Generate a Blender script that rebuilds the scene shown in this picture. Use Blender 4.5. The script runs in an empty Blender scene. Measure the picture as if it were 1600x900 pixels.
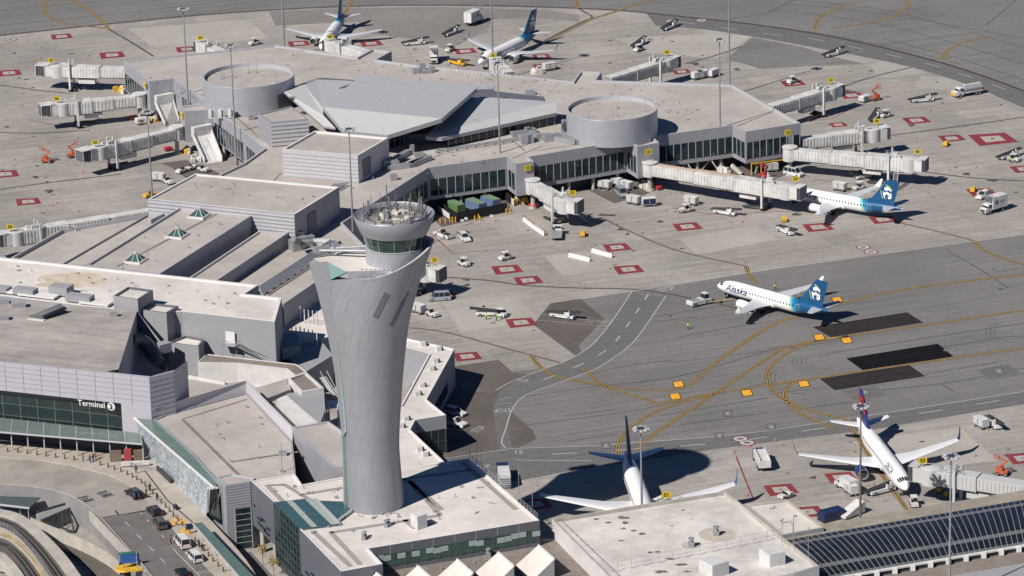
import bpy, math, random
from mathutils import Vector, Matrix
sc = bpy.context.scene; COL = sc.collection
R = math.radians
# ---------------- camera, sky, sun, exposure ----------------
F_PX, PITCH, ROLL, CAM_H = 6000.0, R(18.7), R(1.5), 283.0
fwd = Vector((0, math.cos(PITCH), -math.sin(PITCH)))
_r0 = Vector((1, 0, 0)); _u0 = Vector((0, math.sin(PITCH), math.cos(PITCH)))
RT = math.cos(ROLL)*_r0 - math.sin(ROLL)*_u0
UP = math.sin(ROLL)*_r0 + math.cos(ROLL)*_u0
CAM = Vector((0, 0, CAM_H))
cam = bpy.data.cameras.new('camera'); cam_o = bpy.data.objects.new('camera', cam); COL.objects.link(cam_o)
m = Matrix((RT, UP, -fwd)).transposed().to_4x4(); m.translation = CAM
cam_o.matrix_world = m
cam.sensor_width = 36.0; cam.lens = F_PX/1600*36.0; cam.clip_start = 5; cam.clip_end = 30000
sc.camera = cam_o
SUN_AZ, SUN_EL = R(45.5), R(43.5)          # direction the shadows run (from +Y towards +X), sun height
w = bpy.data.worlds.new('World'); sc.world = w; w.use_nodes = True
nt = w.node_tree; bg = nt.nodes['Background']; sky = nt.nodes.new('ShaderNodeTexSky')
sky.sky_type = 'NISHITA'; sky.sun_disc = False; sky.sun_elevation = SUN_EL; sky.sun_rotation = SUN_AZ + math.pi
sky.altitude = 2000; sky.air_density = 0.9; sky.dust_density = 0.0; sky.ozone_density = 10.0
nt.links.new(sky.outputs[0], bg.inputs[0]); bg.inputs[1].default_value = 0.05
sl = bpy.data.lights.new('sun', 'SUN'); sl.energy = 5.0; sl.angle = R(0.5); sl.color = (1, .95, .88)
so = bpy.data.objects.new('sun', sl); COL.objects.link(so); so.location = (-200, 400, 400)
tosun = Vector((-math.sin(SUN_AZ)*math.cos(SUN_EL), -math.cos(SUN_AZ)*math.cos(SUN_EL), math.sin(SUN_EL)))
so.rotation_euler = tosun.to_track_quat('Z', 'Y').to_euler()
vs = sc.view_settings; vs.view_transform = 'Standard'; vs.look = 'None'; vs.exposure = 0.20; vs.gamma = 1.0
sc.render.film_transparent = False
try:
    sc.cycles.max_bounces = 5; sc.cycles.diffuse_bounces = 2; sc.cycles.glossy_bounces = 3
except Exception: pass
# ---------------- helpers ----------------
def P(px, py, z=0.0):
    "world point at height z on the sight line through a point of the reference picture (surveying aid)"
    d = fwd*F_PX + RT*(px-800) + UP*(450-py)
    return CAM + d*((z-CAM_H)/d.z)
def P2(px, py, z=0.0):
    v = P(px, py, z); return (v.x, v.y)
def PX(lst, z=0.0): return [P2(a, b, z) for a, b in lst]
def wloc(p):
    v = Vector((0, 0, 0))
    while p is not None:
        if p.get('_local'): return Vector((0, 0, 0))
        v += Vector(p.location); p = p.parent
    return v
PATTERN = set('joint mullion rib frame trim bar edge grille lettering wall cladding strip marking rail railing fence louvre stair'.split())
class MB:
    def __init__(s): s.v = []; s.f = []; s.m = []; s.c = []; s.k = 0; s.T = None
    def add(s, pts, faces, m=0):
        o = len(s.v)
        s.v += [Vector(p) if s.T is None else s.T @ Vector(p) for p in pts]
        s.k += 1
        for f in faces: s.f.append([o+i for i in f]); s.m.append(m); s.c.append(s.k)
        return o
    def poly(s, pts, m=0): s.add(pts, [list(range(len(pts)))], m)
    def prism(s, xy, z0, z1, m=0, mt=None, bottom=False, top=True, taper=None):
        if area(xy) < 0: xy = xy[::-1]
        n = len(xy); mt = m if mt is None else mt
        b = [(x, y, z0) for x, y in xy]; t = [(x, y, z1) for x, y in (taper or xy)]
        s.add(b+t, [[i, (i+1) % n, n+(i+1) % n, n+i] for i in range(n)], m)
        if top: s.poly(t, mt)
        if bottom: s.poly(b[::-1], m)
    def box(s, c, d, rz=0, m=0, ch=0):
        x, y, z = c; a, b, h = d[0]/2, d[1]/2, d[2]/2
        M = Matrix.Rotation(rz, 3, 'Z')
        P8 = [Vector((x, y, z)) + M @ Vector((i*a, j*b, k*h)) for k in (-1, 1) for i, j in ((-1, -1), (1, -1), (1, 1), (-1, 1))]
        s.add(P8, [[3, 2, 1, 0], [4, 5, 6, 7], [0, 1, 5, 4], [1, 2, 6, 5], [2, 3, 7, 6], [3, 0, 4, 7]], m)
    def bar(s, p0, p1, w, h=None, m=0):
        p0 = Vector(p0); p1 = Vector(p1); h = h or w; d = (p1-p0)
        if d.length < 1e-6: return
        d.normalize()
        u = d.cross(Vector((0, 0, 1)))
        u = Vector((1, 0, 0)) if u.length < 1e-4 else u.normalized()
        v = u.cross(d); q = []
        for p in (p0, p1):
            for a, b in ((-1, -1), (1, -1), (1, 1), (-1, 1)): q.append(p + u*a*w/2 + v*b*h/2)
        s.add(q, [[3, 2, 1, 0], [4, 5, 6, 7], [0, 1, 5, 4], [1, 2, 6, 5], [2, 3, 7, 6], [3, 0, 4, 7]], m)
    def tube(s, p0, p1, r0, r1=None, n=10, m=0, cap=True):
        p0 = Vector(p0); p1 = Vector(p1); r1 = r0 if r1 is None else r1
        d = (p1-p0).normalized(); u = d.orthogonal().normalized(); v = d.cross(u)
        A = [p0 + (u*math.cos(2*math.pi*i/n)+v*math.sin(2*math.pi*i/n))*r0 for i in range(n)]
        B = [p1 + (u*math.cos(2*math.pi*i/n)+v*math.sin(2*math.pi*i/n))*r1 for i in range(n)]
        s.add(A+B, [[i, (i+1) % n, n+(i+1) % n, n+i] for i in range(n)], m)
        if cap: s.poly(A[::-1], m); s.poly(B, m)
    def loft(s, rings, m=0, closed=True, c0=False, c1=False):
        n = len(rings[0]); o = len(s.v)
        pts = [p for r in rings for p in r]; fs = []
        for k in range(len(rings)-1):
            for i in range(n if closed else n-1):
                j = (i+1) % n; fs.append([k*n+i, k*n+j, (k+1)*n+j, (k+1)*n+i])
        s.add(pts, fs, m)
        if c0: s.poly(list(rings[0])[::-1], m)
        if c1: s.poly(rings[-1], m)
    def lathe(s, c, prof, n=24, m=0, a0=0, a1=2*math.pi):
        full = abs(a1-a0-2*math.pi) < 1e-6; k = n if full else n+1
        rings = [[(c[0]+r*math.cos(a0+(a1-a0)*i/n), c[1]+r*math.sin(a0+(a1-a0)*i/n), c[2]+z) for i in range(k)] for r, z in prof]
        s.loft(rings, m, closed=full)
    def extr(s, prof, y0, y1, m=0, inset=0.0):
        "side profile (x,z) extruded across y, optionally tucked in along the top (y inset per point)"
        n = len(prof); ins = inset if isinstance(inset, (list, tuple)) else [inset]*n
        a = [(x, y0+i, z) for (x, z), i in zip(prof, ins)]; b = [(x, y1-i, z) for (x, z), i in zip(prof, ins)]
        s.add(a+b, [[i, (i+1) % n, n+(i+1) % n, n+i] for i in range(n)] , m)
        s.poly(a[::-1], m); s.poly(b, m)
    def ribbon(s, pts, w, z, m=0, off=0.0):
        pts = [Vector((p[0], p[1], 0)) for p in pts]; L = []; Rr = []
        for i, p in enumerate(pts):
            d = (pts[min(i+1, len(pts)-1)]-pts[max(i-1, 0)])
            d = d.normalized() if d.length > 1e-9 else Vector((1, 0, 0))
            nn = Vector((-d.y, d.x, 0)); c = p+nn*off
            L.append((c.x+nn.x*w/2, c.y+nn.y*w/2, z)); Rr.append((c.x-nn.x*w/2, c.y-nn.y*w/2, z))
        for i in range(len(pts)-1): s.poly([Rr[i], Rr[i+1], L[i+1], L[i]], m)
    def pieces(s, mg=.06):
        "groups of touching pieces (by bounding box)"
        ch = sorted(set(s.c)); bx = []
        for c in ch:
            ii = {i for f, k in zip(s.f, s.c) if k == c for i in f}; P_ = [s.v[i] for i in ii]
            bx.append([min(p[a] for p in P_)-mg for a in range(3)]+[max(p[a] for p in P_)+mg for a in range(3)])
        par = list(range(len(ch)))
        def fd(i):
            while par[i] != i: par[i] = par[par[i]]; i = par[i]
            return i
        for i in range(len(ch)):
            for j in range(i):
                A, B = bx[i], bx[j]
                if all(A[a] <= B[a+3] and B[a] <= A[a+3] for a in range(3)): par[fd(i)] = fd(j)
        g = {}
        for i, c in enumerate(ch): g.setdefault(fd(i), set()).add(c)
        return list(g.values())
    def build(s, name, mats, parent=None, smooth=False, label=None, origin=None):
        w_ = name.split('_')[-1]
        if parent is not None and 1 < len(set(s.c)) < 700:
            pt_ = w_ in PATTERN; g = s.pieces(.5 if pt_ else .06)
            if 1 < len(g) <= (8 if pt_ else 100):
                obs = []
                for cs in g:
                    q = MB(); q.T = s.T; mp = {}
                    for f, mi, c in zip(s.f, s.m, s.c):
                        if c in cs:
                            nf_ = []
                            for i in f:
                                if i not in mp: mp[i] = len(q.v); q.v.append(s.v[i])
                                nf_.append(mp[i])
                            q.f.append(nf_); q.m.append(mi); q.c.append(0)
                    obs.append(q.build(name, mats, parent, smooth, label, origin))
                return obs[0]
        me = bpy.data.meshes.new(name)
        o = Vector(origin) if origin is not None else (wloc(parent) if parent is not None and s.T is None else Vector((0, 0, 0)))
        me.from_pydata([v-o for v in s.v], [], s.f)
        if not isinstance(mats, (list, tuple)): mats = [mats]
        for mt in mats: me.materials.append(mt)
        if len(mats) > 1: me.polygons.foreach_set('material_index', s.m)
        if smooth:
            me.polygons.foreach_set('use_smooth', [True]*len(me.polygons))
            try: me.set_sharp_from_angle(angle=R(smooth if smooth > 1 else 40))
            except Exception: pass
        me.validate(); me.update()
        ob = bpy.data.objects.new(name, me); COL.objects.link(ob)
        if parent is not None: ob.parent = parent
        elif origin is not None: ob.location = o
        if label: ob['label'] = label
        return ob
def area(xy): return sum(xy[i][0]*xy[(i+1) % len(xy)][1]-xy[(i+1) % len(xy)][0]*xy[i][1] for i in range(len(xy)))/2
def inset(xy, d):
    if area(xy) < 0: xy = xy[::-1]
    n = len(xy); out = []
    for i in range(n):
        a, b, c = Vector(xy[i-1]), Vector(xy[i]), Vector(xy[(i+1) % n])
        e0 = (b-a).normalized(); e1 = (c-b).normalized()
        n0 = Vector((-e0.y, e0.x)); n1 = Vector((-e1.y, e1.x))
        k = n0+n1; dd = max(.35, 1+n0.dot(n1))
        out.append(tuple(b+k*(d/dd)))
    return out
def tag(o, label, cat, group=None, kind=None):
    if label: o['label'] = label
    if cat: o['category'] = cat
    if group: o['group'] = group
    if kind: o['kind'] = kind
    return o
def thing(name, label, cat, loc=(0, 0, 0), rz=0, group=None, local=False):
    o = bpy.data.objects.new(name, None); o.empty_display_size = .5; COL.objects.link(o)
    o.location = loc; o.rotation_euler = (0, 0, rz)
    if local: o['_local'] = 1
    return tag(o, label, cat, group)
def children(o): return list(KIDS.get(o.name, [])) if False else [c for c in COL.objects if c.parent == o]
def copy_thing(src, kids, loc, rz=0, label=None, group=None):
    "kids: list of (part, [sub-parts])"
    c = src.copy(); COL.objects.link(c); c.location = loc; c.rotation_euler = (0, 0, rz)
    if label: c['label'] = label
    if group: c['group'] = group
    for k, subs in kids:
        d = k.copy(); COL.objects.link(d); d.parent = c
        for q in subs:
            e = q.copy(); COL.objects.link(e); e.parent = d
    return c
def kids_of(o): return [(k, [q for q in COL.objects if q.parent == k]) for k in COL.objects if k.parent == o]
# ---------------- materials ----------------
MATS = {}
def mat(name, col, rough=.6, metal=0.0, var=0.0, vs=.3, streak=None, spec=.4, bump=0.0, emis=None, lines=None, dirt=0.0, ds=.08, coord='Object', tint=None):
    """var: fine noise contrast at scale vs; dirt: large blotches at scale ds; streak=(angle, sx, sy, amount);
       lines=(angle, spacing x, spacing y, width, darkness): joints of slabs / sheets"""
    if name in MATS: return MATS[name]
    mt = bpy.data.materials.new(name); MATS[name] = mt; mt.use_nodes = True
    n = mt.node_tree.nodes; l = mt.node_tree.links; b = n['Principled BSDF']
    b.inputs['Base Color'].default_value = (*col, 1); b.inputs['Roughness'].default_value = rough
    b.inputs['Metallic'].default_value = metal; b.inputs['Specular IOR Level'].default_value = spec
    if emis: b.inputs['Emission Color'].default_value = (*emis[:3], 1); b.inputs['Emission Strength'].default_value = emis[3]
    if not (var or streak or lines or dirt): return mt
    tc = n.new('ShaderNodeTexCoord'); cur = None
    def mapped(ang=0, sx=1, sy=1, sz=1):
        mp = n.new('ShaderNodeMapping'); mp.vector_type = 'TEXTURE'
        mp.inputs['Rotation'].default_value = (0, 0, ang); mp.inputs['Scale'].default_value = (sx, sy, sz)
        l.new(tc.outputs[coord], mp.inputs[0]); return mp.outputs[0]
    def mul(fac_out, lo, hi, f0=.3, f1=.7, colr=None):
        nonlocal cur
        mr = n.new('ShaderNodeMapRange'); mr.inputs[1].default_value = f0; mr.inputs[2].default_value = f1
        mr.inputs[3].default_value = lo; mr.inputs[4].default_value = hi; l.new(fac_out, mr.inputs[0])
        mx = n.new('ShaderNodeMix'); mx.data_type = 'RGBA'; mx.blend_type = 'MULTIPLY'; mx.inputs[0].default_value = 1
        if cur is None: mx.inputs[6].default_value = (*col, 1)
        else: l.new(cur, mx.inputs[6])
        l.new(mr.outputs[0], mx.inputs[7]); cur = mx.outputs[2]
    def noise(vec, scale, detail=4, rough=.6):
        t = n.new('ShaderNodeTexNoise'); t.inputs['Scale'].default_value = scale; t.inputs['Detail'].default_value = detail
        t.inputs['Roughness'].default_value = rough; l.new(vec, t.inputs[0]); return t.outputs[0]
    if var: mul(noise(tc.outputs[coord], vs, 6, .65), 1-var, 1+var*.6)
    if dirt: mul(noise(tc.outputs[coord], ds, 5, .6), 1-dirt, 1+dirt*.25, .35, .62)
    if streak: mul(noise(mapped(streak[0], streak[1], streak[2]), 1.0, 5, .6), 1-streak[3], 1+streak[3]*.5)
    if lines:
        bt = n.new('ShaderNodeTexBrick'); l.new(mapped(lines[0]), bt.inputs[0])
        bt.offset = 0.0; bt.squash = 1.0
        bt.inputs['Scale'].default_value = 1.0; bt.inputs['Brick Width'].default_value = lines[1]; bt.inputs['Row Height'].default_value = lines[2]
        bt.inputs['Mortar Size'].default_value = lines[3]; bt.inputs['Mortar Smooth'].default_value = .3; bt.inputs['Bias'].default_value = 0
        g = 1.0; v = lines[5] if len(lines) > 5 else .0
        bt.inputs['Color1'].default_value = (1-v, 1-v, 1-v, 1); bt.inputs['Color2'].default_value = (1+v*.3,)*3 + (1,)
        bt.inputs['Mortar'].default_value = (1-lines[4],)*3 + (1,)
        mx = n.new('ShaderNodeMix'); mx.data_type = 'RGBA'; mx.blend_type = 'MULTIPLY'; mx.inputs[0].default_value = 1
        if cur is None: mx.inputs[6].default_value = (*col, 1)
        else: l.new(cur, mx.inputs[6])
        l.new(bt.outputs[0], mx.inputs[7]); cur = mx.outputs[2]
    l.new(cur, b.inputs['Base Color'])
    return mt
a0 = P(1200, 422); a1 = P(1600, 367); TAXI_ANG = math.atan2((a1-a0).y, (a1-a0).x)
c0 = P(231, 311, 18); c1 = P(460, 335, 18); HALL_ANG = math.atan2((c1-c0).y, (c1-c0).x)
M_conc = mat('apron_concrete', (.345, .318, .290), .85, var=.13, vs=.5, dirt=.20, ds=.03, streak=(TAXI_ANG, 22, 1.6, .20), lines=(TAXI_ANG, 7.6, 7.6, .05, .14, .11))
M_asph = mat('taxiway_asphalt', (.185, .177, .172), .85, var=.12, vs=.7, dirt=.16, ds=.03, streak=(TAXI_ANG, 60, 1.2, .20), lines=(TAXI_ANG, 46, 7.5, .05, .28, .04))
M_asph_d = mat('road_asphalt', (.135, .131, .130), .85, var=.14, vs=.6, streak=(TAXI_ANG, 30, 1.0, .18))
M_asph_b = mat('worn_brown_asphalt', (.115, .100, .090), .88, var=.16, vs=.5, dirt=.2, ds=.07)
M_new1 = mat('fresh_asphalt', (.010, .010, .013), .95, spec=.08, var=.3, vs=.6, streak=(TAXI_ANG, 20, .8, .35))
M_new2 = mat('newer_brown_asphalt', (.034, .030, .031), .95, spec=.1, var=.25, vs=.6, streak=(TAXI_ANG, 20, .8, .25))
M_yel = mat('yellow_paint', (.40, .25, .075), .7, var=.3, vs=1.2)
M_yelfaint = mat('worn_yellow_paint', (.27, .185, .09), .8, var=.3, vs=.8)
M_blk = mat('black_paint', (.018, .018, .02), .75, var=.3, vs=1.0)
M_crack = mat('tar_seam', (.062, .057, .056), .8, var=.3, vs=.5)
M_wht = mat('white_paint', (.42, .41, .395), .7, var=.25, vs=.9)
M_whtfaint = mat('worn_white_paint', (.34, .32, .30), .8, var=.25, vs=.7)
M_red = mat('red_paint', (.23, .035, .045), .75, var=.25, vs=.7, dirt=.25, ds=.3)
M_stain = mat('oil_stain', (.075, .068, .065), .75, var=.4, vs=.6)
M_roof = mat('roof_membrane_tan', (.415, .378, .348), .85, var=.10, vs=.4, dirt=.16, ds=.06, lines=(HALL_ANG, 3.1, 60, .05, .07, .03))
M_roofw = mat('roof_membrane_white', (.62, .575, .535), .8, var=.09, vs=.5, dirt=.18, ds=.07, lines=(HALL_ANG, 5, 5, .04, .06, .02))
M_roofb = mat('roof_gravel_brown', (.215, .185, .16), .9, var=.16, vs=.8, dirt=.2, ds=.1)
M_wall = mat('metal_panel_lilac', (.295, .29, .32), .45, var=.05, vs=.3, spec=.5, metal=.0, dirt=.06, ds=.2)
M_wallg = mat('stucco_grey', (.285, .288, .305), .75, var=.05, vs=.5)
M_walld = mat('metal_panel_dark', (.12, .125, .145), .45, var=.08, vs=.4)
M_wallw = mat('white_wall', (.60, .58, .57), .7, var=.08, vs=.4, dirt=.1, ds=.3)
M_par = mat('parapet_metal', (.40, .40, .43), .45, var=.08, vs=.5)
M_parw = mat('parapet_white', (.66, .64, .62), .6, var=.08, vs=.5)
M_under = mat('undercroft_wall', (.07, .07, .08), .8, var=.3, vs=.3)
M_gl = mat('dark_glass', (.014, .030, .037), .06, spec=.45, var=.6, vs=.22)
M_glg = mat('green_glass', (.045, .095, .085), .1, spec=.8, var=.35, vs=.4)
M_glc = mat('green_glass_canopy', (.125, .158, .142), .25, spec=.6, var=.12, vs=.4)
M_mull = mat('mullion_grey', (.42, .43, .45), .4)
M_mulld = mat('mullion_dark', (.09, .10, .11), .4)
M_metal = mat('brushed_metal', (.40, .41, .44), .38, metal=.35, var=.06, vs=.6)
M_galv = mat('galvanised_steel', (.36, .37, .39), .45, metal=.4, var=.2, vs=1.5)
M_steel = mat('mast_steel', (.30, .31, .33), .5, metal=.3, var=.1, vs=.5)
M_white = mat('white_enamel', (.60, .595, .585), .4, var=.10, vs=1.2, dirt=.15, ds=.5)
M_cream = mat('cream_enamel', (.60, .55, .47), .5, var=.1, vs=1.0)
M_black = mat('black_rubber', (.016, .016, .018), .75)
M_dark = mat('dark_steel', (.045, .047, .052), .55, var=.2, vs=1.5)
M_signy = mat('sign_yellow', (.55, .43, .02), .5, var=.06, vs=1)
M_yelm = mat('machine_yellow', (.62, .36, .03), .5, var=.12, vs=1)
M_org = mat('machine_orange', (.44, .11, .05), .5, var=.12, vs=1)
M_redm = mat('machine_red', (.42, .03, .04), .45, var=.12, vs=1)
M_grn = mat('dumpster_green', (.10, .20, .07), .6, var=.2, vs=.8)
M_blu = mat('dumpster_blue', (.12, .17, .30), .6, var=.2, vs=.8)
M_navy = mat('navy_enamel', (.015, .025, .075), .35)
M_silv = mat('silver_paint', (.36, .39, .43), .3, metal=.3)
M_car = mat('black_car_paint', (.012, .013, .017), .2, spec=.6)
M_brown = mat('taupe_car_paint', (.11, .095, .085), .25, metal=.2)
M_hivis = mat('hi_vis_green', (.42, .70, .08), .6)
M_skin = mat('skin', (.38, .22, .15), .6)
M_cloth = mat('dark_cloth', (.025, .028, .04), .85)
M_clothr = mat('red_cloth', (.30, .05, .05), .85)
M_clothb = mat('blue_cloth', (.05, .09, .19), .85)
M_lamp = mat('lamp_head_grey', (.42, .43, .45), .35)
M_tail = mat('tail_lamp_red', (.4, .02, .02), .3)
M_concw = mat('concrete_pale', (.43, .40, .355), .8, var=.12, vs=.6, dirt=.15, ds=.15)
M_concg = mat('concrete_grey', (.24, .235, .235), .8, var=.12, vs=.4, dirt=.15, ds=.15)
# ---------------- the setting: ground, taxiways, roads, markings ----------------
def surf(name, px, z, mt, zz=0.0):
    b = MB(); b.poly([(x, y, z) for x, y in (lambda q: q if area(q) > 0 else q[::-1])(PX(px, zz))]); o = b.build(name, mt); o['kind'] = 'structure'; return o
b = MB(); b.poly([(-9000, -3000, 0), (9000, -3000, 0), (9000, 14000, 0), (-9000, 14000, 0)])
g = b.build('ground', M_conc); g['kind'] = 'structure'
def smooth_px(pts, k=6):
    out = []
    for i in range(len(pts)-1):
        p0 = Vector(pts[max(i-1, 0)]); p1 = Vector(pts[i]); p2 = Vector(pts[i+1]); p3 = Vector(pts[min(i+2, len(pts)-1)])
        for j in range(k):
            t = j/k
            out.append(.5*((2*p1)+(p2-p0)*t+(2*p0-5*p1+4*p2-p3)*t*t+(3*p1-p0-3*p2+p3)*t**3))
    out.append(Vector(pts[-1])); return [(p.x, p.y) for p in out]
EDGE = smooth_px([(-60, 61), (0, 55), (250, 29), (400, 17), (550, 9.5), (680, 8), (800, 9.5), (950, 15), (1050, 24), (1200, 41), (1325, 62), (1450, 92), (1525, 115), (1600, 142), (1700, 180)], 5)
far = PX(EDGE)
b = MB(); n = len(far)
outer = [(x*1.0+(x)*6, y+6000) for x, y in far]
b.add([(x, y, .008) for x, y in far]+[(x, y, .008) for x, y in outer], [[i, i+1, n+i+1, n+i] for i in range(n-1)])
o = b.build('far_taxiway', M_asph); o['kind'] = 'structure'
INNER = smooth_px([(1025, 40), (1100, 46), (1175, 57), (1250, 70), (1330, 85), (1420, 104), (1500, 128), (1580, 160), (1660, 195)], 4)
ring = PX(INNER)+[p for p in PX([q for q in EDGE if q[0] > 1000])][::-1]
b = MB(); b.poly([(x, y, .012) for x, y in (ring if area(ring) > 0 else ring[::-1])]); o = b.build('perimeter_road', M_asph_d); o['kind'] = 'structure'
surf('asphalt_pad', [(420, 18), (545, 12), (690, 11), (860, 16), (905, 24), (905, 34), (842, 28), (770, 30), (760, 50), (700, 78), (640, 60), (575, 52), (560, 34), (430, 40)], .012, mat('weathered_asphalt', (.215, .202, .19), .85, var=.12, vs=.6, dirt=.15, ds=.04))
M_cl = mat('lighter_slab', (.375, .35, .315), .85, var=.10, vs=.5, dirt=.12, ds=.05, lines=(TAXI_ANG, 7.6, 7.6, .05, .12, .06))
for q in ([(1060, 372), (1180, 352), (1215, 374), (1090, 398)], [(960, 60), (1110, 52), (1174, 57), (1120, 92), (1010, 82)], [(1360, 100), (1425, 104), (1440, 116), (1372, 122)], [(1440, 118), (1520, 128), (1560, 150), (1430, 136)], [(200, 45), (390, 30), (420, 60), (240, 75)], [(690, 470), (800, 462), (850, 500), (720, 520)], [(850, 400), (930, 392), (960, 420), (880, 432)], [(1330, 690), (1500, 668), (1560, 720), (1420, 735)]): surf('concrete_patch', q, .006, M_cl)
surf('asphalt_corner', [(1135, 92), (1175, 58), (1255, 74), (1300, 88), (1350, 100), (1250, 104), (1190, 108)], .012, M_asph)
MAIN = [(1700, 352), (1600, 367), (1200, 422), (987, 456), (860, 474), (833, 507), (913, 567), (800, 581), (779, 562), (712, 572), (640, 590), (660, 800), (800, 753), (885, 737), (1115, 702), (1200, 691), (1375, 669), (1600, 631), (1700, 614)]
surf('taxiway', MAIN, .008, M_asph)
surf('worn_asphalt', [(860, 474), (907, 467), (945, 498), (904, 540), (916, 567), (833, 507)], .016, M_asph_b)
surf('worn_asphalt', [(779, 562), (712, 572), (640, 590), (650, 720), (800, 705), (838, 686), (832, 672), (795, 640), (790, 620), (800, 607), (850, 590), (800, 581)], .016, M_asph_b)
surf('service_road', [(650, 722), (800, 701), (925, 697), (1125, 682), (1200, 673), (1360, 649), (1600, 612), (1700, 596), (1700, 614), (1600, 631), (1375, 669), (1200, 691), (1115, 702), (885, 737), (800, 753), (660, 790)], .024, M_asph_d)
surf('service_road', [(987, 456), (1040, 463), (1007, 512), (985, 539), (950, 565), (920, 581), (840, 610), (815, 622), (800, 640), (793, 668), (800, 701), (780, 704), (770, 640), (780, 612), (800, 597), (850, 577), (882, 565), (910, 550), (927, 537), (955, 504)], .020, M_asph_d)
surf('asphalt_patch', [(1270, 511), (1417, 488), (1443, 504), (1298, 527)], .016, M_new2)
surf('asphalt_patch', [(1322, 560), (1465, 537), (1476, 545), (1473, 548), (1479, 549), (1490, 557), (1350, 580)], .016, M_new1)
surf('asphalt_patch', [(1281, 592), (1420, 570), (1446, 588), (1304, 610)], .016, M_new2)
surf('asphalt_patch', [(1525, 578), (1575, 569), (1600, 586), (1547, 594)], .016, M_asph_d)
surf('asphalt_patch', [(1313, 610), (1365, 602), (1385, 618), (1335, 626)], .016, M_asph_d)
for q in ([(250, 255), (290, 250), (325, 262), (345, 272), (300, 285), (268, 262)], [(905, 290), (985, 279), (1030, 290), (1010, 304), (960, 318), (925, 300)], [(1105, 255), (1240, 268), (1200, 285), (1110, 275)], [(655, 320), (790, 300), (800, 330), (690, 355)]):
    surf('worn_asphalt', q, .012, M_asph_b)
# painted lines, one sheet per kind of paint
def lines(name, segs, wdt, z, mt, smooth=True, dark=None, off=0.0):
    b = MB()
    for s in segs:
        p = PX(smooth_px(s, 6) if smooth and len(s) > 2 else s)
        b.ribbon(p, wdt, z, 0, off)
    o = b.build(name, mt); o['kind'] = 'structure'; return o
Y = [[(1640, 479), (1600, 485), (1480, 503), (1325, 525), (1262, 537), (1225, 555), (1203, 575), (1200, 592), (1207, 610), (1227, 625), (1262, 640), (1322, 655)],
     [(1325, 525), (1275, 532), (1232, 542), (1200, 559), (1117, 615), (1027, 675), (995, 702)],
     [(1640, 538), (1600, 544), (1415, 570), (1282, 590), (1200, 602), (1117, 614), (1035, 629), (1012, 625), (950, 606), (925, 588), (919, 580)],
     [(830, 556), (847, 576), (875, 590), (940, 602), (975, 607), (1012, 609), (1070, 605), (1125, 562), (1200, 512), (1245, 494), (1290, 480), (1340, 467), (1375, 460), (1450, 447), (1600, 429), (1640, 424)],
     [(964, 712), (967, 692), (980, 674), (1012, 650), (1050, 634), (1117, 616)],
     [(1240, 596), (1228, 608), (1227, 622), (1237, 635), (1262, 652), (1305, 670)],
     [(1322, 654), (1365, 723), (1418, 797)],
     [(1521, 376), (1535, 390), (1565, 403), (1600, 414), (1640, 424)],
     [(1166, 416), (1169, 426), (1182, 443)]]
lines('taxi_line_border', Y, 1.05, .030, mat('faded_black_paint', (.045, .042, .04), .8, var=.3, vs=.8))
lines('taxi_line', Y, .24, .036, M_yel, off=.27); lines('taxi_line', Y, .24, .036, M_yel, off=-.27)
YF = [[(80, -8), (72, 2), (69, 14), (78, 27), (110, 38), (165, 44)], [(105, -6), (125, 8), (150, 24), (162, 36), (171, 47)], [(899, -6), (901, 6), (904, 13)], [(553, -4), (543, 12), (533, 40)],
      [(1330, 5), (1300, 16), (1280, 28), (1274, 40), (1275, 46)], [(1413, -4), (1419, 8), (1410, 17), (1375, 32), (1300, 44)], [(1475, 94), (1476, 84), (1500, 68), (1545, 57)], [(1015, 0), (950, 22), (920, 32), (860, 62)]]
lines('taxi_line_border', YF, 1.2, .030, M_crack); lines('taxi_line', YF, .3, .036, mat('old_yellow_paint', (.36, .23, .08), .8, var=.35, vs=.8), off=.3); lines('taxi_line', YF, .3, .036, MATS['old_yellow_paint'], off=-.3)
# lead-in lines, tyre darkened
K = [[(944, 342), (985, 362), (1060, 392), (1166, 416)], [(640, 512), (700, 520), (800, 547), (895, 572), (919, 580)], [(1390, 345), (1450, 358), (1521, 376)], [(172, 47), (205, 66), (240, 88)], [(1310, 138), (1360, 121), (1425, 105)], [(1380, 213), (1480, 200), (1600, 183)],
     [(850, 64), (905, 36), (925, 27), (915, 20), (904, 13)], [(0, 133), (60, 141), (110, 146)], [(0, 296), (80, 285), (190, 272)], [(1440, 268), (1520, 278), (1600, 283)], [(680, 432), (760, 438), (820, 446), (900, 450), (1000, 453), (1100, 470), (1155, 483)], [(1070, 100), (1120, 86), (1160, 72)], [(0, 207), (70, 208), (140, 203)]]
lines('lead_in_line', K, .7, .018, mat('tyre_darkened_line', (.085, .076, .072), .8, var=.35, vs=.5))
lines('lead_in_line', K[:3], .22, .024, M_yelfaint)
random.seed(5)
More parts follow.
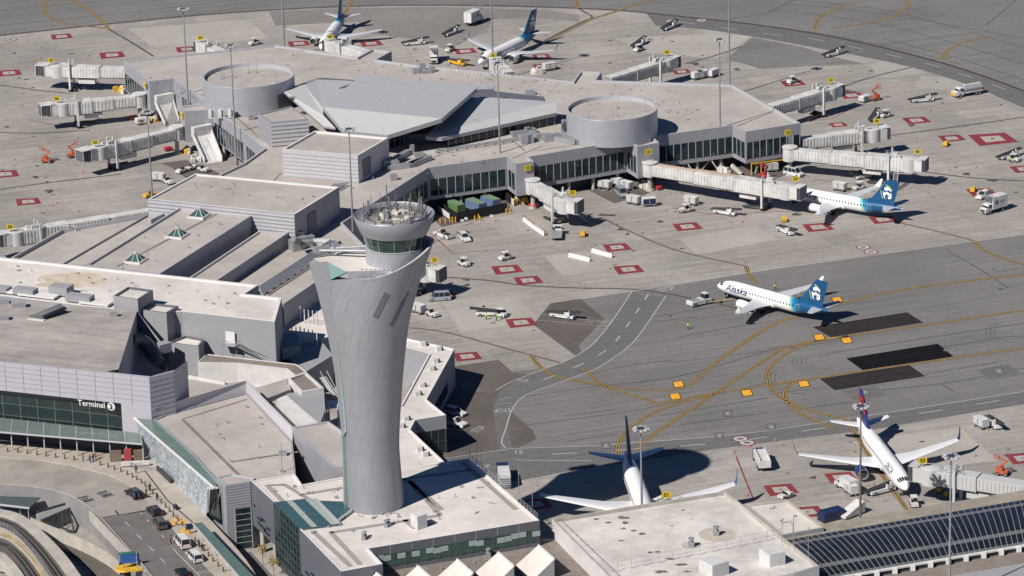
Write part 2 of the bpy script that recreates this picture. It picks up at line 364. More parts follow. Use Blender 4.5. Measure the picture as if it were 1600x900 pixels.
C = [[(822, 664), (1000, 640), (1200, 598)], [(820, 620), (930, 604), (1060, 588), (1200, 548)], [(1060, 664), (1200, 645)], [(1030, 650), (1200, 622)], [(885, 690), (965, 678)], [(920, 585), (990, 570), (1050, 563)], [(1000, 498), (1150, 475)], [(1060, 527), (1180, 505)], [(1045, 567), (1200, 548), (1330, 530)],
     [(1200, 545), (1320, 528)], [(1290, 553), (1420, 533), (1600, 505)], [(1200, 616), (1290, 605)], [(1210, 645), (1330, 628)], [(1350, 612), (1480, 598), (1600, 575)], [(1480, 392), (1530, 420), (1575, 450)], [(1420, 552), (1560, 528), (1600, 525)], [(1445, 585), (1560, 566)], [(940, 512), (1090, 495)], [(1470, 600), (1490, 612)], [(880, 650), (960, 640)],
     [(0, 17), (200, -2)], [(0, 40), (180, 22), (330, 5)], [(1200, 15), (1300, 26), (1420, 48), (1600, 100)], [(1230, 0), (1360, 12), (1480, 40), (1600, 75)], [(1200, 3), (1380, 22), (1600, 60)], [(1260, 48), (1400, 75), (1500, 100)], [(1250, -5), (1200, 20)], [(1600, -10), (1540, 40)], [(1140, 30), (1200, 20)], [(0, 28), (150, 10)], [(1380, 60), (1500, 92), (1600, 125)]]
lines('tar_seam', C, .28, .012, M_crack)
lines('tar_seam', [EDGE], 1.0, .018, M_crack)
lines('edge_line', [[(a, b+1.2) for a, b in EDGE]], .25, .022, mat('edge_paint_maroon', (.10, .03, .03), .8, var=.3, vs=.6))
# apron joints running towards the stands
lines('edge_line', [[(660, 721), (800, 701), (925, 697), (1125, 682), (1200, 673), (1360, 649), (1600, 612), (1700, 596)], [(805, 719), (925, 720)]], .24, .034, M_wht, smooth=False)
lines('edge_line', [[(987, 456), (955, 504), (927, 537), (910, 550), (882, 565), (850, 577), (800, 596), (775, 610)], [(1040, 463), (1007, 512), (985, 539), (950, 565), (920, 581), (840, 610), (815, 622), (800, 640), (791, 668), (784, 690), (790, 700)], [(1200, 421.5), (1600, 366.5), (1700, 351)], [(912, 467), (1200, 421.5)]], .24, .034, M_wht)
def dashes(pts, n, z=.034, w_=.3, duty=.4):
    p = PX(smooth_px(pts, 8)); out = []; b = MB()
    L = [0]
    for i in range(1, len(p)): L.append(L[-1]+math.dist(p[i], p[i-1]))
    def at(s):
        for i in range(1, len(p)):
            if L[i] >= s: t = (s-L[i-1])/(L[i]-L[i-1]); return (p[i-1][0]+(p[i][0]-p[i-1][0])*t, p[i-1][1]+(p[i][1]-p[i-1][1])*t)
        return p[-1]
    for k in range(n):
        s0 = L[-1]*k/n; b.ribbon([at(s0), at(s0+L[-1]/n*duty*.5), at(s0+L[-1]/n*duty)], w_, z)
    o = b.build('dashed_line', M_wht); o['kind'] = 'structure'
dashes([(1013, 460), (978, 512), (950, 545), (900, 573), (820, 605)], 7)
dashes([(862, 710), (1125, 692), (1265, 672), (1445, 645), (1700, 603)], 9)
dashes([(1060, 34), (1200, 53), (1257, 59), (1325, 72), (1430, 95), (1485, 110), (1600, 150)], 9)
WL = [[(840, 490), (955, 504)], [(836, 500), (948, 510)], [(665, 388), (709, 396)], [(1000, 460), (1040, 463)], [(800, 338), (950, 318)], [(1200, 405), (1480, 365), (1600, 346)], [(1155, 422), (1200, 413), (1450, 372)], [(1260, 370), (1282, 390)], [(1262, 357), (1305, 389)], [(780, 625), (800, 620)], [(772, 632), (800, 630)], [(990, 312), (1020, 330), (1032, 343)], [(915, 315), (938, 310), (990, 330)],
      [(1030, 62), (1070, 40)], [(745, 57), (790, 22)], [(1000, 78), (1070, 42)], [(1200, 118), (1350, 80)], [(1480, 152), (1390, 170), (1300, 200)], [(1500, 130), (1420, 168)], [(1145, 703), (1200, 780), (1215, 800)], [(1152, 700), (1210, 775)], [(1540, 672), (1590, 730)], [(1535, 680), (1580, 735)], [(1240, 735), (1300, 745), (1335, 800)], [(1210, 760), (1300, 790)], [(1300, 762), (1340, 772), (1400, 800)],
      [(0, 165), (70, 120)], [(40, 65), (95, 130)], [(10, 158), (60, 140)], [(330, 40), (380, 75)], [(990, 140), (960, 100)], [(938, 100), (945, 118)], [(1370, 118), (1200, 160)], [(1540, 265), (1600, 250)], [(1330, 240), (1420, 225)], [(1340, 258), (1560, 270)]]
lines('stand_line', WL, .18, .022, M_whtfaint, smooth=False)
# hatched strips beneath the jet bridges
def hatch(a, b_, off, n, mt=M_whtfaint):
    mb = MB(); A = P(*a); B = P(*b_); O = P(a[0]+off[0], a[1]+off[1])-A
    for i in range(n):
        p = A+(B-A)*(i/(n-1)); mb.ribbon([(p.x, p.y), (p.x+O.x, p.y+O.y)], .22, .022)
    o = mb.build('hatched_marking', mt); o['kind'] = 'structure'
for h in (((80, 125), (225, 138), (12, 14), 15), ((110, 195), (250, 175), (20, 12), 10), ((150, 252), (290, 232), (25, 14), 10), ((1040, 300), (1200, 322), (-14, 16), 13), ((1255, 262), (1345, 280), (16, 16), 10), ((870, 355), (940, 338), (-18, 18), 8), ((1440, 285), (1490, 300), (-16, 8), 6), ((780, 345), (845, 335), (20, 10), 6), ((940, 300), (1030, 292), (18, -12), 8), ((1390, 285), (1480, 290), (18, 12), 8), ((715, 600), (735, 615), (16, -6), 6)):
    hatch(*h)
# equipment markings: red frames with a pale centre
q = [P(941, 382.5), P(977.5, 380), P(987.5, 390), P(949, 394)]; qc = sum(q, Vector())/4
SQ = [v-qc for v in q]
br = MB(); bw = MB(); bn = MB()
for i, (x, y, k) in enumerate([(96, 57, 1), (175, 86, 1.15), (14, 114, 1.1), (727, 80, 1), (292, 77, 1), (467, 68, 1), (580, 68, 1), (846, 88, .8), (1239, 130, 1), (1331, 149, 1), (1432, 188, 1.05), (1487, 216, 1), (1551, 217, 1.75), (1074, 354, 1.05), (964, 386.5, 1), (982, 421, 1.05), (825, 438, 1), (792, 421, 1.1), (1278, 355, 1.08), (1380, 343, 1), (1533, 300, 1.05), (814, 504, 1.05), (730, 557, .95), (1314, 746, .95), (44, 315, .98), (8, 272, 1.1), (1598, 716, 1.0), (836, 788, 1), (1600, 264, 1.0), (1262, 800, 1), (700, 462, .6), (1220, 765, 1.0), (1310, 195, .7), (1065, 112, .8), (845, 103, .7)]):
    c = P(x, y)
    br.poly([(c.x+v.x*k, c.y+v.y*k, .030) for v in SQ][::-1]); bw.poly([(c.x+v.x*k*.52, c.y+v.y*k*.52, .036) for v in SQ][::-1])
    bn.poly([(c.x+v.x*k*.08, c.y+v.y*k*.10, .042) for v in SQ][::-1])
for bb, nm, mt_ in ((br, 'equipment_marking', M_red), (bw, 'marking_centre', mat('marking_centre_pale', (.37, .34, .31), .8, var=.15, vs=.8)), (bn, 'marking_centre', M_stain)):
    o = bb.build(nm, mt_); o['kind'] = 'structure'
lines('red_line', [[(820, 338), (850, 365), (920, 365)], [(675, 367), (708, 396), (790, 390)], [(1110, 285), (1200, 330)], [(1270, 280), (1400, 295)], [(1240, 192), (1300, 185), (1330, 170)], [(1235, 175), (1290, 168)], [(1146, 703), (1177, 780)], [(90, 196), (55, 190)], [(220, 178), (150, 190)], [(1050, 325), (1110, 335), (1240, 330)]], .3, .020, M_red, smooth=False)
bs = MB(); bk = MB()
for x, y in ((1060, 600.5), (1055, 619.5), (1167, 614), (1280, 527), (1323, 532), (1256, 600), (1308, 468.5)):
    c = P(x, y); u = Vector((math.cos(TAXI_ANG), math.sin(TAXI_ANG))); v = Vector((-u.y, u.x)); v = (v*.97+u*.25)
    def sq(a): return [(c.x+u.x*i*a+v.x*j*a, c.y+u.y*i*a+v.y*j*a) for i, j in ((-1, -1.6), (1, -1.6), (1, 1.6), (-1, 1.6))]
    bk.poly([(p[0], p[1], .040) for p in sq(1.22)]); bs.poly([(p[0], p[1], .046) for p in sq(1.02)])
o = bk.build('taxi_sign_border', M_blk); o['kind'] = 'structure'; o = bs.build('taxi_sign_marking', mat('sign_orange_paint', (.75, .36, .03), .7, var=.15, vs=1)); o['kind'] = 'structure'
# round stand numbers
for x, y in ((1349, 386), (1361, 394), (1157, 686), (1167, 692), (1049, 33), (1096, 32), (17, 62)):
    c = P(x, y); b = MB(); b.poly([(c.x+1.75*math.cos(t*.2618), c.y+1.75*math.sin(t*.2618), .040) for t in range(24)], 0); b.poly([(c.x+1.45*math.cos(t*.2618), c.y+1.45*math.sin(t*.2618), .046) for t in range(24)], 1)
    b.box((c.x, c.y, .049), (1.2, .8, .004), 0, 2)
    o = b.build('stand_disc_marking', [M_red, M_wht, M_stain]); o['kind'] = 'structure'
# inspection plates in the taxiway
bp = MB()
for x, y in ((1561, 580), (1352, 613), (1137, 646), (1124, 681), (947, 696), (1205, 667)):
    c = P(x, y)
    for a, z, mi in ((.95, .030, 0), (.82, .034, 2), (.28, .038, 1)):
        bp.poly([(c.x-a, c.y-a*2, z), (c.x+a, c.y-a*2, z), (c.x+a, c.y+a*2, z), (c.x-a, c.y+a*2, z)], mi)
o = bp.build('inspection_plate', [M_crack, M_whtfaint, M_asph]); o['kind'] = 'structure'
# oil stains and tyre scuffs
bst = MB(); random.seed(11)
for x, y, rx, ry in ((75, 298, 9, 2.2), (1035, 346, 9, 2), (968, 358, 8, 2.5), (950, 335, 12, 3), (980, 366, 5, 1.5), (1550, 281, 8, 3), (1510, 272, 10, 2), (55, 277, 8, 2), (30, 122, 5, 1.2), (770, 505, 4, 1.5), (740, 530, 5, 1.5), (1083, 100, 7, 2), (1328, 143, 10, 3), (1425, 196, 6, 2), (10, 198, 6, 1.5), (1270, 747, 7, 3), (1440, 690, 6, 1.5), (725, 437, 10, 1.6), (1565, 452, 4, 1.6), (1551, 421, 4, 1), (40, 124, 6, 1), (833, 516, 3, 1), (1047, 494, 3.5, 1.2), (1405, 648, 4, 1), (520, 52, 5, 1), (1150, 108, 6, 2), (1245, 335, 8, 2), (1200, 505, 3, 1)):
    for k in range(5):
        cx = x+random.uniform(-1, 1)*rx*.7; cy = y+random.uniform(-1, 1)*ry*.7; c = P(cx, cy); rr = random.uniform(.25, .6)
        e = [P(cx+rx*rr*math.cos(t*.5236)*random.uniform(.7, 1.3), cy+ry*rr*math.sin(t*.5236)*random.uniform(.7, 1.3)) for t in range(12)]
        bst.poly([(p.x, p.y, .014+.0012*k) for p in e][::-1])
for k in range(150):
    x, y = random.choice([(random.uniform(0, 190), random.uniform(60, 340)), (random.uniform(700, 1160), random.uniform(300, 450)), (random.uniform(1200, 1600), random.uniform(110, 370)), (random.uniform(640, 1100), random.uniform(50, 110)), (random.uniform(1180, 1600), random.uniform(690, 790))])
    rx = random.uniform(.8, 4); ry = random.uniform(.3, 1.1)
    e = [P(x+rx*math.cos(t*.6283)*random.uniform(.6, 1.4), y+ry*math.sin(t*.6283)*random.uniform(.6, 1.4)) for t in range(10)]
    bst.poly([(p.x, p.y, .021+.0002*k) for p in e][::-1])
o = bst.build('oil_stain', M_stain); o['kind'] = 'structure'
# turning scuffs on the taxiway
bsc = []
for cx, cy, r0, k in ((1300, 565, 34, 5), (1270, 590, 60, 3), (1520, 545, 40, 3), (1600, 520, 46, 3), (905, 720, 20, 2)):
    for i in range(k):
        r = r0+i*7; s = random.uniform(1.6, 2.4)
        bsc.append([(cx+r*math.cos(s+t*.2), cy+.36*r*math.sin(s+t*.2)) for t in range(9)])
lines('tyre_scuff', bsc, .22, .013, mat('tyre_mark', (.105, .10, .098), .8, var=.2, vs=.6))
# ground lettering
def text_mesh(s, size, shear=0.0, bold=0.0, align='CENTER'):
    cu = bpy.data.curves.new('t', 'FONT'); cu.body = s; cu.size = size; cu.shear = shear; cu.offset = bold; cu.align_x = align; cu.align_y = 'CENTER'; cu.resolution_u = 3
    ob = bpy.data.objects.new('t', cu); COL.objects.link(ob); dg = bpy.context.evaluated_depsgraph_get()
    me = bpy.data.meshes.new_from_object(ob.evaluated_get(dg)); vv = [v.co.copy() for v in me.vertices]; ff = [list(p.vertices) for p in me.polygons]
    bpy.data.objects.remove(ob); bpy.data.curves.remove(cu); bpy.data.meshes.remove(me); return vv, ff
def ground_text(s, px, size, ang, z=.045, stretch=2.2, mt=None, zz=0.0):
    vv, ff = text_mesh(s, size); c = P(px[0], px[1], zz); b = MB(); ca, sa = math.cos(ang), math.sin(ang)
    b.add([(c.x+v.x*ca-v.y*stretch*sa, c.y+v.x*sa+v.y*stretch*ca, zz+z) for v in vv], ff)
    o = b.build('painted_lettering', mt or M_wht); o['kind'] = 'structure'
ground_text('KEEP CLEAR', (1009, 409), 1.15, TAXI_ANG, stretch=2.6); ground_text('KEEP CLEAR  KEEP CLEAR', (1055, 415), 1.15, TAXI_ANG, stretch=2.6); ground_text('KEEP CLEAR', (1063, 423), 1.15, TAXI_ANG, stretch=2.6)
ground_text('STOP', (785, 641), 1.5, math.pi+.1, stretch=2.0); ground_text('STOP', (748, 671), 1.5, 1.0, stretch=1.8); ground_text('STOP', (752, 730), 1.5, .1, stretch=2)
ground_text('15', (818, 595), 2.0, 1.2, stretch=1.6); ground_text('21', (922, 503), 1.7, 1.1, stretch=1.6, mt=M_whtfaint); ground_text('18', (939, 504), 1.7, 1.1, stretch=1.6, mt=M_whtfaint); ground_text('STOP', (1042, 452), 1.8, .6, stretch=2)
ground_text('KEEP', (1160, 704), 1.4, math.pi, stretch=1.8, mt=M_whtfaint); ground_text('CLEAR', (1163, 711), 1.4, math.pi, stretch=1.8, mt=M_whtfaint)
ground_text('KEEP', (1572, 699), 1.4, math.pi, stretch=1.8, mt=M_whtfaint); ground_text('CLEAR', (1577, 706), 1.4, math.pi, stretch=1.8, mt=M_whtfaint); ground_text('15', (810, 707), 2.0, 0, stretch=1.6, z=.05)
ground_text('R8', (1275, 384), 1.9, 1.2, stretch=1.5, mt=M_whtfaint); ground_text('STOP', (1120, 420), 1.5, .5, stretch=2, mt=M_whtfaint)
# ---------------- buildings ----------------
def wall_prism(b, xy, z0, z1, m=0): b.prism(xy, z0, z1, m, top=False)
def roofed(root, px, z, z0, wall, roof, par=.7, pw=.45, parm=None, name='wall', zz=None):
    "walls from z0 up to z, a roof sheet sunk inside a parapet of height par"
    xy = PX(px, z)
    if area(xy) < 0: xy = xy[::-1]
    w_ = MB(); w_.prism(xy, z0, z, 0, top=False); w_.build(name, wall, root)
    ins = inset(xy, pw); r = MB(); r.poly([(x, y, z-par) for x, y in ins]); r.build('roof', roof, root)
    p = MB(); n = len(xy)
    p.add([(x, y, z+.004) for x, y in xy]+[(x, y, z+.004) for x, y in ins]+[(x, y, z-par-.02) for x, y in ins], [[i, (i+1) % n, n+(i+1) % n, n+i] for i in range(n)]+[[n+i, n+(i+1) % n, 2*n+(i+1) % n, 2*n+i] for i in range(n)])
    p.build('parapet', parm or wall, root)
    return xy
def seam_wall(root, A, B, z0, z1, step=3.0, mt=None, d=.03):
    "thin proud vertical joints on a wall"
    A = Vector(A); B = Vector(B); L = (B-A).length; n = max(1, int(L/step)); b = MB()
    e = (B-A)/L; nn = Vector((e.y, -e.x))
    if nn.y > 0 and abs(nn.y) > .2: nn = -nn
    for i in range(1, n):
        p = A+(B-A)*i/n+nn*d*.5; b.box((p.x, p.y, (z0+z1)/2), (.07, d, z1-z0), math.atan2(e.y, e.x))
    if n > 1: b.build('panel_joint', mt or M_mull, root)
def glass_band(root, A, B, z0, z1, step=2.2, out=None, glass=None, mull=None, rows=0, name='window', mw=.15):
    A = Vector(A[:2]); B = Vector(B[:2]); L = (B-A).length; e = (B-A)/L; nn = Vector((e.y, -e.x))
    if out is not None and nn.dot(Vector(out)) < 0: nn = -nn
    ang = math.atan2(e.y, e.x); g = MB(); c = (A+B)/2+nn*.03; g.box((c.x, c.y, (z0+z1)/2), (L, .10, z1-z0), ang); wd = g.build(name, glass or M_gl, root)
    f = MB(); n = max(1, round(L/step))
    for i in range(n+1):
        p = A+(B-A)*i/n+nn*.10; f.box((p.x, p.y, (z0+z1)/2), (mw, .10, z1-z0), ang)
    for k in range(1, rows+1):
        p = (A+B)/2+nn*.09; f.box((p.x, p.y, z0+(z1-z0)*k/(rows+1)), (L, .08, .08), ang)
    q = f.build('mullion', mull or M_mull, wd)
    return wd
def box_px(b, px, z, z0, m=0, mt=None): b.prism(PX(px, z), z0, z, m, mt)
def vents(root, pts, z, s=1.0):
    b = MB()
    for x, y in pts:
        c = P(x, y, z); b.box((c.x, c.y, z+.3*s), (.7*s, .7*s, .6*s)); b.tube((c.x, c.y, z+.6*s), (c.x, c.y, z+1.0*s), .22*s, n=8); b.tube((c.x, c.y, z+1.0*s), (c.x, c.y, z+1.15*s), .4*s, n=8)
    b.build('roof_vent', M_galv, root)
def specks(root, z, n, px, mt=None):
    "pipes and drains: small fittings scattered over a roof"
    rnd = random.Random(len(px)*7+int(z*10)+n); b = MB(); (x0, y0), (ux, uy), (vx, vy) = px
    for i in range(n):
        s, t = rnd.random(), rnd.random(); c = P(x0+ux*s+vx*t, y0+uy*s+vy*t, z)
        k = rnd.random()
        if k < .4: b.tube((c.x, c.y, z), (c.x, c.y, z+.7), .09, n=6)
        elif k < .75: b.box((c.x, c.y, z+.15), (.5, .5, .3))
        else: b.box((c.x, c.y, z+.08), (1.3, .18, .16), rnd.random()*3)
    b.build('roof_fitting', mt or M_galv, root)
# --- the boarding concourse
Z = 11.5
CON = [(193, 95), (430, 70), (558, 89), (582, 76), (612, 80), (588, 93), (650, 101), (895, 127), (906, 111), (940, 112), (931, 125), (1144, 132), (1251, 192),
       (1165, 206), (1145, 196), (1020, 213), (1030, 223), (996, 229), (979, 219), (826, 245), (834, 252), (806, 256), (792, 245), (669, 262), (535, 348), (572, 386), (443, 475), (404, 456), (300, 450), (200, 440), (344, 272), (380, 255), (412, 232), (381, 206), (333, 171), (288, 174), (280, 166), (322, 161), (271, 123), (233, 127)]
con = thing('airport_concourse', 'long grey boarding concourse, tan flat roof, dark ribbon windows, behind the control tower', 'terminal building', P(700, 200, 0))
cxy = PX(CON, Z)
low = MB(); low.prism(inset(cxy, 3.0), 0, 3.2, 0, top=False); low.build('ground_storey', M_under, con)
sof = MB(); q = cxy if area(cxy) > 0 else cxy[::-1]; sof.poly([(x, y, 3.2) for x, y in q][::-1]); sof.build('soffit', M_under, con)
roofed(con, CON, Z, 3.2, M_wall, M_roof, par=.55, pw=.5, parm=M_par)
def W(a, b): return (P2(*CON[a], Z), P2(*CON[b], Z))
def lerp2(a, b, t): return (a[0]+(b[0]-a[0])*t, a[1]+(b[1]-a[1])*t)
def conband(i, j, t0=0.0, t1=1.0, z0=4.4, z1=8.6, out=(0, -1), step=2.0):
    A, B = W(i, j); A_, B_ = lerp2(A, B, t0), lerp2(A, B, t1)
    glass_band(con, A_, B_, z0, z1, step, out=out); seam_wall(con, A, B, 8.7, Z-.1, 4.2); 
conband(12, 13, .26, .99); conband(13, 14, .02, .98, out=(-1, 0)); conband(14, 15, .01, .93); conband(12, 13, .02, .14)
conband(17, 18, .1, .9, out=(-1, -.2)); conband(18, 19, .03, .97); conband(21, 22, .1, .85, out=(-1, -.2))
A, B = P2(792, 245, Z), P2(669, 262, Z); glass_band(con, lerp2(A, B, .02), lerp2(A, B, .985), 4.2, 8.4, 2.2, out=(0, -1)); seam_wall(con, A, B, 8.5, Z-.1, 4)
A, B = P2(669, 262, Z), P2(535, 348, Z); glass_band(con, lerp2(A, B, .02), lerp2(A, B, .7), 4.2, 8.4, 2.2, out=(1, -.3)); seam_wall(con, A, B, 8.5, Z-.1, 4)
# west side bands
for i, j, t0, t1 in ((39, 0, .22, .97), (37, 38, .04, .75), (33, 34, .03, .97), (32, 33, .03, .9)):
    A, B = W(i, j); glass_band(con, lerp2(A, B, t0), lerp2(A, B, t1), 3.6, 8.2, 2.2, out=(-1, -.6))
for i, j in ((38, 39), (34, 35), (15, 16), (16, 17), (20, 21), (21, 22), (28, 29), (25, 26)):
    A, B = W(i, j); seam_wall(con, A, B, 3.4, Z-.1, 2.6)
# columns and raking struts below the floating storey
cb = MB()
for i, j, ts in ((12, 13, (.2, .5, .8)), (14, 15, (.15, .45, .75, .95)), (18, 19, (.1, .35, .6, .85)), (23, 24, (.15, .4)), (22, 23, (.3, .6)), (33, 34, (.3, .7)), (38, 39, (.2, .8))):
    A, B = W(i, j)
    for t in ts:
        x, y = lerp2(A, B, t); cb.tube((x, y+1.0, 0), (x, y+1.0, 3.25), .45, n=12)
for t in (.3, .6):
    x, y = lerp2(*W(14, 15), t); cb.bar((x-2.5, y+.4, .1), (x+.2, y+.6, 3.2), .35); cb.bar((x+2.5, y+.4, .1), (x+.5, y+.6, 3.2), .35)
cb.build('column', M_concw, con, smooth=True)
# yellow gate plates on the corner blocks
def wallsign(x, y, z, s=(1.7, 1.5), ang=0.0, root=None, txt='55'):
    c = P(x, y, z); b = MB(); b.box((c.x, c.y, z), (s[0], .16, s[1]), ang); sg = b.build('gate_plate', M_signy, root)
    vv, ff = text_mesh(txt, .75); t = MB(); ca, sa = math.cos(ang), math.sin(ang); sgn = 1
    t.add([(c.x+v.x*ca+.11*sa, c.y+v.x*sa-.11*ca, z+v.y) for v in vv], ff); t.build('gate_number', M_blk, sg)
A, B = W(12, 13); an = math.atan2((Vector(A)-Vector(B)).y, (Vector(A)-Vector(B)).x)
wallsign(1231, 207, 10.2, ang=an, root=con, txt='54'); wallsign(1013.5, 237, 10.2, ang=an, root=con, txt='53'); wallsign(824.5, 262, 10.2, ang=an, root=con, txt='52')
A, B = W(39, 0); an2 = math.atan2((Vector(A)-Vector(B)).y, (Vector(A)-Vector(B)).x)
wallsign(226, 133, 10.0, ang=an2+math.pi if math.cos(an2) < 0 else an2, root=con, txt='57'); wallsign(283.5, 180, 10.0, ang=an2+math.pi if math.cos(an2) < 0 else an2, root=con, txt='56')
# roof seams, walk pads, drains
rb = MB()
for s in ([(690, 241), (805, 222)], [(1152, 197), (1207, 175)], [(650, 262), (690, 240)], [(440, 270), (428, 282)], [(360, 175), (405, 215)], [(805, 222), (820, 236)], [(800, 248), (846, 228)], [(833, 236), (910, 225)], [(315, 148), (360, 175)]):
    rb.ribbon(PX(s, Z-.55), .5, Z-.54)
rb.build('walk_pad', M_roofb, con)
specks(con, Z-.55, 60, ((450, 85), (640, 60), (-60, 25))); specks(con, Z-.55, 22, ((250, 110), (60, 40), (-20, 10))); specks(con, Z-.55, 30, ((600, 240), (220, -45), (-60, 60)))
specks(con, Z-.55, 18, ((1020, 150), (160, 40), (-20, 20)))
# rooftop plant: long pipe run, ducts and units
rp = MB()
for k in range(3):
    p = [P(500+k*7, 292+k*1.2, Z+.2), P(530, 300, Z+.2)]
A = P(682, 236, Z); B = P(812, 216, Z); rp.tube((A.x, A.y, Z+.1), (B.x, B.y, Z+.1), .28, n=8)
for k in range(10):
    c = A+(B-A)*k/9; rp.box((c.x, c.y, Z-.2), (.6, .8, .7))
rp.build('roof_pipe', M_galv, con)
du = MB()
def duct(p, q, w_=1.3, h=1.2, z=Z-.5): a_, b_ = P(*p, z+h/2), P(*q, z+h/2); du.bar(a_, b_, w_, h)
for p, q in (((604, 262), (640, 258)), ((640, 258), (672, 246)), ((612, 252), (640, 236)), ((640, 258), (660, 248)), ((800, 210), (835, 205)), ((845, 212), (900, 222)), ((880, 210), (905, 222)), ((820, 200), (842, 214)), ((400, 165), (440, 150)), ((380, 175), (402, 172))): duct(p, q)
for x, y, a_, h in ((822, 222, 3.2, 2.0), (856, 220, 2.2, 1.8), (644, 240, 1.0, 2.4), (655, 244, 2.5, .8), (606, 262, 2.6, 2.0), (616, 262, 2.2, 1.8), (830, 208, 2.2, 1.2), (870, 214, 1.6, 1.0), (889, 222, 2.0, 1.4), (615, 281, 1.6, 1.4), (806, 212, 2.4, 1.0), (660, 112, 1.6, 2.2), (666, 113, 2.8, .8), (650, 114, 2.0, 1.2), (675, 112, 1.5, 1.4), (398, 178, 1.4, 1.6), (393, 186, 1.6, 1.2), (828, 146, 2.4, .7), (832, 148, 1.4, .5)):
    c = P(x, y, Z-.5); du.box((c.x, c.y, Z-.5+h/2), (a_, a_*.9, h), .3)
for x, y in ((882, 190), (890, 191)):
    c = P(x, y+16, Z-.5); du.tube((c.x, c.y, Z-.5), (c.x, c.y, Z+2.6), .75, n=10)
du.build('air_duct', M_galv, con)
rr_ = MB()
for A_, B_ in (((430, 74), (500, 80)), ((650, 103), (800, 118)), ((800, 118), (895, 129)), ((932, 127), (1140, 134))):
    a_, b_ = P(*A_, Z-.1), P(*B_, Z-.1)
    for k in range(26):
        c = a_+(b_-a_)*k/25; rr_.box((c.x, c.y-.3, Z-.25), (.12, .10, .5), 0)
rr_.build('parapet_rib', M_par, con)
# --- two round drums on the concourse roof
def drum(x0, x1, ytop_c, z1, label, notch=0):
    cx = (x0+x1)/2; c = P(cx, ytop_c, z1); r = (P(x1, ytop_c, z1)-P(x0, ytop_c, z1)).length/2
    t = thing('roof_drum', label, 'rooftop drum', (c.x, c.y, Z-.5), group='round drums on the concourse roof')
    b = MB(); prof = []
    n = 15; zz0 = Z-.5
    for k in range(n):
        za = zz0+(z1-zz0)*k/n; zb = zz0+(z1-zz0)*(k+1)/n
        prof += [(r-.04, za), (r+.04, za+(zb-za)*.35), (r+.04, za+(zb-za)*.65), (r-.04, zb-.01)]
    b.lathe((c.x, c.y, 0), prof, 72); b.build('shell', M_metal, t, smooth=60)
    b = MB(); b.lathe((c.x, c.y, 0), [(r, z1), (r+.02, z1+.12), (r-.45, z1+.12), (r-.45, z1-1.1)], 72); b.build('rim', M_par, t, smooth=30)
    b = MB(); b.poly([(c.x+(r-.4)*math.cos(i*.08727), c.y+(r-.4)*math.sin(i*.08727), z1-.9) for i in range(72)]); b.build('roof', M_roof, t)
    b = MB(); rnd = random.Random(int(x0))
    for k in range(6):
        a_ = rnd.uniform(0, 6.28); q_ = r*rnd.uniform(.2, .75); x, y = c.x+q_*math.cos(a_), c.y+q_*math.sin(a_)
        b.tube((x, y, z1-.9), (x, y, z1+rnd.uniform(1.5, 3.4)), .05, n=6); b.box((x, y, z1-.8), (.9, .4, .2), a_)
    b.build('antenna', M_galv, t)
    return c, r, t
c1_, r1_, d1 = drum(317, 459, 118, 18.5, 'corrugated round drum on the concourse roof nearest the short gates, with louvred side')
c2_, r2_, d2 = drum(885, 1027, 169, 18.0, 'corrugated round drum on the concourse roof right of the faceted metal roof')
b = MB(); b.lathe((c1_.x, c1_.y, 0), [(r1_+.12, 12), (r1_+.12, 15.5)], 8, a0=R(-48), a1=R(-22)); b.build('louvre', M_walld, d1)
b = MB()
for k in range(3): x, y = c1_.x+2.5*k-9, c1_.y-r1_-1.2; b.box((x, y, 12.2), (1.6, 1.4, 2.0)); b.tube((x, y-.9, 12), (x, y-.9, 13.8), .3, n=8)
b.build('air_handler', M_white, d1)
# --- faceted metal roof over the concourse hall
fr = thing('faceted_roof', 'large faceted pale metal roof of folded ribbed planes between the two drums', 'roof', P(660, 180, Z))
M_rib = mat('ribbed_metal_roof', (.47, .475, .49), .5, metal=.1, var=.05, vs=.4, lines=(R(38), 60, 1.05, .22, .24))
M_rib2 = mat('plain_metal_roof', (.50, .495, .49), .5, metal=.1, var=.05, vs=.4, lines=(R(38), 60, 1.05, .2, .10))
def slab(pts, mt, name, th=1.1, edge=M_wall):
    "pts: (px, py, z) corners of a thick roof plane"
    v = [P(x, y, z) for x, y, z in pts]
    s_ = sum(v[i].x*v[(i+1) % len(v)].y-v[(i+1) % len(v)].x*v[i].y for i in range(len(v)))
    if s_ < 0: v = v[::-1]
    b_ = MB(); b_.poly(v, 0); n_ = len(v); lo = [p-Vector((0, 0, th)) for p in v]
    b_.add(v+lo, [[n_+i, n_+(i+1) % n_, (i+1) % n_, i] for i in range(n_)], 1); b_.poly(lo[::-1], 1)
    return b_.build(name, [mt, edge], fr)
slab([(564, 117, 18), (749, 134, 18), (690, 185, 19.5), (505, 167, 19.5)], M_rib, 'main_plane'); slab([(505, 167, 19.5), (690, 185, 19.5), (606, 211, 17), (536, 204, 17)], M_rib2, 'front_plane')
slab([(749, 134, 18), (773, 132, 17.7), (771, 139, 17.2), (744, 140, 18)], M_par, 'eave_plane', .6)
slab([(441, 141, 16), (475, 132, 16), (505, 180, 16.4), (524, 200, 15.6), (505, 197, 15)], M_rib2, 'west_plane', .5); slab([(475, 132, 16), (495, 124, 15.5), (564, 127, 16), (505, 169, 17), (505, 180, 16.4)], M_rib, 'west_plane', .5)
slab([(750, 151, 15), (868, 159, 15.5), (835, 166, 15.5), (665, 213, 14.6), (690, 188, 15)], M_rib, 'east_plane', .9); slab([(868, 159, 15.5), (870, 176, 14.2), (690, 215, 14.2), (665, 213, 14.6), (835, 166, 15.5)], M_rib2, 'east_plane', .9)
A, B = P(608, 229, Z), P(715, 193, Z); glass_band(fr, A, B, Z-.5, 16.2, 2.0, out=(1, -1), rows=2)
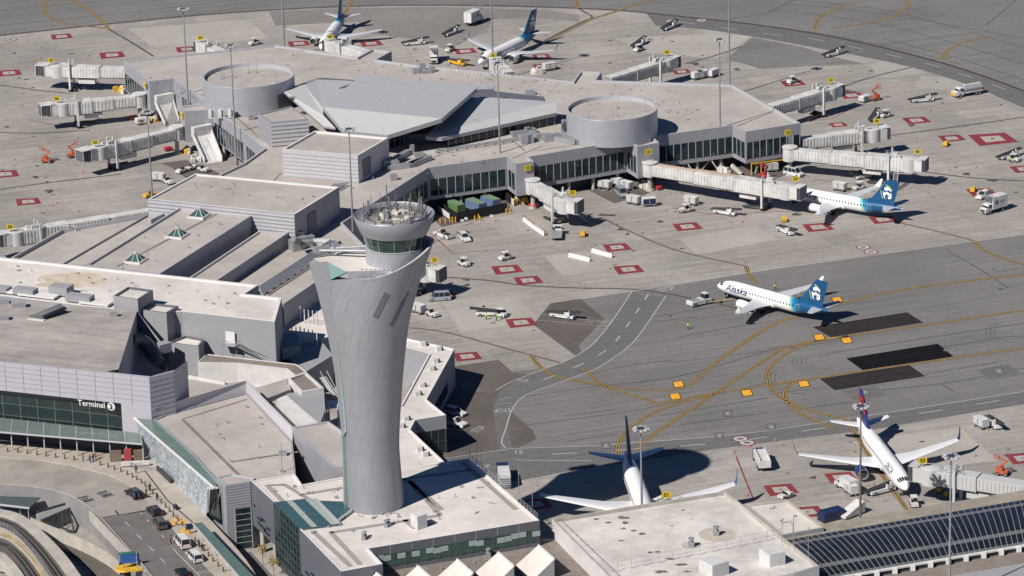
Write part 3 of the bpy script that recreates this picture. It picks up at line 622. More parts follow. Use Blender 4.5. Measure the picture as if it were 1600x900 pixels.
A, B = P(700, 226, Z), P(866, 192, Z); glass_band(fr, A, B, Z-.5, 13.2, 2.2, out=(0, -1))
b = MB(); pts = [P(x, y, Z-.5) for x, y in ((450, 152), (500, 135), (720, 150), (850, 165), (860, 186), (705, 222), (610, 226), (540, 215))]; b.prism([(p.x, p.y) for p in pts], Z-.5, 13.4, 0); b.build('hall_wall', M_walld, fr)
b = MB(); pts = [P(x, y, 14) for x, y in ((530, 150), (570, 136), (715, 150), (680, 180), (614, 208), (560, 200))]; b.prism([(p.x, p.y) for p in pts], Z-.5, 16.2, 0); b.build('hall_wall', M_walld, fr)
# --- corrugated plant rooms on the roof
M_corr = mat('corrugated_cladding', (.46, .455, .475), .5, metal=.1, var=.05, vs=.4)
def corr(b, A, B, z0, z1, step=.9, m=0, out=(0, -1)):
    A = Vector(A); B = Vector(B); L = (B-A).length; e = (B-A)/L; nn = Vector((e.y, -e.x))
    if nn.dot(Vector(out)) < 0: nn = -nn
    n = int((z1-z0)/step); c = (A+B)/2+nn*.06
    for i in range(n): b.box((c.x, c.y, z0+(i+.5)*(z1-z0)/n), (L, .12, (z1-z0)/n*.55), math.atan2(e.y, e.x), m)
pr = thing('plant_room', 'grey corrugated plant room with louvred door on the concourse roof below the faceted roof', 'plant room', P(525, 270, Z-.5), group='plant rooms on the concourse roof')
q = [(441, 233), (492, 204), (607, 215), (559, 243)]; xy = roofed(pr, q, 18.0, Z-.5, M_corr, M_roof, par=.5, parm=M_parw)
b = MB(); corr(b, P2(441, 233, 18), P2(559, 243, 18), Z-.4, 17.7); b.build('cladding_rib', M_corr, pr)
b = MB(); A, B = P2(559, 243, 18), P2(607, 215, 18); p0, p1 = lerp2(A, B, .14), lerp2(A, B, .40); e = Vector(p1)-Vector(p0); b.box(((p0[0]+p1[0])/2+.06, (p0[1]+p1[1])/2-.06, 14), (e.length, .14, 4.4), math.atan2(e.y, e.x)); b.build('louvre_door', M_walld, pr)
b = MB(); c = P(469, 272, Z-.4); b.box((c.x, c.y-.1, Z+.7), (1.1, .2, 2.2)); b.box((c.x-.4, c.y-1.1, Z-.35), (2.2, 1.2, .3)); b.build('door', M_wallw, pr)
pr2 = thing('plant_room', 'small tall grey corrugated plant room left of the larger one, by the short gates', 'plant room', P(430, 215, Z-.5), group='plant rooms on the concourse roof')
q = [(403, 178), (455, 166), (482, 186), (423, 191)]; roofed(pr2, q, 17.5, Z-.5, M_wall, M_roof, par=.3)
b = MB(); corr(b, P2(423, 191, 17.5), P2(482, 186, 17.5), Z-.4, 17.2, 1.0); b.build('cladding_rib', M_corr, pr2)
# --- pipe bundle running over the connector roof
pb = thing('pipe_rack', 'bundle of silver pipes running on supports across the tan roof behind the control tower', 'pipes', P(470, 410, Z))
b = MB()
for k in range(5):
    A = P(404+k*1.5, 449+k*2.6, Z+.4); B = P(517+k*3.0, 375+k*1.8, Z+.4); b.tube(A, B, .23, n=8)
b.build('pipe', M_metal, pb, smooth=60)
b = MB()
for k in range(12):
    A = P(410, 456, Z); B = P(524, 380, Z); c = A+(B-A)*k/11; b.box((c.x, c.y, Z-.2), (3.0, .3, .8), .6)
b.build('pipe_support', M_dark, pb)
b = MB()
for k in range(5):
    A = P(508+k*5, 296-k*.5, Z+.3); b.tube(A, P(524+k*5, 287-k*.5, Z+.3), .2, n=6)
b.build('pipe', M_metal, pb)
hv = thing('air_handling_unit', 'grey cluster of fans and ducts on the roof beside the pipe bundle', 'air unit', P(472, 385, Z-.5))
b = MB()
for x, y, sx, sy, h in ((462, 390, 2.4, 2.4, 2.4), (470, 383, 3.0, 2, 2.0), (480, 384, 2.0, 2.5, 1.4), (466, 379, 2, 2, 2.8), (475, 377, 3.6, 1.2, 1.2), (484, 378, 1.8, 1.8, 1.6)):
    c = P(x, y, Z-.5); b.box((c.x, c.y, Z-.5+h/2), (sx, sy, h), .5)
b.build('housing', M_galv, hv)
b = MB(); A, B = P(478, 374, Z), P(522, 377, Z); b.bar(A, B, 1.0, .7); b.build('duct', M_white, hv)
b = MB(); b.tube(P(466, 377, Z+2.4), P(466, 377, Z+3.2), .8, n=12); b.tube(P(475, 383, Z+1.6), P(475, 383, Z+2.2), .8, n=12); b.build('fan', M_dark, hv)
# --- stepped halls running down to the terminal
h1 = thing('hall_block', 'tall tan-roofed grey hall block with a louvred door, left of the control tower head', 'terminal building', P(400, 380, 0), group='stepped hall blocks')
roofed(h1, [(231, 311), (305, 271), (530, 292), (460, 335)], 18.5, 0, M_wall, M_roof, par=.4, parm=M_parw)
b = MB(); corr(b, P2(231, 311, 18.5), P2(460, 335, 18.5), 13, 18.3, .8); b.build('cladding_rib', M_corr, h1)
A, B = P2(460, 335, 18.5), P2(530, 292, 18.5); p0, p1 = lerp2(A, B, .28), lerp2(A, B, .46); e = Vector(p1)-Vector(p0); b = MB(); b.box(((p0[0]+p1[0])/2+.08, (p0[1]+p1[1])/2-.08, 14.2), (e.length, .14, 4.6), math.atan2(e.y, e.x)); b.build('louvre_door', M_walld, h1)
specks(h1, 18.1, 14, ((260, 305), (230, 22), (50, -25)))
h2 = thing('hall_block', 'tan-roofed hall block carrying three pyramid skylights in a row', 'terminal building', P(260, 400, 0), group='stepped hall blocks')
roofed(h2, [(287, 319.5), (399, 333), (249, 428), (134, 414)], 17.2, 0, M_wall, M_roof, par=.5, parm=M_par)
specks(h2, 16.7, 16, ((280, 330), (100, 10), (-140, 85)))
b = MB(); A, B = P2(399, 335, 14), P2(230, 437, 14); 
h3 = thing('hall_block', 'narrow tan-roofed hall strip between the skylight hall and the tower', 'terminal building', P(370, 420, 0), group='stepped hall blocks')
roofed(h3, [(404, 361), (451, 363), (330, 444), (286, 440)], 14.0, 0, M_wall, M_roof, par=.4, parm=M_par)
h4 = thing('hall_block', 'lowest tan-roofed hall strip beside the long jet bridge at the left edge', 'terminal building', P(120, 400, 0), group='stepped hall blocks')
roofed(h4, [(96, 358), (233, 334), (98, 412), (16, 403)], 9.0, 0, M_wall, M_roof, par=.9, parm=M_par)
b = MB(); x = PX([(233, 334), (286, 321), (134, 410), (98, 411)], 9.0); b.prism(x, 8.2, 8.5, 0); b.build('gutter_roof', M_roof, h4)
b = MB(); x = PX([(231, 311), (288, 318), (236, 343)], 15.5); b.prism(x, 0, 15.5, 0); corr(b, P2(231, 312, 18), P2(286, 318, 18), 12, 15); b.build('cladding', M_corr, h1)
b = MB()
for k in range(8): 
    c = P(101+k*.9, 357, 9); 
c = P(106, 362, 8.2); b.bar((c.x-1.8, c.y, 9.6), (c.x+1.8, c.y, 9.6), .12); b.bar((c.x-1.8, c.y, 8.2), (c.x-1.8, c.y, 9.6), .12); b.bar((c.x+1.8, c.y, 8.2), (c.x+1.8, c.y, 9.6), .12); b.build('roof_rail', M_white, h4)
for k, (x, y) in enumerate(((311, 338), (277, 369), (212, 408))):
    c = P(x, y, 16.7); t = thing('pyramid_skylight', ('farthest', 'middle', 'nearest')[k]+' of the three green glass pyramid skylights on the tan roof', 'skylight', c, group='pyramid skylights in a row')
    a_ = 1.9; an = HALL_ANG; ca, sa = math.cos(an), math.sin(an)
    def rt(u, v, zz): return (c.x+u*ca-v*sa, c.y+u*sa+v*ca, zz)
    base = [rt(i*a_, j*a_, c.z+.35) for i, j in ((-1, -1), (1, -1), (1, 1), (-1, 1))]; ap = rt(0, 0, c.z+2.2)
    b = MB(); b.add(base+[ap], [[0, 1, 4], [1, 2, 4], [2, 3, 4], [3, 0, 4]]); b.build('glazing', M_glg, t)
    b = MB()
    for p in base: b.bar(p, ap, .16)
    for i in range(4):
        b.bar(base[i], base[(i+1) % 4], .22); m_ = (Vector(base[i])+Vector(base[(i+1) % 4]))/2; b.bar(m_, ap, .10)
    b.build('frame', M_white, t)
    b = MB(); b.box((c.x, c.y, c.z+.17), (2*a_+.5, 2*a_+.5, .34), an); b.build('kerb', M_wallw, t)
b = MB(); b.ribbon(PX([(345, 331), (182, 417)], 16.7), .8, 16.73); b.build('walk_pad', M_roofb, h2)
# --- terminal two, north wing with white roof
tn = thing('terminal_wing', 'white-roofed terminal wing with plain grey stucco wall, outside stair and white double door', 'terminal building', P(300, 520, 0))
TN = [(-60, 394), (0, 402), (404, 445), (382, 459), (440, 465), (429, 503), (285, 487), (215, 487), (120, 477), (-60, 455)]
roofed(tn, TN, 17.5, 0, M_wallg, M_roofw, par=.35, pw=.7, parm=M_parw)
specks(tn, 17.15, 30, ((20, 415), (370, 45), (0, 30)))
b = MB(); c = P(110, 438, 17.16); b.poly([(c.x+7*math.cos(t*.5236)*(1+.3*math.sin(3*t)), c.y+6*math.sin(t*.5236), 17.165) for t in range(12)]); b.build('rust_stain', mat('rust_stain', (.55, .47, .37), .85, var=.25, vs=.4), tn)
for nm, q, z, z0, rf in (('stair_tower', [(177, 462), (200, 448), (239, 453), (215, 468)], 20.9, 14, M_roofw), ('stair_tower', [(222, 484), (241, 474), (279, 478), (260, 489)], 18.2, 0, M_roofw), ('stair_tower', [(262, 535), (290, 524), (319, 530), (310, 541)], 12.1, 0, M_roofw)):
    xy = PX(q, z); xy = xy if area(xy) > 0 else xy[::-1]; b = MB(); b.prism(xy, z0, z, 0, top=False); ii = inset(xy, .35)
    n = 4; b.add([(x, y, z) for x, y in xy]+[(x, y, z) for x, y in ii]+[(x, y, z-.5) for x, y in ii], [[i, (i+1) % n, n+(i+1) % n, n+i] for i in range(n)]+[[n+i, n+(i+1) % n, 2*n+(i+1) % n, 2*n+i] for i in range(n)], 2); b.poly([(x, y, z-.45) for x, y in ii], 1)
    b.build(nm, [M_wallg, rf, M_walld], tn)
b = MB(); A = P2(340, 494, 13.6); B = P2(372, 497, 13.6)
dd = P(357, 540, 5.2); fy = P2(357, 495.5, 17.5)[1]; fx = P2(357, 495.5, 17.5)[0]
b.box((fx+.2, fy-.35, 13.1), (2.2, .2, 2.4), HALL_ANG); b.build('door', M_parw, tn)
b = MB(); b.box((fx+.1, fy-1.4, 11.8), (3.4, 2.0, .15), HALL_ANG)
for s_ in (-1.5, 1.5): b.bar((fx+s_, fy-2.2, 8), (fx+s_, fy-2.2, 12.9), .1)
b.bar((fx-1.6, fy-2.3, 12.9), (fx+1.6, fy-2.3, 12.9), .08)
for k in range(16): b.box((fx+2.0+k*.45, fy-1.6-k*.06, 11.7-k*.24), (.42, 1.4, .08), HALL_ANG)
for s_ in (-.75, .75): b.bar((fx+1.8, fy-1.6+s_, 12.7), (fx+9, fy-2.6+s_, 8.9), .08); b.bar((fx+1.8, fy-1.6+s_, 11.6), (fx+9, fy-2.6+s_, 7.8), .16)
b.build('outside_stair', M_galv, tn)
# pockets along the ridge between the two roofs
b = MB()
for x, y, w_, d_, h in ((16, 456, 6, 2.5, .5), (40, 459, 5, 2.4, 1.3), (96, 458, 4.5, 3.2, 1.8), (60, 462, 9, 2.5, .35), (125, 470, 6, 2.4, 1.4), (150, 474, 7, 2.5, .4), (5, 455, 3, 2.4, 1.0)):
    c = P(x, y, 17.5); b.box((c.x, c.y, 17.5+h/2), (w_, d_, h), HALL_ANG, 0 if h < .6 else 1)
b.build('roof_curb', [M_parw, M_wallg], tn)
# --- terminal two main hall with sloping roof, sign and glazing
t2 = thing('terminal_building', 'terminal hall with sloping tan roof, lilac panelled front and Terminal 2 sign', 'terminal building', P(100, 700, 5))
ZF, ZB = 22.0, 18.4
F0, F1 = P(-60, 557, ZF), P(164, 581, ZF); B0, B1 = P(-60, 460, ZB), P(214, 486, ZB); C1 = P(185, 577, ZF-.3)
b = MB(); b.poly([F0, F1, C1, B1, B0]); b.build('roof', mat('roof_membrane_aged', (.40, .365, .335), .85, var=.12, vs=.4, dirt=.24, ds=.07, streak=(HALL_ANG, 18, 2, .18)), t2)
b = MB(); b.poly([C1, B1, B1-Vector((0, 0, 12)), C1-Vector((0, 0, 16))][::-1]); b.poly([B1, B0, B0-Vector((0, 0, 14)), B1-Vector((0, 0, 14))]); b.build('side_wall', M_wallg, t2)
fa0, fa1, fa2 = P(-60, 557.5, ZF+.2), P(233, 590, ZF), P(271, 580, ZF)
b = MB(); dz = Vector((0, 0, 1))
ztop = ZF; zg = 15.8
fr0 = Vector((fa0.x, fa0.y)); fr1 = Vector((fa1.x, fa1.y)); fr2 = Vector((fa2.x, fa2.y)); ef = (fr1-fr0).normalized(); nf = Vector((ef.y, -ef.x)); nf = nf if nf.y < 0 else -nf
pil = P(191, 629, zg); tp = (Vector((pil.x, pil.y))-fr0).dot(ef)/(fr1-fr0).length; frp = fr0+(fr1-fr0)*tp
back = -nf*2.2
def v3(p, z): return (p.x, p.y, z)
b.poly([v3(fr0, zg), v3(fr1, zg), v3(fr1, ztop), v3(fr0, ztop)]); b.poly([v3(frp, 12.5), v3(fr1, 12.5), v3(fr1, zg), v3(frp, zg)]); b.poly([v3(fr1, 12.5), v3(fr2, 12.5), v3(fr2, ztop), v3(fr1, ztop)])
b.poly([v3(frp, 0), v3(fr1, 0), v3(fr1, 12.5), v3(frp, 12.5)])
b.poly([v3(fr0+back*.4, ztop-.05), v3(fr0, ztop), v3(fr1, ztop), v3(fr1+back*.4, ztop-.05)]); b.poly([v3(fr2, 0), v3(fr2+back*3, 0), v3(fr2+back*3, ztop), v3(fr2, ztop)])
b.poly([v3(fr1, ztop), v3(fr2, ztop), v3(fr2+back, ztop-.3), v3(fr1+back, ztop-.3)]); b.poly([v3(fr1+back, ztop-.3), v3(fr2+back, ztop-.3), v3(fr2+back, 12), v3(fr1+back, 12)][::-1])
b.poly([v3(fr1, 0), v3(fr2, 0), v3(fr2, 12.5), v3(fr1, 12.5)])
b.build('front_cladding', mat('lilac_front_panel', (.40, .385, .425), .5, var=.04, vs=.3), t2)
b = MB(); L = (fr1-fr0).length
for k in range(1, int(L/4.1)+1):
    p = fr1-ef*4.1*k*.985
    if (p-fr0).dot(ef) > 0: b.box((p.x+nf.x*.02, p.y+nf.y*.02, (zg+ztop)/2), (.09, .06, ztop-zg), math.atan2(ef.y, ef.x))
for k in range(1, 6):
    c = (fr0+fr1)/2; b.box((c.x+nf.x*.02, c.y+nf.y*.02, zg+k*1.05), (L, .05, .05), math.atan2(ef.y, ef.x))
e2 = (fr2-fr1).normalized(); n2 = Vector((e2.y, -e2.x)); c = (fr1+fr2)/2
for k in range(1, 9): b.box((c.x+n2.x*.02, c.y+n2.y*.02, 12.6+k*1.04), ((fr2-fr1).length, .05, .06), math.atan2(e2.y, e2.x))
b.build('panel_joint', mat('joint_grey', (.24, .235, .26), .6), t2)
gb = -nf*1.6
A, B = fr0+gb, frp+gb
gw = glass_band(t2, A, B, 5, zg-.9, 3.9, out=(nf.x, nf.y), glass=mat('terminal_glass', (.014, .027, .029), .1, spec=.8, var=.35, vs=.3), rows=3, mull=mat('mullion_green', (.11, .14, .135), .4))
b = MB(); b.poly([v3(fr0, zg), v3(frp, zg), v3(frp+gb, zg), v3(fr0+gb, zg)][::-1]); b.poly([v3(fr0+gb*.6, zg-.95), v3(frp+gb*.6, zg-.95), v3(frp+gb*.6, zg), v3(fr0+gb*.6, zg)]); b.build('soffit', M_walld, t2)
# sign: Terminal 2
sgn = MB(); vv, ff = text_mesh('Terminal', 1.7, bold=.02, align='RIGHT'); o_ = P(167, 635.5, zg-.5); th = math.atan2(ef.y, ef.x); ca, sa = math.cos(th), math.sin(th)
base = frp-ef*3.5+nf*.1
for dpt in (.12,): sgn.add([(base.x+v.x*ca+nf.x*dpt, base.y+v.x*sa+nf.y*dpt, zg-.75+v.y) for v in vv], ff)
sg = sgn.build('sign_lettering', M_parw, t2)
dsc = MB(); cc = frp-ef*2.2+nf*.12
dsc.poly([(cc.x+.85*math.cos(t*.2618)*ca, cc.y+.85*math.cos(t*.2618)*sa, zg-.85+.85*math.sin(t*.2618)) for t in range(24)]); ds_ = dsc.build('sign_disc', M_parw, t2)
tx = MB(); vv, ff = text_mesh('2', 1.5, bold=.03); tx.add([(cc.x+v.x*ca+nf.x*.15, cc.y+v.x*sa+nf.y*.15, zg-.85+v.y) for v in vv], ff); tx.build('sign_number', M_blk, ds_)
# glass canopy along the kerb
cn0, cn1 = P(-60, 668, 9.5), P(222, 692, 9.5); cb0, cb1 = fr0+nf*.2, frp+ef*4+nf*.2
b = MB(); b.poly([(cn0.x, cn0.y, 9.2), (cn1.x, cn1.y, 9.2), (cb1.x, cb1.y, 9.9), (cb0.x, cb0.y, 9.9)]); cg = b.build('canopy_glass', M_glc, t2)
b = MB()
for k in range(12):
    t_ = k/11; p = cn0+(cn1-cn0)*t_; b.tube((p.x, p.y+1.0, 5), (p.x, p.y+1.0, 9.2), .14, n=8); q_ = cb0+(cb1-cb0)*t_; b.bar((p.x, p.y, 9.25), (q_.x, q_.y, 9.95), .1)
b.bar((cn0.x, cn0.y, 9.2), (cn1.x, cn1.y, 9.2), .2, .3); b.build('canopy_frame', M_mull, t2)
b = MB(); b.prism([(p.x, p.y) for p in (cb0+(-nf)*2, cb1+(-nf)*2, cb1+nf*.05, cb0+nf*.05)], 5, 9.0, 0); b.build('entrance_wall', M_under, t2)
# notch with curved duct
b = MB(); D1, D2 = P(214, 486, ZB), P(256, 540, 12.5); D3 = P(258, 548, 11.5)
b.poly([D1, D2, D2-dz*9, D1-dz*9]); b.poly([P(185, 577, ZF-.3)-dz*9.5, P(262, 560, 12.5)-dz*2, D2-dz*6, D1-dz*8]); b.build('light_well', M_wallg, t2)
b = MB(); pts = [P(206, 530, 16), P(220, 528, 15.5), P(232, 536, 14), P(242, 552, 12), P(249, 566, 10.5)]
for i in range(4): b.tube(pts[i], pts[i+1], 1.15, n=12)
b.build('curved_duct', mat('duct_shade_tone', (.13, .14, .16), .5), t2, smooth=60)  # duct colour darkened to stand in for the shade inside the deep notch
b = MB(); c0_, c1_x = P(245, 545, 12.5), P(264, 540, 12.5); b.bar(c0_, c1_x, 2.2, 2.0); b.build('duct_box', M_wallg, t2)
# roof lantern with tan slope, small vents
ln = thing('roof_lantern', 'grey and tan roof lantern with slatted glazing on the sloping terminal roof', 'roof lantern', P(74, 497, 16))
zr = 19.5; b = MB()
g0 = [P(44, 494, zr), P(69, 498, zr), P(106, 482, zr), P(83, 476, zr)]; rid0, rid1 = P(60, 488, zr+2.0), P(94, 474, zr+2.0)
b.poly([g0[0], g0[1], rid0]); b.poly([g0[0], rid0, rid1, g0[3]]); b.build('metal_slope', M_silv, ln)
b = MB(); m0, m1 = rid0*.45+P(69, 498, zr+.4)*.55, rid1*.45+P(106, 482, zr+.4)*.55; b.poly([rid0, m0, m1, rid1]); b.build('tan_slope', M_cream, ln); b = MB(); b.poly([m0, g0[1], g0[2], m1]); b.build('glazing', M_walld, ln)
b = MB(); b.bar(P(44, 499, zr), P(69, 502, zr), .5, .5); b.build('kerb', M_white, ln)
vn = MB()
for x, y, a_, zq in ((29, 478, 3, 19.0), (177, 493, 1.6, 19.0), (3, 473, 3, 18.8), (2, 499, 3, 19.7)): c = P(x, y, zq); vn.box((c.x, c.y, zq+.4), (a_, a_*.7, 1.1), .2)
vn.build('roof_vent', M_wallg, t2)
# --- lower roofs between terminal and tower
tr = thing('terrace_roof', 'brown gravel strip roof with white edge below the stucco wall', 'roof terrace', P(390, 570, 0))
roofed(tr, [(309, 566), (322, 553), (463, 569), (479, 581), (461, 586), (448, 576), (370, 567)], 9.6, 0, M_wallw, M_roofb, par=.12, pw=.18, parm=M_parw)
lr = thing('low_roof', 'wide flat tan roof with brown walk pads between the terminal front and the tower', 'roof terrace', P(360, 680, 0))
LR = [(240, 655), (262, 646), (385, 613), (457, 690), (462, 739), (400, 751), (345, 758), (300, 708)]
roofed(lr, LR, 13.2, 0, M_wall, M_roof, par=.3, pw=.35, parm=M_wall)
b = MB()
for s in ([(386, 624), (285, 655), (383, 752)], [(361, 722), (466, 706)]): b.ribbon(PX(s, 12.9), .75, 12.93)
b.build('walk_pad', M_roofb, lr)
specks(lr, 12.9, 12, ((300, 650), (90, -20), (60, 80)))
b = MB(); A, B = P(270, 634, 13.4), P(384, 594, 15.2); 
b.poly([P(243, 653, 13), P(385, 613, 13), P(384, 595, 15.3), P(240, 638, 15.3)]); b.poly([P(385, 613, 13), P(457, 690, 13), P(457, 668, 15.3), P(384, 595, 15.3)])
for i, j in (((240, 638), (384, 595)), ((384, 595), (457, 668))): b.bar(P(*i, 15.3), P(*j, 15.3), .3, .14)
b.build('lilac_screen_wall', mat('lilac_panel_light', (.47, .45, .475), .5, var=.05, vs=.3), lr)
b = MB(); b.prism(PX([(268, 583), (300, 590), (352, 599), (384, 595), (384, 606), (268, 634)], 12.6), 0, 12.6, 0, 1); b.bar(P(270, 584, 12.9), P(352, 599, 12.9), .4, .6, 0); b.build('corner_roof', [M_wallw, M_roof], lr)
b = MB(); ml = P(441, 737, 13); b.tube((ml.x, ml.y, 12.9), (ml.x, ml.y, 19), .07, n=6); b.box((ml.x, ml.y, 13.1), (.8, .5, .3)); ml = P(434, 711, 13); b.box((ml.x+1, ml.y, 13.3), (1.6, 1, .8)); b.build('antenna_pole', M_galv, lr)
up = thing('upper_block', 'raised tan-roofed lilac block with panel walls left of the tower shaft', 'terminal building', P(500, 720, 0))
roofed(up, [(456, 667), (513, 658), (560, 690), (560, 730), (520, 729), (482, 692)], 15.5, 0, M_wall, M_roof, par=.4, pw=.4, parm=M_par)
A, B = P2(482, 692, 15.5), P2(520, 729, 15.5); seam_wall(up, A, B, 12.5, 15.3, 2.5); A, B = P2(456, 667, 15.5), P2(482, 692, 15.5); seam_wall(up, A, B, 12.5, 15.3, 2.5)
cr = thing('courtyard_block', 'white-walled block with brown roof and tall grey face in the court behind the tower shaft', 'terminal building', P(470, 630, 0))
roofed(cr, [(450, 591), (478, 581), (506, 606), (471, 612)], 12.5, 0, M_wallw, M_roofb, par=.5, pw=.45, parm=M_wallw)
b = MB(); A = [P(x, y, 12) for x, y in ((448, 614), (507, 606), (508, 657), (503, 658))]; b.prism(PX([(448, 615), (506, 606), (508, 640), (500, 662)], 11.5), 0, 11.5, 0); b.build('grey_face', M_wallg, cr)
b = MB(); b.prism(PX([(384, 596), (400, 606), (450, 591), (448, 615), (500, 662), (458, 668)], 10.5), 0, 10.5, 0, 1)
b.prism(PX([(405, 612), (452, 600), (455, 608), (418, 622)], 11.6), 10.4, 11.6, 2, 1); b.build('inner_court', [M_wallw, M_roof, M_wallg], cr)
b = MB(); b.prism(PX([(432, 624), (447, 617), (497, 660), (470, 665)], 11.9), 10.5, 11.9, 0); b.build('white_inner_wall', M_wallw, cr)
b = MB(); b.prism(PX([(360, 580), (455, 590), (448, 604), (400, 604), (385, 592)], 5), 0, 5, 0, 1); b.build('court_floor', [M_wallw, M_roofw], cr)
b = MB()
for x, y in ((408, 594), (416, 590), (425, 593), (412, 588), (420, 596)): c = P(x, y, 5); b.box((c.x, c.y, 5.6), (2.0, 1.6, 1.3), .5); b.tube((c.x, c.y, 6.2), (c.x, c.y, 6.8), .6, n=10)
b.build('condenser_unit', M_galv, cr)
pl = thing('plant_terrace', 'sunken white plant terrace with rows of thin posts left of the tower shaft', 'roof terrace', P(470, 520, 0))
b = MB(); b.prism(PX([(404, 456), (443, 475), (500, 455), (530, 520), (440, 552), (428, 540), (430, 500)], 6.0), 0, 6.0, 0, 1); b.build('terrace_deck', [M_wallg, M_roofw], pl)
b = MB(); b.prism(PX([(436, 519), (463, 520), (470, 540), (440, 545)], 8.5), 6, 8.5, 0); b.prism(PX([(436, 545), (476, 582), (520, 555), (500, 530)], 6.2), 0, 6.2, 0); b.build('inner_wall', M_wallg, pl)
b = MB(); rnd = random.Random(3)
for k in range(9):
    for s_ in range(2): c = P(443+k*6.5, 478+k*1.6+s_*32+rnd.uniform(-2, 2), 8.5); b.tube((c.x, c.y, 6), (c.x, c.y, 9.2), .14, n=6)
b.build('vent_post', M_white, pl)
fl = thing('stair_landing', 'white outside stair with railings in the gap beside the tower shaft', 'stairs', P(520, 650, 0))
b = MB(); b.box(tuple(P(520, 632, 8)), (5.5, 4, .25), .3)
for k in range(12): b.box(tuple(P(505+k*1.6, 590+k*2.4, 9-k*.1)), (1.4, .6, .1), .5)
for x, y in ((510, 632), (530, 630), (514, 640), (528, 642)): c = P(x, y, 8); b.tube((c.x, c.y, 0), (c.x, c.y, 9.2), .16, n=6)
A, B = P(500, 580, 10), P(522, 622, 9.5); b.bar(A, B, .1); b.bar(A+Vector((1.4, 0, 0)), B+Vector((1.4, 0, 0)), .1); b.build('steel_stair', M_white, fl)
# --- tall corner block with louvred window
kb = thing('corner_block', 'tall narrow grey panelled block with a dark louvred window facing the kerb', 'terminal building', P(370, 868, 0))
KB = [(339, 745), (352, 758), (391, 752.5), (400, 747), (362, 740)]
roofed(kb, KB, 13.8, 0, M_wall, M_roof, par=.3, pw=.3, parm=M_par)
A, B = P2(352, 758, 13.8), P2(391, 752.5, 13.8); glass_band(kb, lerp2(A, B, .32), lerp2(A, B, .97), .4, 8.6, 9, out=(0, -1), rows=6, glass=M_gl, name='louvred_window')
b = MB()
for k in range(9):
    c = (Vector(A)+Vector(B))/2; b.box((c.x, c.y-.03, 9+k*.55), ((Vector(B)-Vector(A)).length, .06, .05), math.atan2(B[1]-A[1], B[0]-A[0]))
b.build('panel_joint', M_mull, kb)
# --- tower base building with white roof
tb = thing('tower_base_building', 'white-roofed dark grey building at the foot of the control tower, with glass lobby', 'terminal building', P(640, 820, 0))
ZT = 14.0
TB = [(392, 751.5), (460, 739.5), (472, 757), (536, 745), (600, 735), (655, 728), (732, 716), (843, 813), (576, 857), (598, 881), (533, 893), (468, 826.5), (427.5, 784)]
roofed(tb, TB, ZT, 5.0, M_walld, M_roofw, par=.35, pw=.4, parm=M_parw)
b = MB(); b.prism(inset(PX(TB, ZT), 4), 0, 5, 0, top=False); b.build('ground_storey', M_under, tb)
b = MB()
for t_ in (.05, .2, .36, .5, .66, .82): x, y = lerp2(P2(392, 751.5, ZT), P2(533, 893, ZT), t_); b.tube((x+.9, y+.6, 0), (x+.9, y+.6, 5), .5, n=12)
b.build('column', M_concw, tb, smooth=True)
A, B = P2(427.5, 784, ZT), P2(468, 826.5, ZT); glass_band(tb, lerp2(A, B, .02), lerp2(A, B, .98), 1.5, ZT-.05, 1.8, out=(-1, -1), glass=mat('lobby_glass', (.02, .04, .04), .06, spec=.9, var=.5, vs=.3), rows=7, mull=M_mulld)
A, B = P2(576, 857, ZT), P2(843, 813, ZT); glass_band(tb, lerp2(A, B, .02), lerp2(A, B, .985), 9.9, 12.3, 2.2, out=(0, -1), rows=1, mull=M_mulld, glass=M_glg)
seam_wall(tb, A, B, 12.4, 13.9, 4)
rnd = random.Random(9); b = MB(); ba = MB()
for k in range(24):
    x, y = lerp2(A, B, (k+.5)/24)
    if rnd.random() < .55: b.box((x, y-.12, 11.5+rnd.uniform(-.2, .3)), (1.5, .08, 1.0), math.atan2(B[1]-A[1], B[0]-A[0]))
b.build('window_blind', mat('window_blind', (.36, .42, .40), .6), tb)
b = MB(); th2 = math.atan2(P2(533, 893, ZT)[1]-P2(392, 751.5, ZT)[1], P2(533, 893, ZT)[0]-P2(392, 751.5, ZT)[0])
for t_, z_, l_ in ((.03, 9.5, 1.2), (.08, 7.6, 2.2), (.12, 8.2, 1.6), (.1, 6.6, 4.5), (.16, 6.2, 2.5), (.18, 7.4, 1.4), (.62, 6.5, 2), (.68, 7.4, 1.6), (.66, 5.8, 1.5), (.78, 6.2, 1.5)):
    x, y = lerp2(P2(392, 751.5, ZT), P2(533, 893, ZT), t_); b.box((x, y, z_), (l_, .14, .35), th2)
b.build('slot_window', M_gl, tb)
# skylight strips in the roof
M_glr = mat('roof_glass_blue_green', (.05, .105, .115), .15, spec=.7, var=.12, vs=.4, lines=(HALL_ANG, 1.6, 2.4, .05, .35))
def flat(root, px, z, mt, name, th=.12):
    xy = PX(px, z); b = MB(); b.prism(xy, z-th, z, 0); return b.build(name, mt, root)
flat(tb, [(427.8, 784.5), (487, 778), (529, 818.5), (468, 826)], ZT+.08, M_glr, 'roof_glazing', .5)
for q in ([(447, 782), (456, 781), (496, 822.5), (487, 823.5)], [(476, 779), (487, 778), (529, 818), (518, 819.5)]): flat(tb, q, ZT+.14, mat('frosted_strip', (.33, .37, .33), .4, lines=(HALL_ANG, 1.6, 2.4, .05, .2)), 'frosted_strip', .05)
flat(tb, [(496, 782), (548, 784), (548, 795), (529, 812)], ZT+.1, M_glr, 'roof_glazing', .45)
b = MB(); b.bar(P(493, 780, ZT+.1), P(530, 818, ZT+.1), .5, .4); b.bar(P(530, 812, ZT+.1), P(550, 797, ZT+.1), .4, .3); b.build('glazing_kerb', M_par, tb)
b = MB()
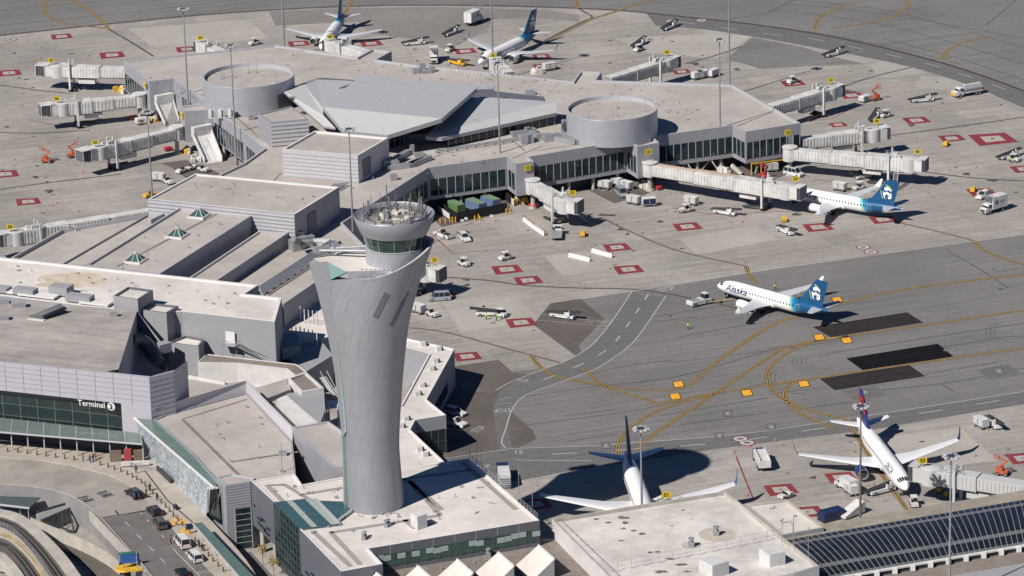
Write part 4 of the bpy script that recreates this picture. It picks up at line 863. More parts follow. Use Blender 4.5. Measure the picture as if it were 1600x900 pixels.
for s in ([(444, 757), (417, 758), (470, 812)], [(444, 757), (470, 773), (535, 762)], [(488, 829), (548, 885)], [(516, 831), (563, 882)], [(516, 832), (592, 820), (688, 805)], [(688, 805), (640, 752), (628, 748)], [(625, 749), (735, 734)], [(722, 722), (806, 796)], [(632, 812), (646, 825), (678, 818)], [(470, 773), (500, 790)], [(640, 752), (690, 796)]):
    b.ribbon(PX(s, ZT-.3), 1.05, ZT-.28)
b.build('walk_pad', mat('walk_pad_grey', (.30, .275, .26), .85, var=.1, vs=.5), tb)
hb = MB(); hb.prism(PX([(641, 801), (656, 797), (667, 803), (652, 808)], ZT+2.3), ZT-.3, ZT+2.3, 0); hb.build('rooftop_unit', M_white, tb)
vents(tb, [(603, 823), (570, 840), (568, 843), (607, 821)], ZT-.3, 1.1); specks(tb, ZT-.3, 40, ((480, 850), (330, -60), (-30, -60))); specks(tb, ZT-.3, 12, ((420, 760), (110, 0), (20, 20)))
# railing on the far right edge
b = MB()
A, B = P(734, 717, ZT), P(840, 811, ZT)
for k in range(22):
    p = A+(B-A)*k/21; b.bar(p, p+dz*1.1, .07)
for h in (.55, 1.1): b.bar(A+dz*h, B+dz*h, .07)
A2 = P(705, 722, ZT); b.bar(A+dz*1.1, A2+dz*1.1, .07)
for k in range(6): p = A+(A2-A)*k/5; b.bar(p, p+dz*1.1, .07)
for x, y, h in ((811, 772, 6), (832, 792, 6), (745, 727, 4.5), (753, 733, 4.5), (734, 716, 3)): p = P(x, y, ZT); b.tube(p, p+dz*h, .05, n=6)
b.build('railing', M_galv, tb)
# --- zig-zag pier building with white roof
zg_ = thing('office_wing', 'low zig-zag wing with narrow white roof between tower shaft and service road', 'terminal building', P(670, 620, 0))
ZZ = [(560, 512), (634, 528), (710, 545), (666.5, 624), (697, 648.5), (649, 656), (641, 671), (694, 721), (640, 733), (600, 735), (600, 640), (627, 632), (670, 553), (634, 543), (560, 530)]
roofed(zg_, ZZ, 8.3, 0, M_wallg, M_roofw, par=.3, pw=.35, parm=M_parw)
A, B = P2(710, 545, 8.3), P2(666.5, 624, 8.3); glass_band(zg_, lerp2(A, B, .3), lerp2(A, B, .96), 1.6, 4.0, 2.4, out=(1, -.2), mull=M_mulld)
A, B = P2(697, 648.5, 8.3), P2(649, 656, 8.3); glass_band(zg_, lerp2(A, B, .05), lerp2(A, B, .95), .4, 5.4, 1.6, out=(0, -1), mull=M_mulld, rows=1)
rnd = random.Random(4); b = MB()
for x, y in ((661, 541), (685, 548), (680, 567), (674, 579), (659, 605), (652, 618), (634, 657), (626, 669), (655, 705), (664, 713)):
    c = P(x, y, 8.0); b.box((c.x, c.y, 8.45), (1.1, 1.0, .9), .4, 0); b.box((c.x+.75, c.y+.3, 8.4), (.4, .4, .8), .4, 1)
b.build('roof_vent', [M_white, M_dark], zg_)
# --- white building lower right and its annex
wb = thing('white_building', 'large white flat-roofed building in the lower right with stained roof and wire fence', 'terminal building', P(1060, 870, 0))
WB = [(862, 811), (1133, 767), (1280, 884), (1240, 896), (1150, 915), (985, 935)]
roofed(wb, WB, 12.5, 0, M_wallw, mat('roof_membrane_stained_white', (.60, .565, .53), .8, var=.10, vs=.6, dirt=.22, ds=.12, lines=(HALL_ANG, 4, 4, .04, .08, .04)), par=.7, pw=.35, parm=M_concw)
b = MB(); rnd = random.Random(12)
for x, y, r_ in ((932, 811, 1), (950, 817, 1.2), (975, 809, 1.8), (977, 817, 1.6), (973, 826, 1.0), (990, 829, 1), (1003, 834, 1.2), (971, 845, .8), (1016, 863, 1.2), (1027, 862, 1.1), (1050, 822, .6), (1048, 873, 1.4), (1033, 893, 2), (1068, 797, .8), (1065, 882, 1.5), (1080, 811, .5), (1075, 893, 1)):
    c = P(x, y, 11.8); b.poly([(c.x+r_*rnd.uniform(.3, .9)*math.cos(t*.628), c.y+r_*rnd.uniform(.2, .6)*math.sin(t*.628), 11.812) for t in range(10)])
b.build('roof_stain', mat('roof_stain', (.16, .13, .11), .9, var=.4, vs=.8), wb)
b = MB()
for x, y, r_ in ((1120, 835, 3.4), (1080, 852, 1.8)): c = P(x, y, 11.8); b.poly([(c.x+r_*math.cos(t*.314), c.y+r_*math.sin(t*.314), 11.816) for t in range(20)])
b.build('roof_patch', mat('roof_patch', (.45, .40, .34), .9, var=.2, vs=.5), wb)
vents(wb, [(1119, 836), (1080, 854)], 11.8, 1.5)
b = MB()
for q in ([(1092, 873), (1118, 867), (1139, 877), (1113, 884)], [(1186, 857), (1210, 852), (1227, 862), (1203, 867)]): b.prism(PX(q, 14.3), 11.8, 14.3, 0)
b.build('rooftop_unit', M_white, wb)
b = MB(); A, B = P(965, 893, 11.8), P(1220, 842, 11.8)
for k in range(13): p = A+(B-A)*k/12; b.bar(p, p+dz*2, .07)
for h in (1.0, 2.0): b.bar(A+dz*h, B+dz*h, .035)
for A_, B_ in (((870, 812), (975, 912)), ((1240, 850), (1276, 880))):
    A, B = P(*A_, 12.5), P(*B_, 12.5)
    for k in range(14): p = A+(B-A)*k/13; b.bar(p, p+dz*.7, .05)
    b.bar(A+dz*.7, B+dz*.7, .05)
for x, y, h in ((1222, 850, 5), (1240, 856, 6.5), (1263, 870, 6), (1239, 840, 3)): p = P(x, y, 12); b.tube(p, p+dz*h, .06, n=6)
b.build('wire_fence', M_galv, wb)
wa = thing('annex_roof', 'small white-roofed annex against the right side of the white building', 'terminal building', P(1230, 815, 0))
roofed(wa, [(1165, 788), (1230, 780), (1287, 824), (1222, 836)], 8.5, 0, M_wallg, M_roofw, par=.4, pw=.5, parm=M_concw)
specks(wa, 8.1, 6, ((1190, 790), (50, -5), (30, 30)))
# --- brown roof with saw-tooth skylights at the bottom
sw = thing('sawtooth_building', 'brown-roofed low building at the bottom edge below the tower', 'terminal building', P(750, 890, 0))
roofed(sw, [(430, 925), (533, 899), (598, 885), (845, 843), (872, 840), (958, 920), (960, 960), (430, 960)], 9.0, 0, M_wallw, M_roofb, par=.12, pw=.5, parm=M_concw)
specks(sw, 8.9, 10, ((640, 890), (230, -35), (0, 12)))
vents(sw, [(763, 869)], 8.9, 1.3)
for k, (ax, ay) in enumerate(((841, 852), (778, 863), (714, 874), (652, 884), (588, 895))):
    t = thing('sawtooth_skylight', ('rightmost', 'second from right', 'middle', 'second from left', 'leftmost')[k]+' of the five white sawtooth skylights on the brown roof', 'skylight', P(ax, ay+12, 9), group='sawtooth skylights')
    z1 = 12.6
    ap = P(ax, ay, z1); rt_ = P(ax+25, ay+22, z1); ft = P(ax-35, ay+31, 9.4); fr_ = P(ax-14, ay+60, 9.4)
    b = MB(); b.poly([ap, ft, fr_, rt_]); b.build('white_slope', M_roofw, t)
    b = MB(); g0 = Vector((ap.x, ap.y, 9)); g1 = Vector((rt_.x, rt_.y, 9)); s_ = Vector((.9, .15, 0))
    b.poly([rt_, fr_, g1]); b.poly([ap, g0, ft]); b.build('side_panel', M_wallw, t)
    b = MB(); b.poly([ap+Vector((0, 0, -.25)), rt_+Vector((0, 0, -.25)), g1, g0]); b.build('glazing', M_gl, t)
    b = MB(); b.bar(ap, rt_, .35, .3); b.build('edge_trim', M_parw, t)
# --- glazed vault in the lower right corner
gv = thing('glazed_vault', 'long dark glazed vault roof with white ribs in the lower right corner', 'glass roof', P(1430, 850, 0))
f0, f1 = P(1215, 846, 7.5), P(1700, 764, 7.5); n0, n1 = P(1285, 908, 6.0), P(1700, 836, 6.0)
ax_ = (f1-f0).normalized()
def arc(t, s):
    a_ = f0+(f1-f0)*t; b_ = n0+(n1-n0)*t; p = a_+(b_-a_)*s; p.z += .7*(1-(2*s-1)**2); return p
b = MB(); NS = 10; rings = [[arc(i/40, s/NS) for s in range(NS+1)] for i in range(41)]; b.loft(rings, 0, closed=False); b.build('glazing', mat('vault_glass', (.014, .018, .024), .12, spec=.6, var=.5, vs=.4), gv, smooth=60)
b = MB()
for i in range(50):
    b = MB()
    for s in range(NS): b.bar(arc(i/49, s/NS)+dz*.06, arc(i/49, (s+1)/NS)+dz*.06, .11, .06)
    b.build('rib', mat('vault_rib', (.22, .225, .235), .5), gv)
b = MB()
for s in (.14, .74, .98): b.loft([[arc(i/40, s-.05 if s > .9 else s-.035)+dz*.07 for i in range(41)], [arc(i/40, min(1, s+.035))+dz*.07 for i in range(41)]], 0, closed=False)
b.build('louvre_band', mat('louvre_grey', (.13, .135, .14), .5, lines=(0, .5, 40, .06, .3)), gv)
b = MB()
for i in range(40): b.bar(arc(i/40, 1)+dz*.1, arc((i+1)/40, 1)+dz*.1, .5, .35)
for i in range(16): p = arc(i/15, 1); b.box((p.x, p.y-.5, p.z-.2), (.9, .9, 1.0), 0)
b.build('gutter', M_parw, gv)
b = MB(); q = [f0+Vector((0, 0, 0)), f1]; up_ = Vector((-ax_.y, ax_.x, 0)); b.prism([(p.x, p.y) for p in (f0, f1, f1+up_*4.2, f0+up_*4.2)], 0, 7.6, 0, 1); b.build('strip_roof', [M_concw, mat('strip_roof_tan', (.30, .265, .22), .9, var=.15, vs=.5, dirt=.2, ds=.2)], gv)
b = MB(); b.prism([(p.x, p.y) for p in (n0-up_*.3, n1-up_*.3, n1-up_*14, n0-up_*14)], 0, 5.2, 0, 1); b.build('strip_roof', [M_concw, M_roofb], gv)
b = MB(); b.prism([(p.x, p.y) for p in (n0-up_*7.0, n1-up_*7.0, n1-up_*14, n0-up_*14)], 5.0, 5.9, 0); b.build('parapet', M_wallg, gv)
b = MB(); b.prism([(p.x, p.y) for p in (f0, f1, n1, n0)], 0, 5.9, 0, top=False); b.build('wall', M_under, gv)
# ---------------- control tower ----------------
TC = P(585, 787, 13.7); tw = thing('control_tower', 'tall flared grey metal air traffic control tower with round glazed cab', 'control tower', (TC.x, TC.y, 13.6))
M_tw = mat('tower_cladding', (.345, .35, .375), .42, metal=.32, var=.03, vs=.5)
def tower_mat():
    mt = M_tw; n = mt.node_tree.nodes; l = mt.node_tree.links; b = n['Principled BSDF']
    uv = n.new('ShaderNodeUVMap'); uv.uv_map = 'u'
    mp = n.new('ShaderNodeMapping'); mp.inputs['Rotation'].default_value = (0, 0, R(9)); l.new(uv.outputs[0], mp.inputs[0])
    bt = n.new('ShaderNodeTexBrick'); l.new(mp.outputs[0], bt.inputs[0]); bt.offset = .0; bt.inputs['Scale'].default_value = 1
    bt.inputs['Brick Width'].default_value = .62; bt.inputs['Row Height'].default_value = 200; bt.inputs['Mortar Size'].default_value = .05; bt.inputs['Mortar Smooth'].default_value = .5
    bt.inputs['Color1'].default_value = (.93, .93, .93, 1); bt.inputs['Color2'].default_value = (1, 1, 1, 1); bt.inputs['Mortar'].default_value = (.83, .83, .84, 1)
    b2 = n.new('ShaderNodeTexBrick'); l.new(uv.outputs[0], b2.inputs[0]); b2.offset = .5; b2.inputs['Scale'].default_value = 1
    b2.inputs['Brick Width'].default_value = 3.1; b2.inputs['Row Height'].default_value = 3.9; b2.inputs['Mortar Size'].default_value = .035; b2.inputs['Mortar Smooth'].default_value = .4
    b2.inputs['Color1'].default_value = (.95, .95, .95, 1); b2.inputs['Color2'].default_value = (1, 1, 1, 1); b2.inputs['Mortar'].default_value = (.70, .70, .72, 1)
    src = b.inputs['Base Color'].links[0].from_socket
    for t in (bt, b2):
        mx = n.new('ShaderNodeMix'); mx.data_type = 'RGBA'; mx.blend_type = 'MULTIPLY'; mx.inputs[0].default_value = 1
        l.new(src, mx.inputs[6]); l.new(t.outputs[0], mx.inputs[7]); src = mx.outputs[2]
    l.new(src, b.inputs['Base Color'])
tower_mat()
KZ = [13.6, 20, 26, 34, 42, 50, 56, 60, 64, 68]
KL = [537, 536, 535, 529, 521, 508, 495, 484, 474, 464]
KR = [632, 627, 624, 627, 632, 640, 652, 663, 674, 684]
KC = [547, 545, 542, 537, 531, 524, 519, 516, 513, 510]
KQ = [46, 44.5, 43.5, 46, 51, 57.5, 62.5, 66, 69.5, 73]
def kin(tab, z):
    for i in range(len(KZ)-1):
        if z <= KZ[i+1] or i == len(KZ)-2:
            t = (z-KZ[i])/(KZ[i+1]-KZ[i])
            # smooth with neighbours
            p0 = tab[max(0, i-1)]; p1 = tab[i]; p2 = tab[i+1]; p3 = tab[min(len(tab)-1, i+2)]
            return .5*(2*p1+(p2-p0)*t+(2*p0-5*p1+4*p2-p3)*t*t+(3*p1-p0-3*p2+p3)*t**3)
def pxx(px, z):
    k = F_PX/((Vector((TC.x, TC.y, z))-CAM).dot(fwd)); base = (Vector((TC.x, TC.y, z))-CAM)
    x0 = 800+k*base.dot(RT); return TC.x+(px-x0)/(k*RT.x), 1/(k*RT.x)
def section(z, N=64):
    "closed outline: near crease -> round the drum counter-clockwise -> far corner"
    s = pxx(600, z)[1]; xl = pxx(kin(KL, z), z)[0]; xr = pxx(kin(KR, z), z)[0]; xc = pxx(kin(KC, z), z)[0]; r = kin(KQ, z)*s
    cx = xr-r; cy = TC.y; yb = cy-r*.42
    C2 = (xc, yb); C1 = (xl, yb+(xc-xl)*1.45)
    def tang(p, side):
        d = math.hypot(p[0]-cx, p[1]-cy); a_ = math.atan2(p[1]-cy, p[0]-cx); q = math.acos(min(1, r/d)) if d > r else 0; return a_+side*q
    ta = tang(C2, 1); tb_ = tang(C1, -1)
    # move counter-clockwise from front tangent to rear tangent
    while tb_ < ta: tb_ += 2*math.pi
    pts = []
    t2p = (cx+r*math.cos(ta), cy+r*math.sin(ta))
    for i in range(8): t = i/8; pts.append((C2[0]+(t2p[0]-C2[0])*t, C2[1]+(t2p[1]-C2[1])*t))
    for i in range(N+1): a_ = ta+(tb_-ta)*i/N; pts.append((cx+r*math.cos(a_), cy+r*math.sin(a_)))
    e = pts[-1]
    for i in range(1, 9): t = i/8; pts.append((e[0]+(C1[0]-e[0])*t, e[1]+(C1[1]-e[1])*t))
    return pts, (cx, cy, r), C1, C2
NP = len(section(14)[0])
def ztop(i):
    t = i/(NP-1)
    # near crease low, rising round the front to the right and rear, dropping a little to the far corner
    if t < .10: return 59.3+(60.6-59.3)*t/.10
    if t < .52: q = (t-.10)/.42; return 60.6+(65.6-60.6)*(q*q*(3-2*q))
    if t < .8: return 65.6+(64-65.6)*(t-.52)/.28
    return 64-(t-.8)/.2*3.0
NT = 44; b = MB(); ringz = []
uvs = []
for k in range(NT+1):
    ring = []
    for i in range(NP):
        z = 13.6+(ztop(i)-13.6)*k/NT; p = section(z)[0][i]; ring.append(Vector((p[0], p[1], z)))
    ringz.append(ring)
b.loft(ringz, 0, closed=False)
shell = b.build('shell', M_tw, tw, smooth=50)
# uv: arc length at mid height, height
me = shell.data; uvl = me.uv_layers.new(name='u'); mid = [0.0]
for i in range(1, NP): mid.append(mid[-1]+(ringz[NT//2][i]-ringz[NT//2][i-1]).length)
for lp in me.loops:
    vi = lp.vertex_index; uvl.data[lp.index].uv = (mid[vi % NP], me.vertices[vi].co.z)
def panel(name, pairs, mt, parent, uvh=True):
    bb = MB(); bb.loft(pairs, 0, closed=False); o = bb.build(name, mt, parent, smooth=50)
    ul = o.data.uv_layers.new(name='u')
    for lp in o.data.loops: v = o.data.vertices[lp.vertex_index].co; ul.data[lp.index].uv = (v.x, v.z*2.2)
    return o
prs = []
for k in range(NT+1):
    za = 13.6+(61.0-13.6)*k/NT; zb = 13.6+(63.0-13.6)*k/NT; C1 = section(za)[2]; C2 = section(zb)[3]; prs.append([Vector((C1[0], C1[1], za)), Vector((C2[0]-.0, C2[1], zb))])
fin = panel('fin_panel', prs, mat('tower_fin_cladding', (.30, .305, .33), .42, metal=.3, var=.03, vs=.5, coord='Object'), tw)
b = MB()
for k in range(1, 24):
    z = 13.6+k*2.06; _, _, C1, C2 = section(z); b.bar((C1[0], C1[1]-.03, z), (C2[0], C2[1]-.03, z), .05, .05)
b.build('fin_joint', mat('fin_joint', (.20, .205, .22), .5), fin)
# green glass strip climbing the crease
b = MB(); g0, g1 = [], []
for k in range(24):
    z = 13.7+k*1.45; pts, _, C1, C2 = section(z); w_ = .9*(1-k/24)+.12; d = (Vector(pts[7])-Vector(pts[0])).normalized(); q = Vector(C2)+d*w_; nn = Vector((d.y, -d.x))*.08
    g0.append((C2[0]+nn.x, C2[1]+nn.y, z)); g1.append((q.x+nn.x, q.y+nn.y, z))
b.loft([g0, g1], 0, closed=False); gs = b.build('glass_strip', mat('crease_glass', (.22, .36, .32), .2, spec=.7), tw)
b = MB()
for k in range(0, 24): b.bar(g0[k], g1[k], .08)
b.build('glazing_bar', M_mull, gs)
# three slanting slot windows on the right flank
def onshell(i, z):
    i0 = int(i); f = i-i0; p = section(z)[0]; a_, c_ = p[i0], p[min(NP-1, i0+1)]; x, y = a_[0]+(c_[0]-a_[0])*f, a_[1]+(c_[1]-a_[1])*f
    return x, y
def find(px, py):
    best = None
    for k in range(8, NT):
        for i in range(8, 50):
            v = ringz[k][i]-CAM; kk = F_PX/v.dot(fwd); X, Y = 800+kk*v.dot(RT), 450-kk*v.dot(UP); d = abs(X-px)+abs(Y-py)
            if best is None or d < best[0]: best = (d, i, ringz[k][i].z)
    return best[1], best[2]
for (x0, y0), (x1, y1) in (((605, 460), (588, 500)), ((635, 457), (611, 513))):
    ia, za = find(x0, y0); ib, zb = find(x1, y1); b = MB(); A_, B_ = [], []
    for k in range(13):
        t = k/12; i = ia+(ib-ia)*t; z = za+(zb-za)*t; wd = 1.7
        cx, cy, r = section(z)[1]; p = onshell(i-wd/2, z); q = onshell(i+wd/2, z)
        o1 = Vector((p[0]-cx, p[1]-cy)).normalized()*.10; A_.append((p[0]+o1.x, p[1]+o1.y, z+(.5))); B_.append((q[0]+o1.x, q[1]+o1.y, z))
    b.loft([A_, B_], 0, closed=False); b.build('slot_window', mat('slot_dark', (.12, .13, .165), .35), tw)
# rim lining, inner deck and white roof of the fin
b = MB(); top = ringz[NT]; inn = []
for i, p in enumerate(top):
    cx, cy, r = section(p.z)[1]; d = (Vector((cx, cy))-Vector((p.x, p.y))).normalized(); inn.append(Vector((p.x+d.x*.45, p.y+d.y*.45, p.z)))
b.loft([top, inn], 0, closed=False); low_ = []
for p in section(58.4)[0]:
    cx, cy, r = section(58.4)[1]; d = (Vector((cx, cy))-Vector(p)).normalized(); low_.append(Vector((p[0]+d.x*.5, p[1]+d.y*.5, 58.4)))
b.loft([inn, low_], 0, closed=False); b.build('rim', M_par, tw, smooth=40)
pts, (cx, cy, r), C1, C2 = section(58.4)
b = MB(); b.poly([(x, y, 58.6) for x, y in pts]); b.build('inner_deck', M_concg, tw)
CX, CY = pxx(617, 66)[0], TC.y+.2; s66 = pxx(617, 66)[1]
_, (rcx, rcy, rr2), D1, _q = section(61); D2 = section(62.6)[3]
b = MB(); w0 = [(D1[0]+.9, D1[1]+.1), (D2[0]+.25, D2[1]+.35), (D2[0]+3.6, D2[1]-2.2), (CX+.5, CY-5.5), (CX-2, CY+4.5), (rcx-rr2*.3, rcy+rr2*.85)]
b.prism(w0, 60.3, 61.7, 1, 0); b.prism(inset(w0, 1.2), 58, 60.4, 1, 0); b.build('fin_roof', [M_roofw, M_metal], tw)
b = MB(); z0g = 63.0; _, _, E1, E2 = section(62.8); _, _, G1, G2 = section(59.4)
b.poly([(E2[0], E2[1]-.05, 62.9), (G2[0]+.05, G2[1]-.05, 59.4), (E2[0]+3.4, E2[1]-2.3, 61.6)]); b.build('corner_glass', mat('corner_glass', (.20, .34, .32), .2, spec=.6), tw)
b = MB(); b.bar((E2[0], E2[1], 62.9), (E2[0]+3.4, E2[1]-2.3, 61.7), .15); b.build('corner_frame', M_mull, tw)
# drum, glazed cab and flared crown
b = MB(); b.lathe((CX, CY, 0), [(47*s66, 59), (47*s66, 64.6)], 56); b.build('drum', M_metal, tw, smooth=60)
b = MB(); b.lathe((CX, CY, 0), [(45*s66, 64.6), (51*s66, 67.6)], 16); cabg = b.build('cab_glass', mat('cab_glass', (.012, .045, .04), .05, spec=.9, var=.5, vs=.3), tw)
b = MB()
for k in range(12):
    a_ = 2*math.pi*k/12; b.bar((CX+45.3*s66*math.cos(a_), CY+45.3*s66*math.sin(a_), 64.6), (CX+51.3*s66*math.cos(a_), CY+51.3*s66*math.sin(a_), 67.6), .07)
b.build('glazing_bar', M_mull, cabg)
b = MB(); b.lathe((CX, CY, 0), [(46.5*s66, 64.55), (47.5*s66, 64.75), (45*s66, 64.8)], 48); b.build('sill', M_par, cabg)
b = MB(); b.lathe((CX, CY, 0), [(50*s66, 67.5), (53*s66, 67.4), (58*s66, 68.6), (64*s66, 70.6), (63*s66, 70.75), (57*s66, 69.9), (51*s66, 69.8), (49*s66, 70.5), (46*s66, 70.5), (45*s66, 69.6)], 72); b.build('crown', mat('crown_metal', (.30, .305, .33), .42, metal=.3, var=.04, vs=.5), tw, smooth=60)
b = MB(); b.poly([(CX+46*s66*math.cos(i*.1309), CY+46*s66*math.sin(i*.1309), 69.6) for i in range(48)]); b.build('crown_roof', mat('crown_roof_tan', (.46, .41, .34), .9, var=.3, vs=.6), tw)
rnd = random.Random(21); b = MB(); b2 = MB(); b3 = MB()
for k in range(22):
    a_ = 2*math.pi*k/22+.1; q = (44 if k % 2 else 50)*s66; h = rnd.uniform(1.6, 5.2); x, y = CX+q*math.cos(a_), CY+q*math.sin(a_)
    b.tube((x, y, 69.7), (x, y, 70+h), .06 if k % 3 else .11, n=6); b.box((x, y, 70.2), (.4, .4, .5), a_)
for k in range(46):
    a_ = rnd.uniform(0, 6.28); q = math.sqrt(rnd.random())*42*s66; x, y = CX+q*math.cos(a_), CY+q*math.sin(a_); h = rnd.uniform(.3, 1.3)
    (b2 if k % 3 else b3).box((x, y, 69.6+h/2), (rnd.uniform(.4, 1.6), rnd.uniform(.3, 1.2), h), a_)
for rr in (47.5, 43): 
    for h in (.5, 1.0): b2.lathe((CX, CY, 69.9+h), [(rr*s66, 0), (rr*s66+.07, .05), (rr*s66, .07)], 48)
for k in range(36): a_ = 2*math.pi*k/36; b2.bar((CX+43*s66*math.cos(a_), CY+43*s66*math.sin(a_), 69.6), (CX+43*s66*math.cos(a_), CY+43*s66*math.sin(a_), 70.9), .07)
for x, y in ((1.5, 2), (-2, 1), (2.5, -1.5)): b3.tube((CX+x, CY+y, 69.6), (CX+x, CY+y, 70.6), .7, n=12)
for x, y in ((-1, 5.4), (4.6, 3), (5.2, .4), (-4.8, 3.1)): b.tube((CX+x, CY+y, 70.2), (CX+x, CY+y, 72.4), .22, n=8)
b.build('antenna', mat('antenna_grey', (.16, .16, .17), .6), tw); b2.build('roof_rail', mat('crown_rail', (.24, .245, .25), .5, metal=.2, var=.5, vs=1.5), tw); b3.build('roof_equipment', M_cream, tw)
# pipes and window-cleaning cradle lying in the open rim
b = MB(); pts, (cx, cy, r), C1, C2 = section(60.0)
for i0, i1, off in ((2, 22, 1.2), (2, 22, 1.7)):
    prev = None
    for i in range(i0, i1):
        p = pts[i]; d = (Vector((cx, cy))-Vector(p)).normalized(); q = (p[0]+d.x*off, p[1]+d.y*off, 60.0+(ztop(i)-60.6)*.9)
        if prev: b.tube(prev, q, .2, n=6, cap=False)
        prev = q
x, y = pts[6]; b.box((x+1.5, y+1.4, 60.6), (4.2, 1.1, 1.1), -.3); b.box((x+6, y+.2, 60.9), (3.0, 1.4, 1.2), -.2)
for k in range(8): b.box((x+2+k*.8, y+1.2-k*.1, 61.3), (.3, .5, .8), k)
A = Vector((D1[0]+1.5, D1[1]+1.2, 62.9)); B = Vector((CX-5.2, CY+1.2, 63.3)); b.tube(A, B, .28, n=8); b.tube(A+Vector((.5, .9, 0)), B+Vector((-.4, 2.0, .2)), .28, n=8)
b.box((A.x+1.0, A.y+.5, 62.9), (3.2, 1.3, 1.0), .35); b.box((A.x+3.5, A.y+1.0, 63.1), (1.2, 1.5, 1.4), .3)
b.build('cleaning_cradle', M_galv, tw)
b = MB(); b.box((x+3.2, y+3.4, 60.7), (2.4, .25, 1.2), -.1); b.build('air_vent', M_white, tw)
# ---------------- kerbside roadway, lower left ----------------
ZR = 5.0
CURB = smooth_px([(-60, 708), (5, 714), (75, 721), (125, 730), (162, 740), (185, 749), (207, 760), (222, 774), (240, 793), (268, 824), (300, 862), (335, 899), (360, 925)], 4)
INN = smooth_px([(-60, 757), (0, 760), (62, 766), (100, 775), (130, 790), (155, 810), (172, 828), (200, 860), (226, 890), (245, 915)], 4)
def strip(name, A, B, z, mt, kind='structure'):
    a_, b_ = PX(A, z), PX(B, z); p = a_+b_[::-1]; p = p if area(p) > 0 else p[::-1]
    m_ = MB(); m_.poly([(x, y, z) for x, y in p]); o = m_.build(name, mt); o['kind'] = kind; return o
M_deck = mat('deck_concrete', (.31, .28, .25), .85, var=.10, vs=.5, dirt=.2, ds=.15, lines=(.9, 3.5, 3.5, .05, .10, .03))
strip('roadway', CURB, INN, ZR, M_deck)
strip('roadway_asphalt', [(230, 797), (241, 793.6), (268, 824), (300, 862), (335, 899), (360, 925)], [(155, 810), (172, 828), (200, 860), (226, 890), (245, 915)], ZR+.02, mat('deck_asphalt', (.15, .14, .135), .85, var=.14, vs=.5, dirt=.15, ds=.2))
WALK = CURB; WB_ = smooth_px([(-60, 684), (0, 688), (120, 700), (212, 708), (246, 726), (287, 767), (326, 809), (340, 824), (384, 874), (416, 925)], 4)
a_, b_ = PX(WALK, ZR+.14), PX(WB_, ZR+.14); p = a_+b_[::-1]; m_ = MB(); m_.prism(p, ZR-.02, ZR+.14, 0, 1); o = m_.build('sidewalk', [M_concw, mat('pavement_slabs', (.39, .35, .305), .85, var=.08, vs=.5, dirt=.15, ds=.2, lines=(.9, 2.4, 2.4, .03, .12, .03))]); o['kind'] = 'structure'
# deck wall and yellow kerb line of the inner edge
wl = thing('roadway_wall', 'grey concrete retaining wall under the curved kerbside roadway', 'wall', P(100, 790, 0))
q = PX(INN, ZR); m_ = MB(); n = len(q); m_.add([(x, y, 0) for x, y in q]+[(x, y, ZR+.5) for x, y in q], [[i, i+1, n+i+1, n+i] for i in range(n-1)]); q2 = [(x-.25, y-.1) for x, y in q]
m_.add([(x, y, ZR+.5) for x, y in q]+[(x+.05, y+.4, ZR+.5) for x, y in q]+[(x+.05, y+.4, ZR) for x, y in q], [[i, i+1, n+i+1, n+i] for i in range(n-1)]+[[n+i, n+i+1, 2*n+i+1, 2*n+i] for i in range(n-1)], 1); m_.build('wall', [M_concg, M_concw], wl)
lines_e = []
b = MB(); b.ribbon([(x+.2, y+.8) for x, y in q], .22, ZR+.03); o = b.build('yellow_edge_line', mat('kerb_yellow', (.55, .34, .10), .8, var=.25, vs=.6)); o['kind'] = 'structure'
def zline(name, segs, w_, z, mt):
    b = MB()
    for s in segs: b.ribbon(PX(s, z), w_, z)
    o = b.build(name, mt); o['kind'] = 'structure'
zline('lane_line', [[(195, 815), (203, 822)], [(214, 835), (222, 843)], [(233, 854), (240, 861)], [(251, 872), (258, 880)], [(220, 801), (222, 803)], [(230, 812), (232, 815)], [(253, 836), (256, 840)], [(270, 857), (312, 900)], [(205, 875), (245, 905)], [(222, 888), (228, 894)], [(160, 811), (232, 797.5)], [(80, 743), (97, 745)]], .2, ZR+.04, M_wht)
strip('crossing_paint', [(262, 815), (276, 807), (290, 812)], [(271, 822), (285, 817), (298, 826)], ZR+.16, MATS['kerb_yellow']); strip('crossing_paint', [(278, 829), (293, 822)], [(287, 838), (303, 833)], ZR+.16, MATS['kerb_yellow'])
zline('deck_joint', [[(155, 810), (230, 797), (240, 793)], [(180, 797), (184, 803)], [(226, 735), (262, 782), (302, 817)]], .3, ZR+.17, M_crack)
M_dk = mat('symbol_dark', (.04, .04, .042), .8, var=.2, vs=1)
for px, t_, a_ in (((134, 780), 'STOP', .6), ((164, 772), 'STOP', .6)):
    c = P(px[0], px[1], ZR); b = MB(); ca, sa = math.cos(a_), math.sin(a_)
    def rq(u, v, z): return (c.x+u*ca-v*sa, c.y+u*sa+v*ca, z)
    for s_, z_, mt_ in ((1.0, .03, M_wht), (.93, .038, M_dk), (.84, .046, M_wht), (.78, .054, M_dk)):
        b = MB(); b.poly([rq(-1.4*s_, -1.9*s_, ZR+z_), rq(1.4*s_, -1.9*s_, ZR+z_), rq(1.4*s_, 1.9*s_, ZR+z_), rq(-1.4*s_, 1.9*s_, ZR+z_)]); o = b.build('lane_panel_marking', mt_); o['kind'] = 'structure'
    ground_text(t_, px, 1.0, a_, z=.062, stretch=2.2, zz=ZR)
ground_text('5', (155, 795), 1.5, .4, z=.05, stretch=2, zz=ZR); ground_text('5', (162, 794), 1.5, .4, z=.05, stretch=2, zz=ZR); ground_text('5', (189, 790), 1.5, .4, z=.05, stretch=2, zz=ZR); ground_text('5', (197, 789), 1.5, .4, z=.05, stretch=2, zz=ZR)
ground_text('STOP', (321, 894), 1.2, .3, z=.05, stretch=1.6, zz=ZR)
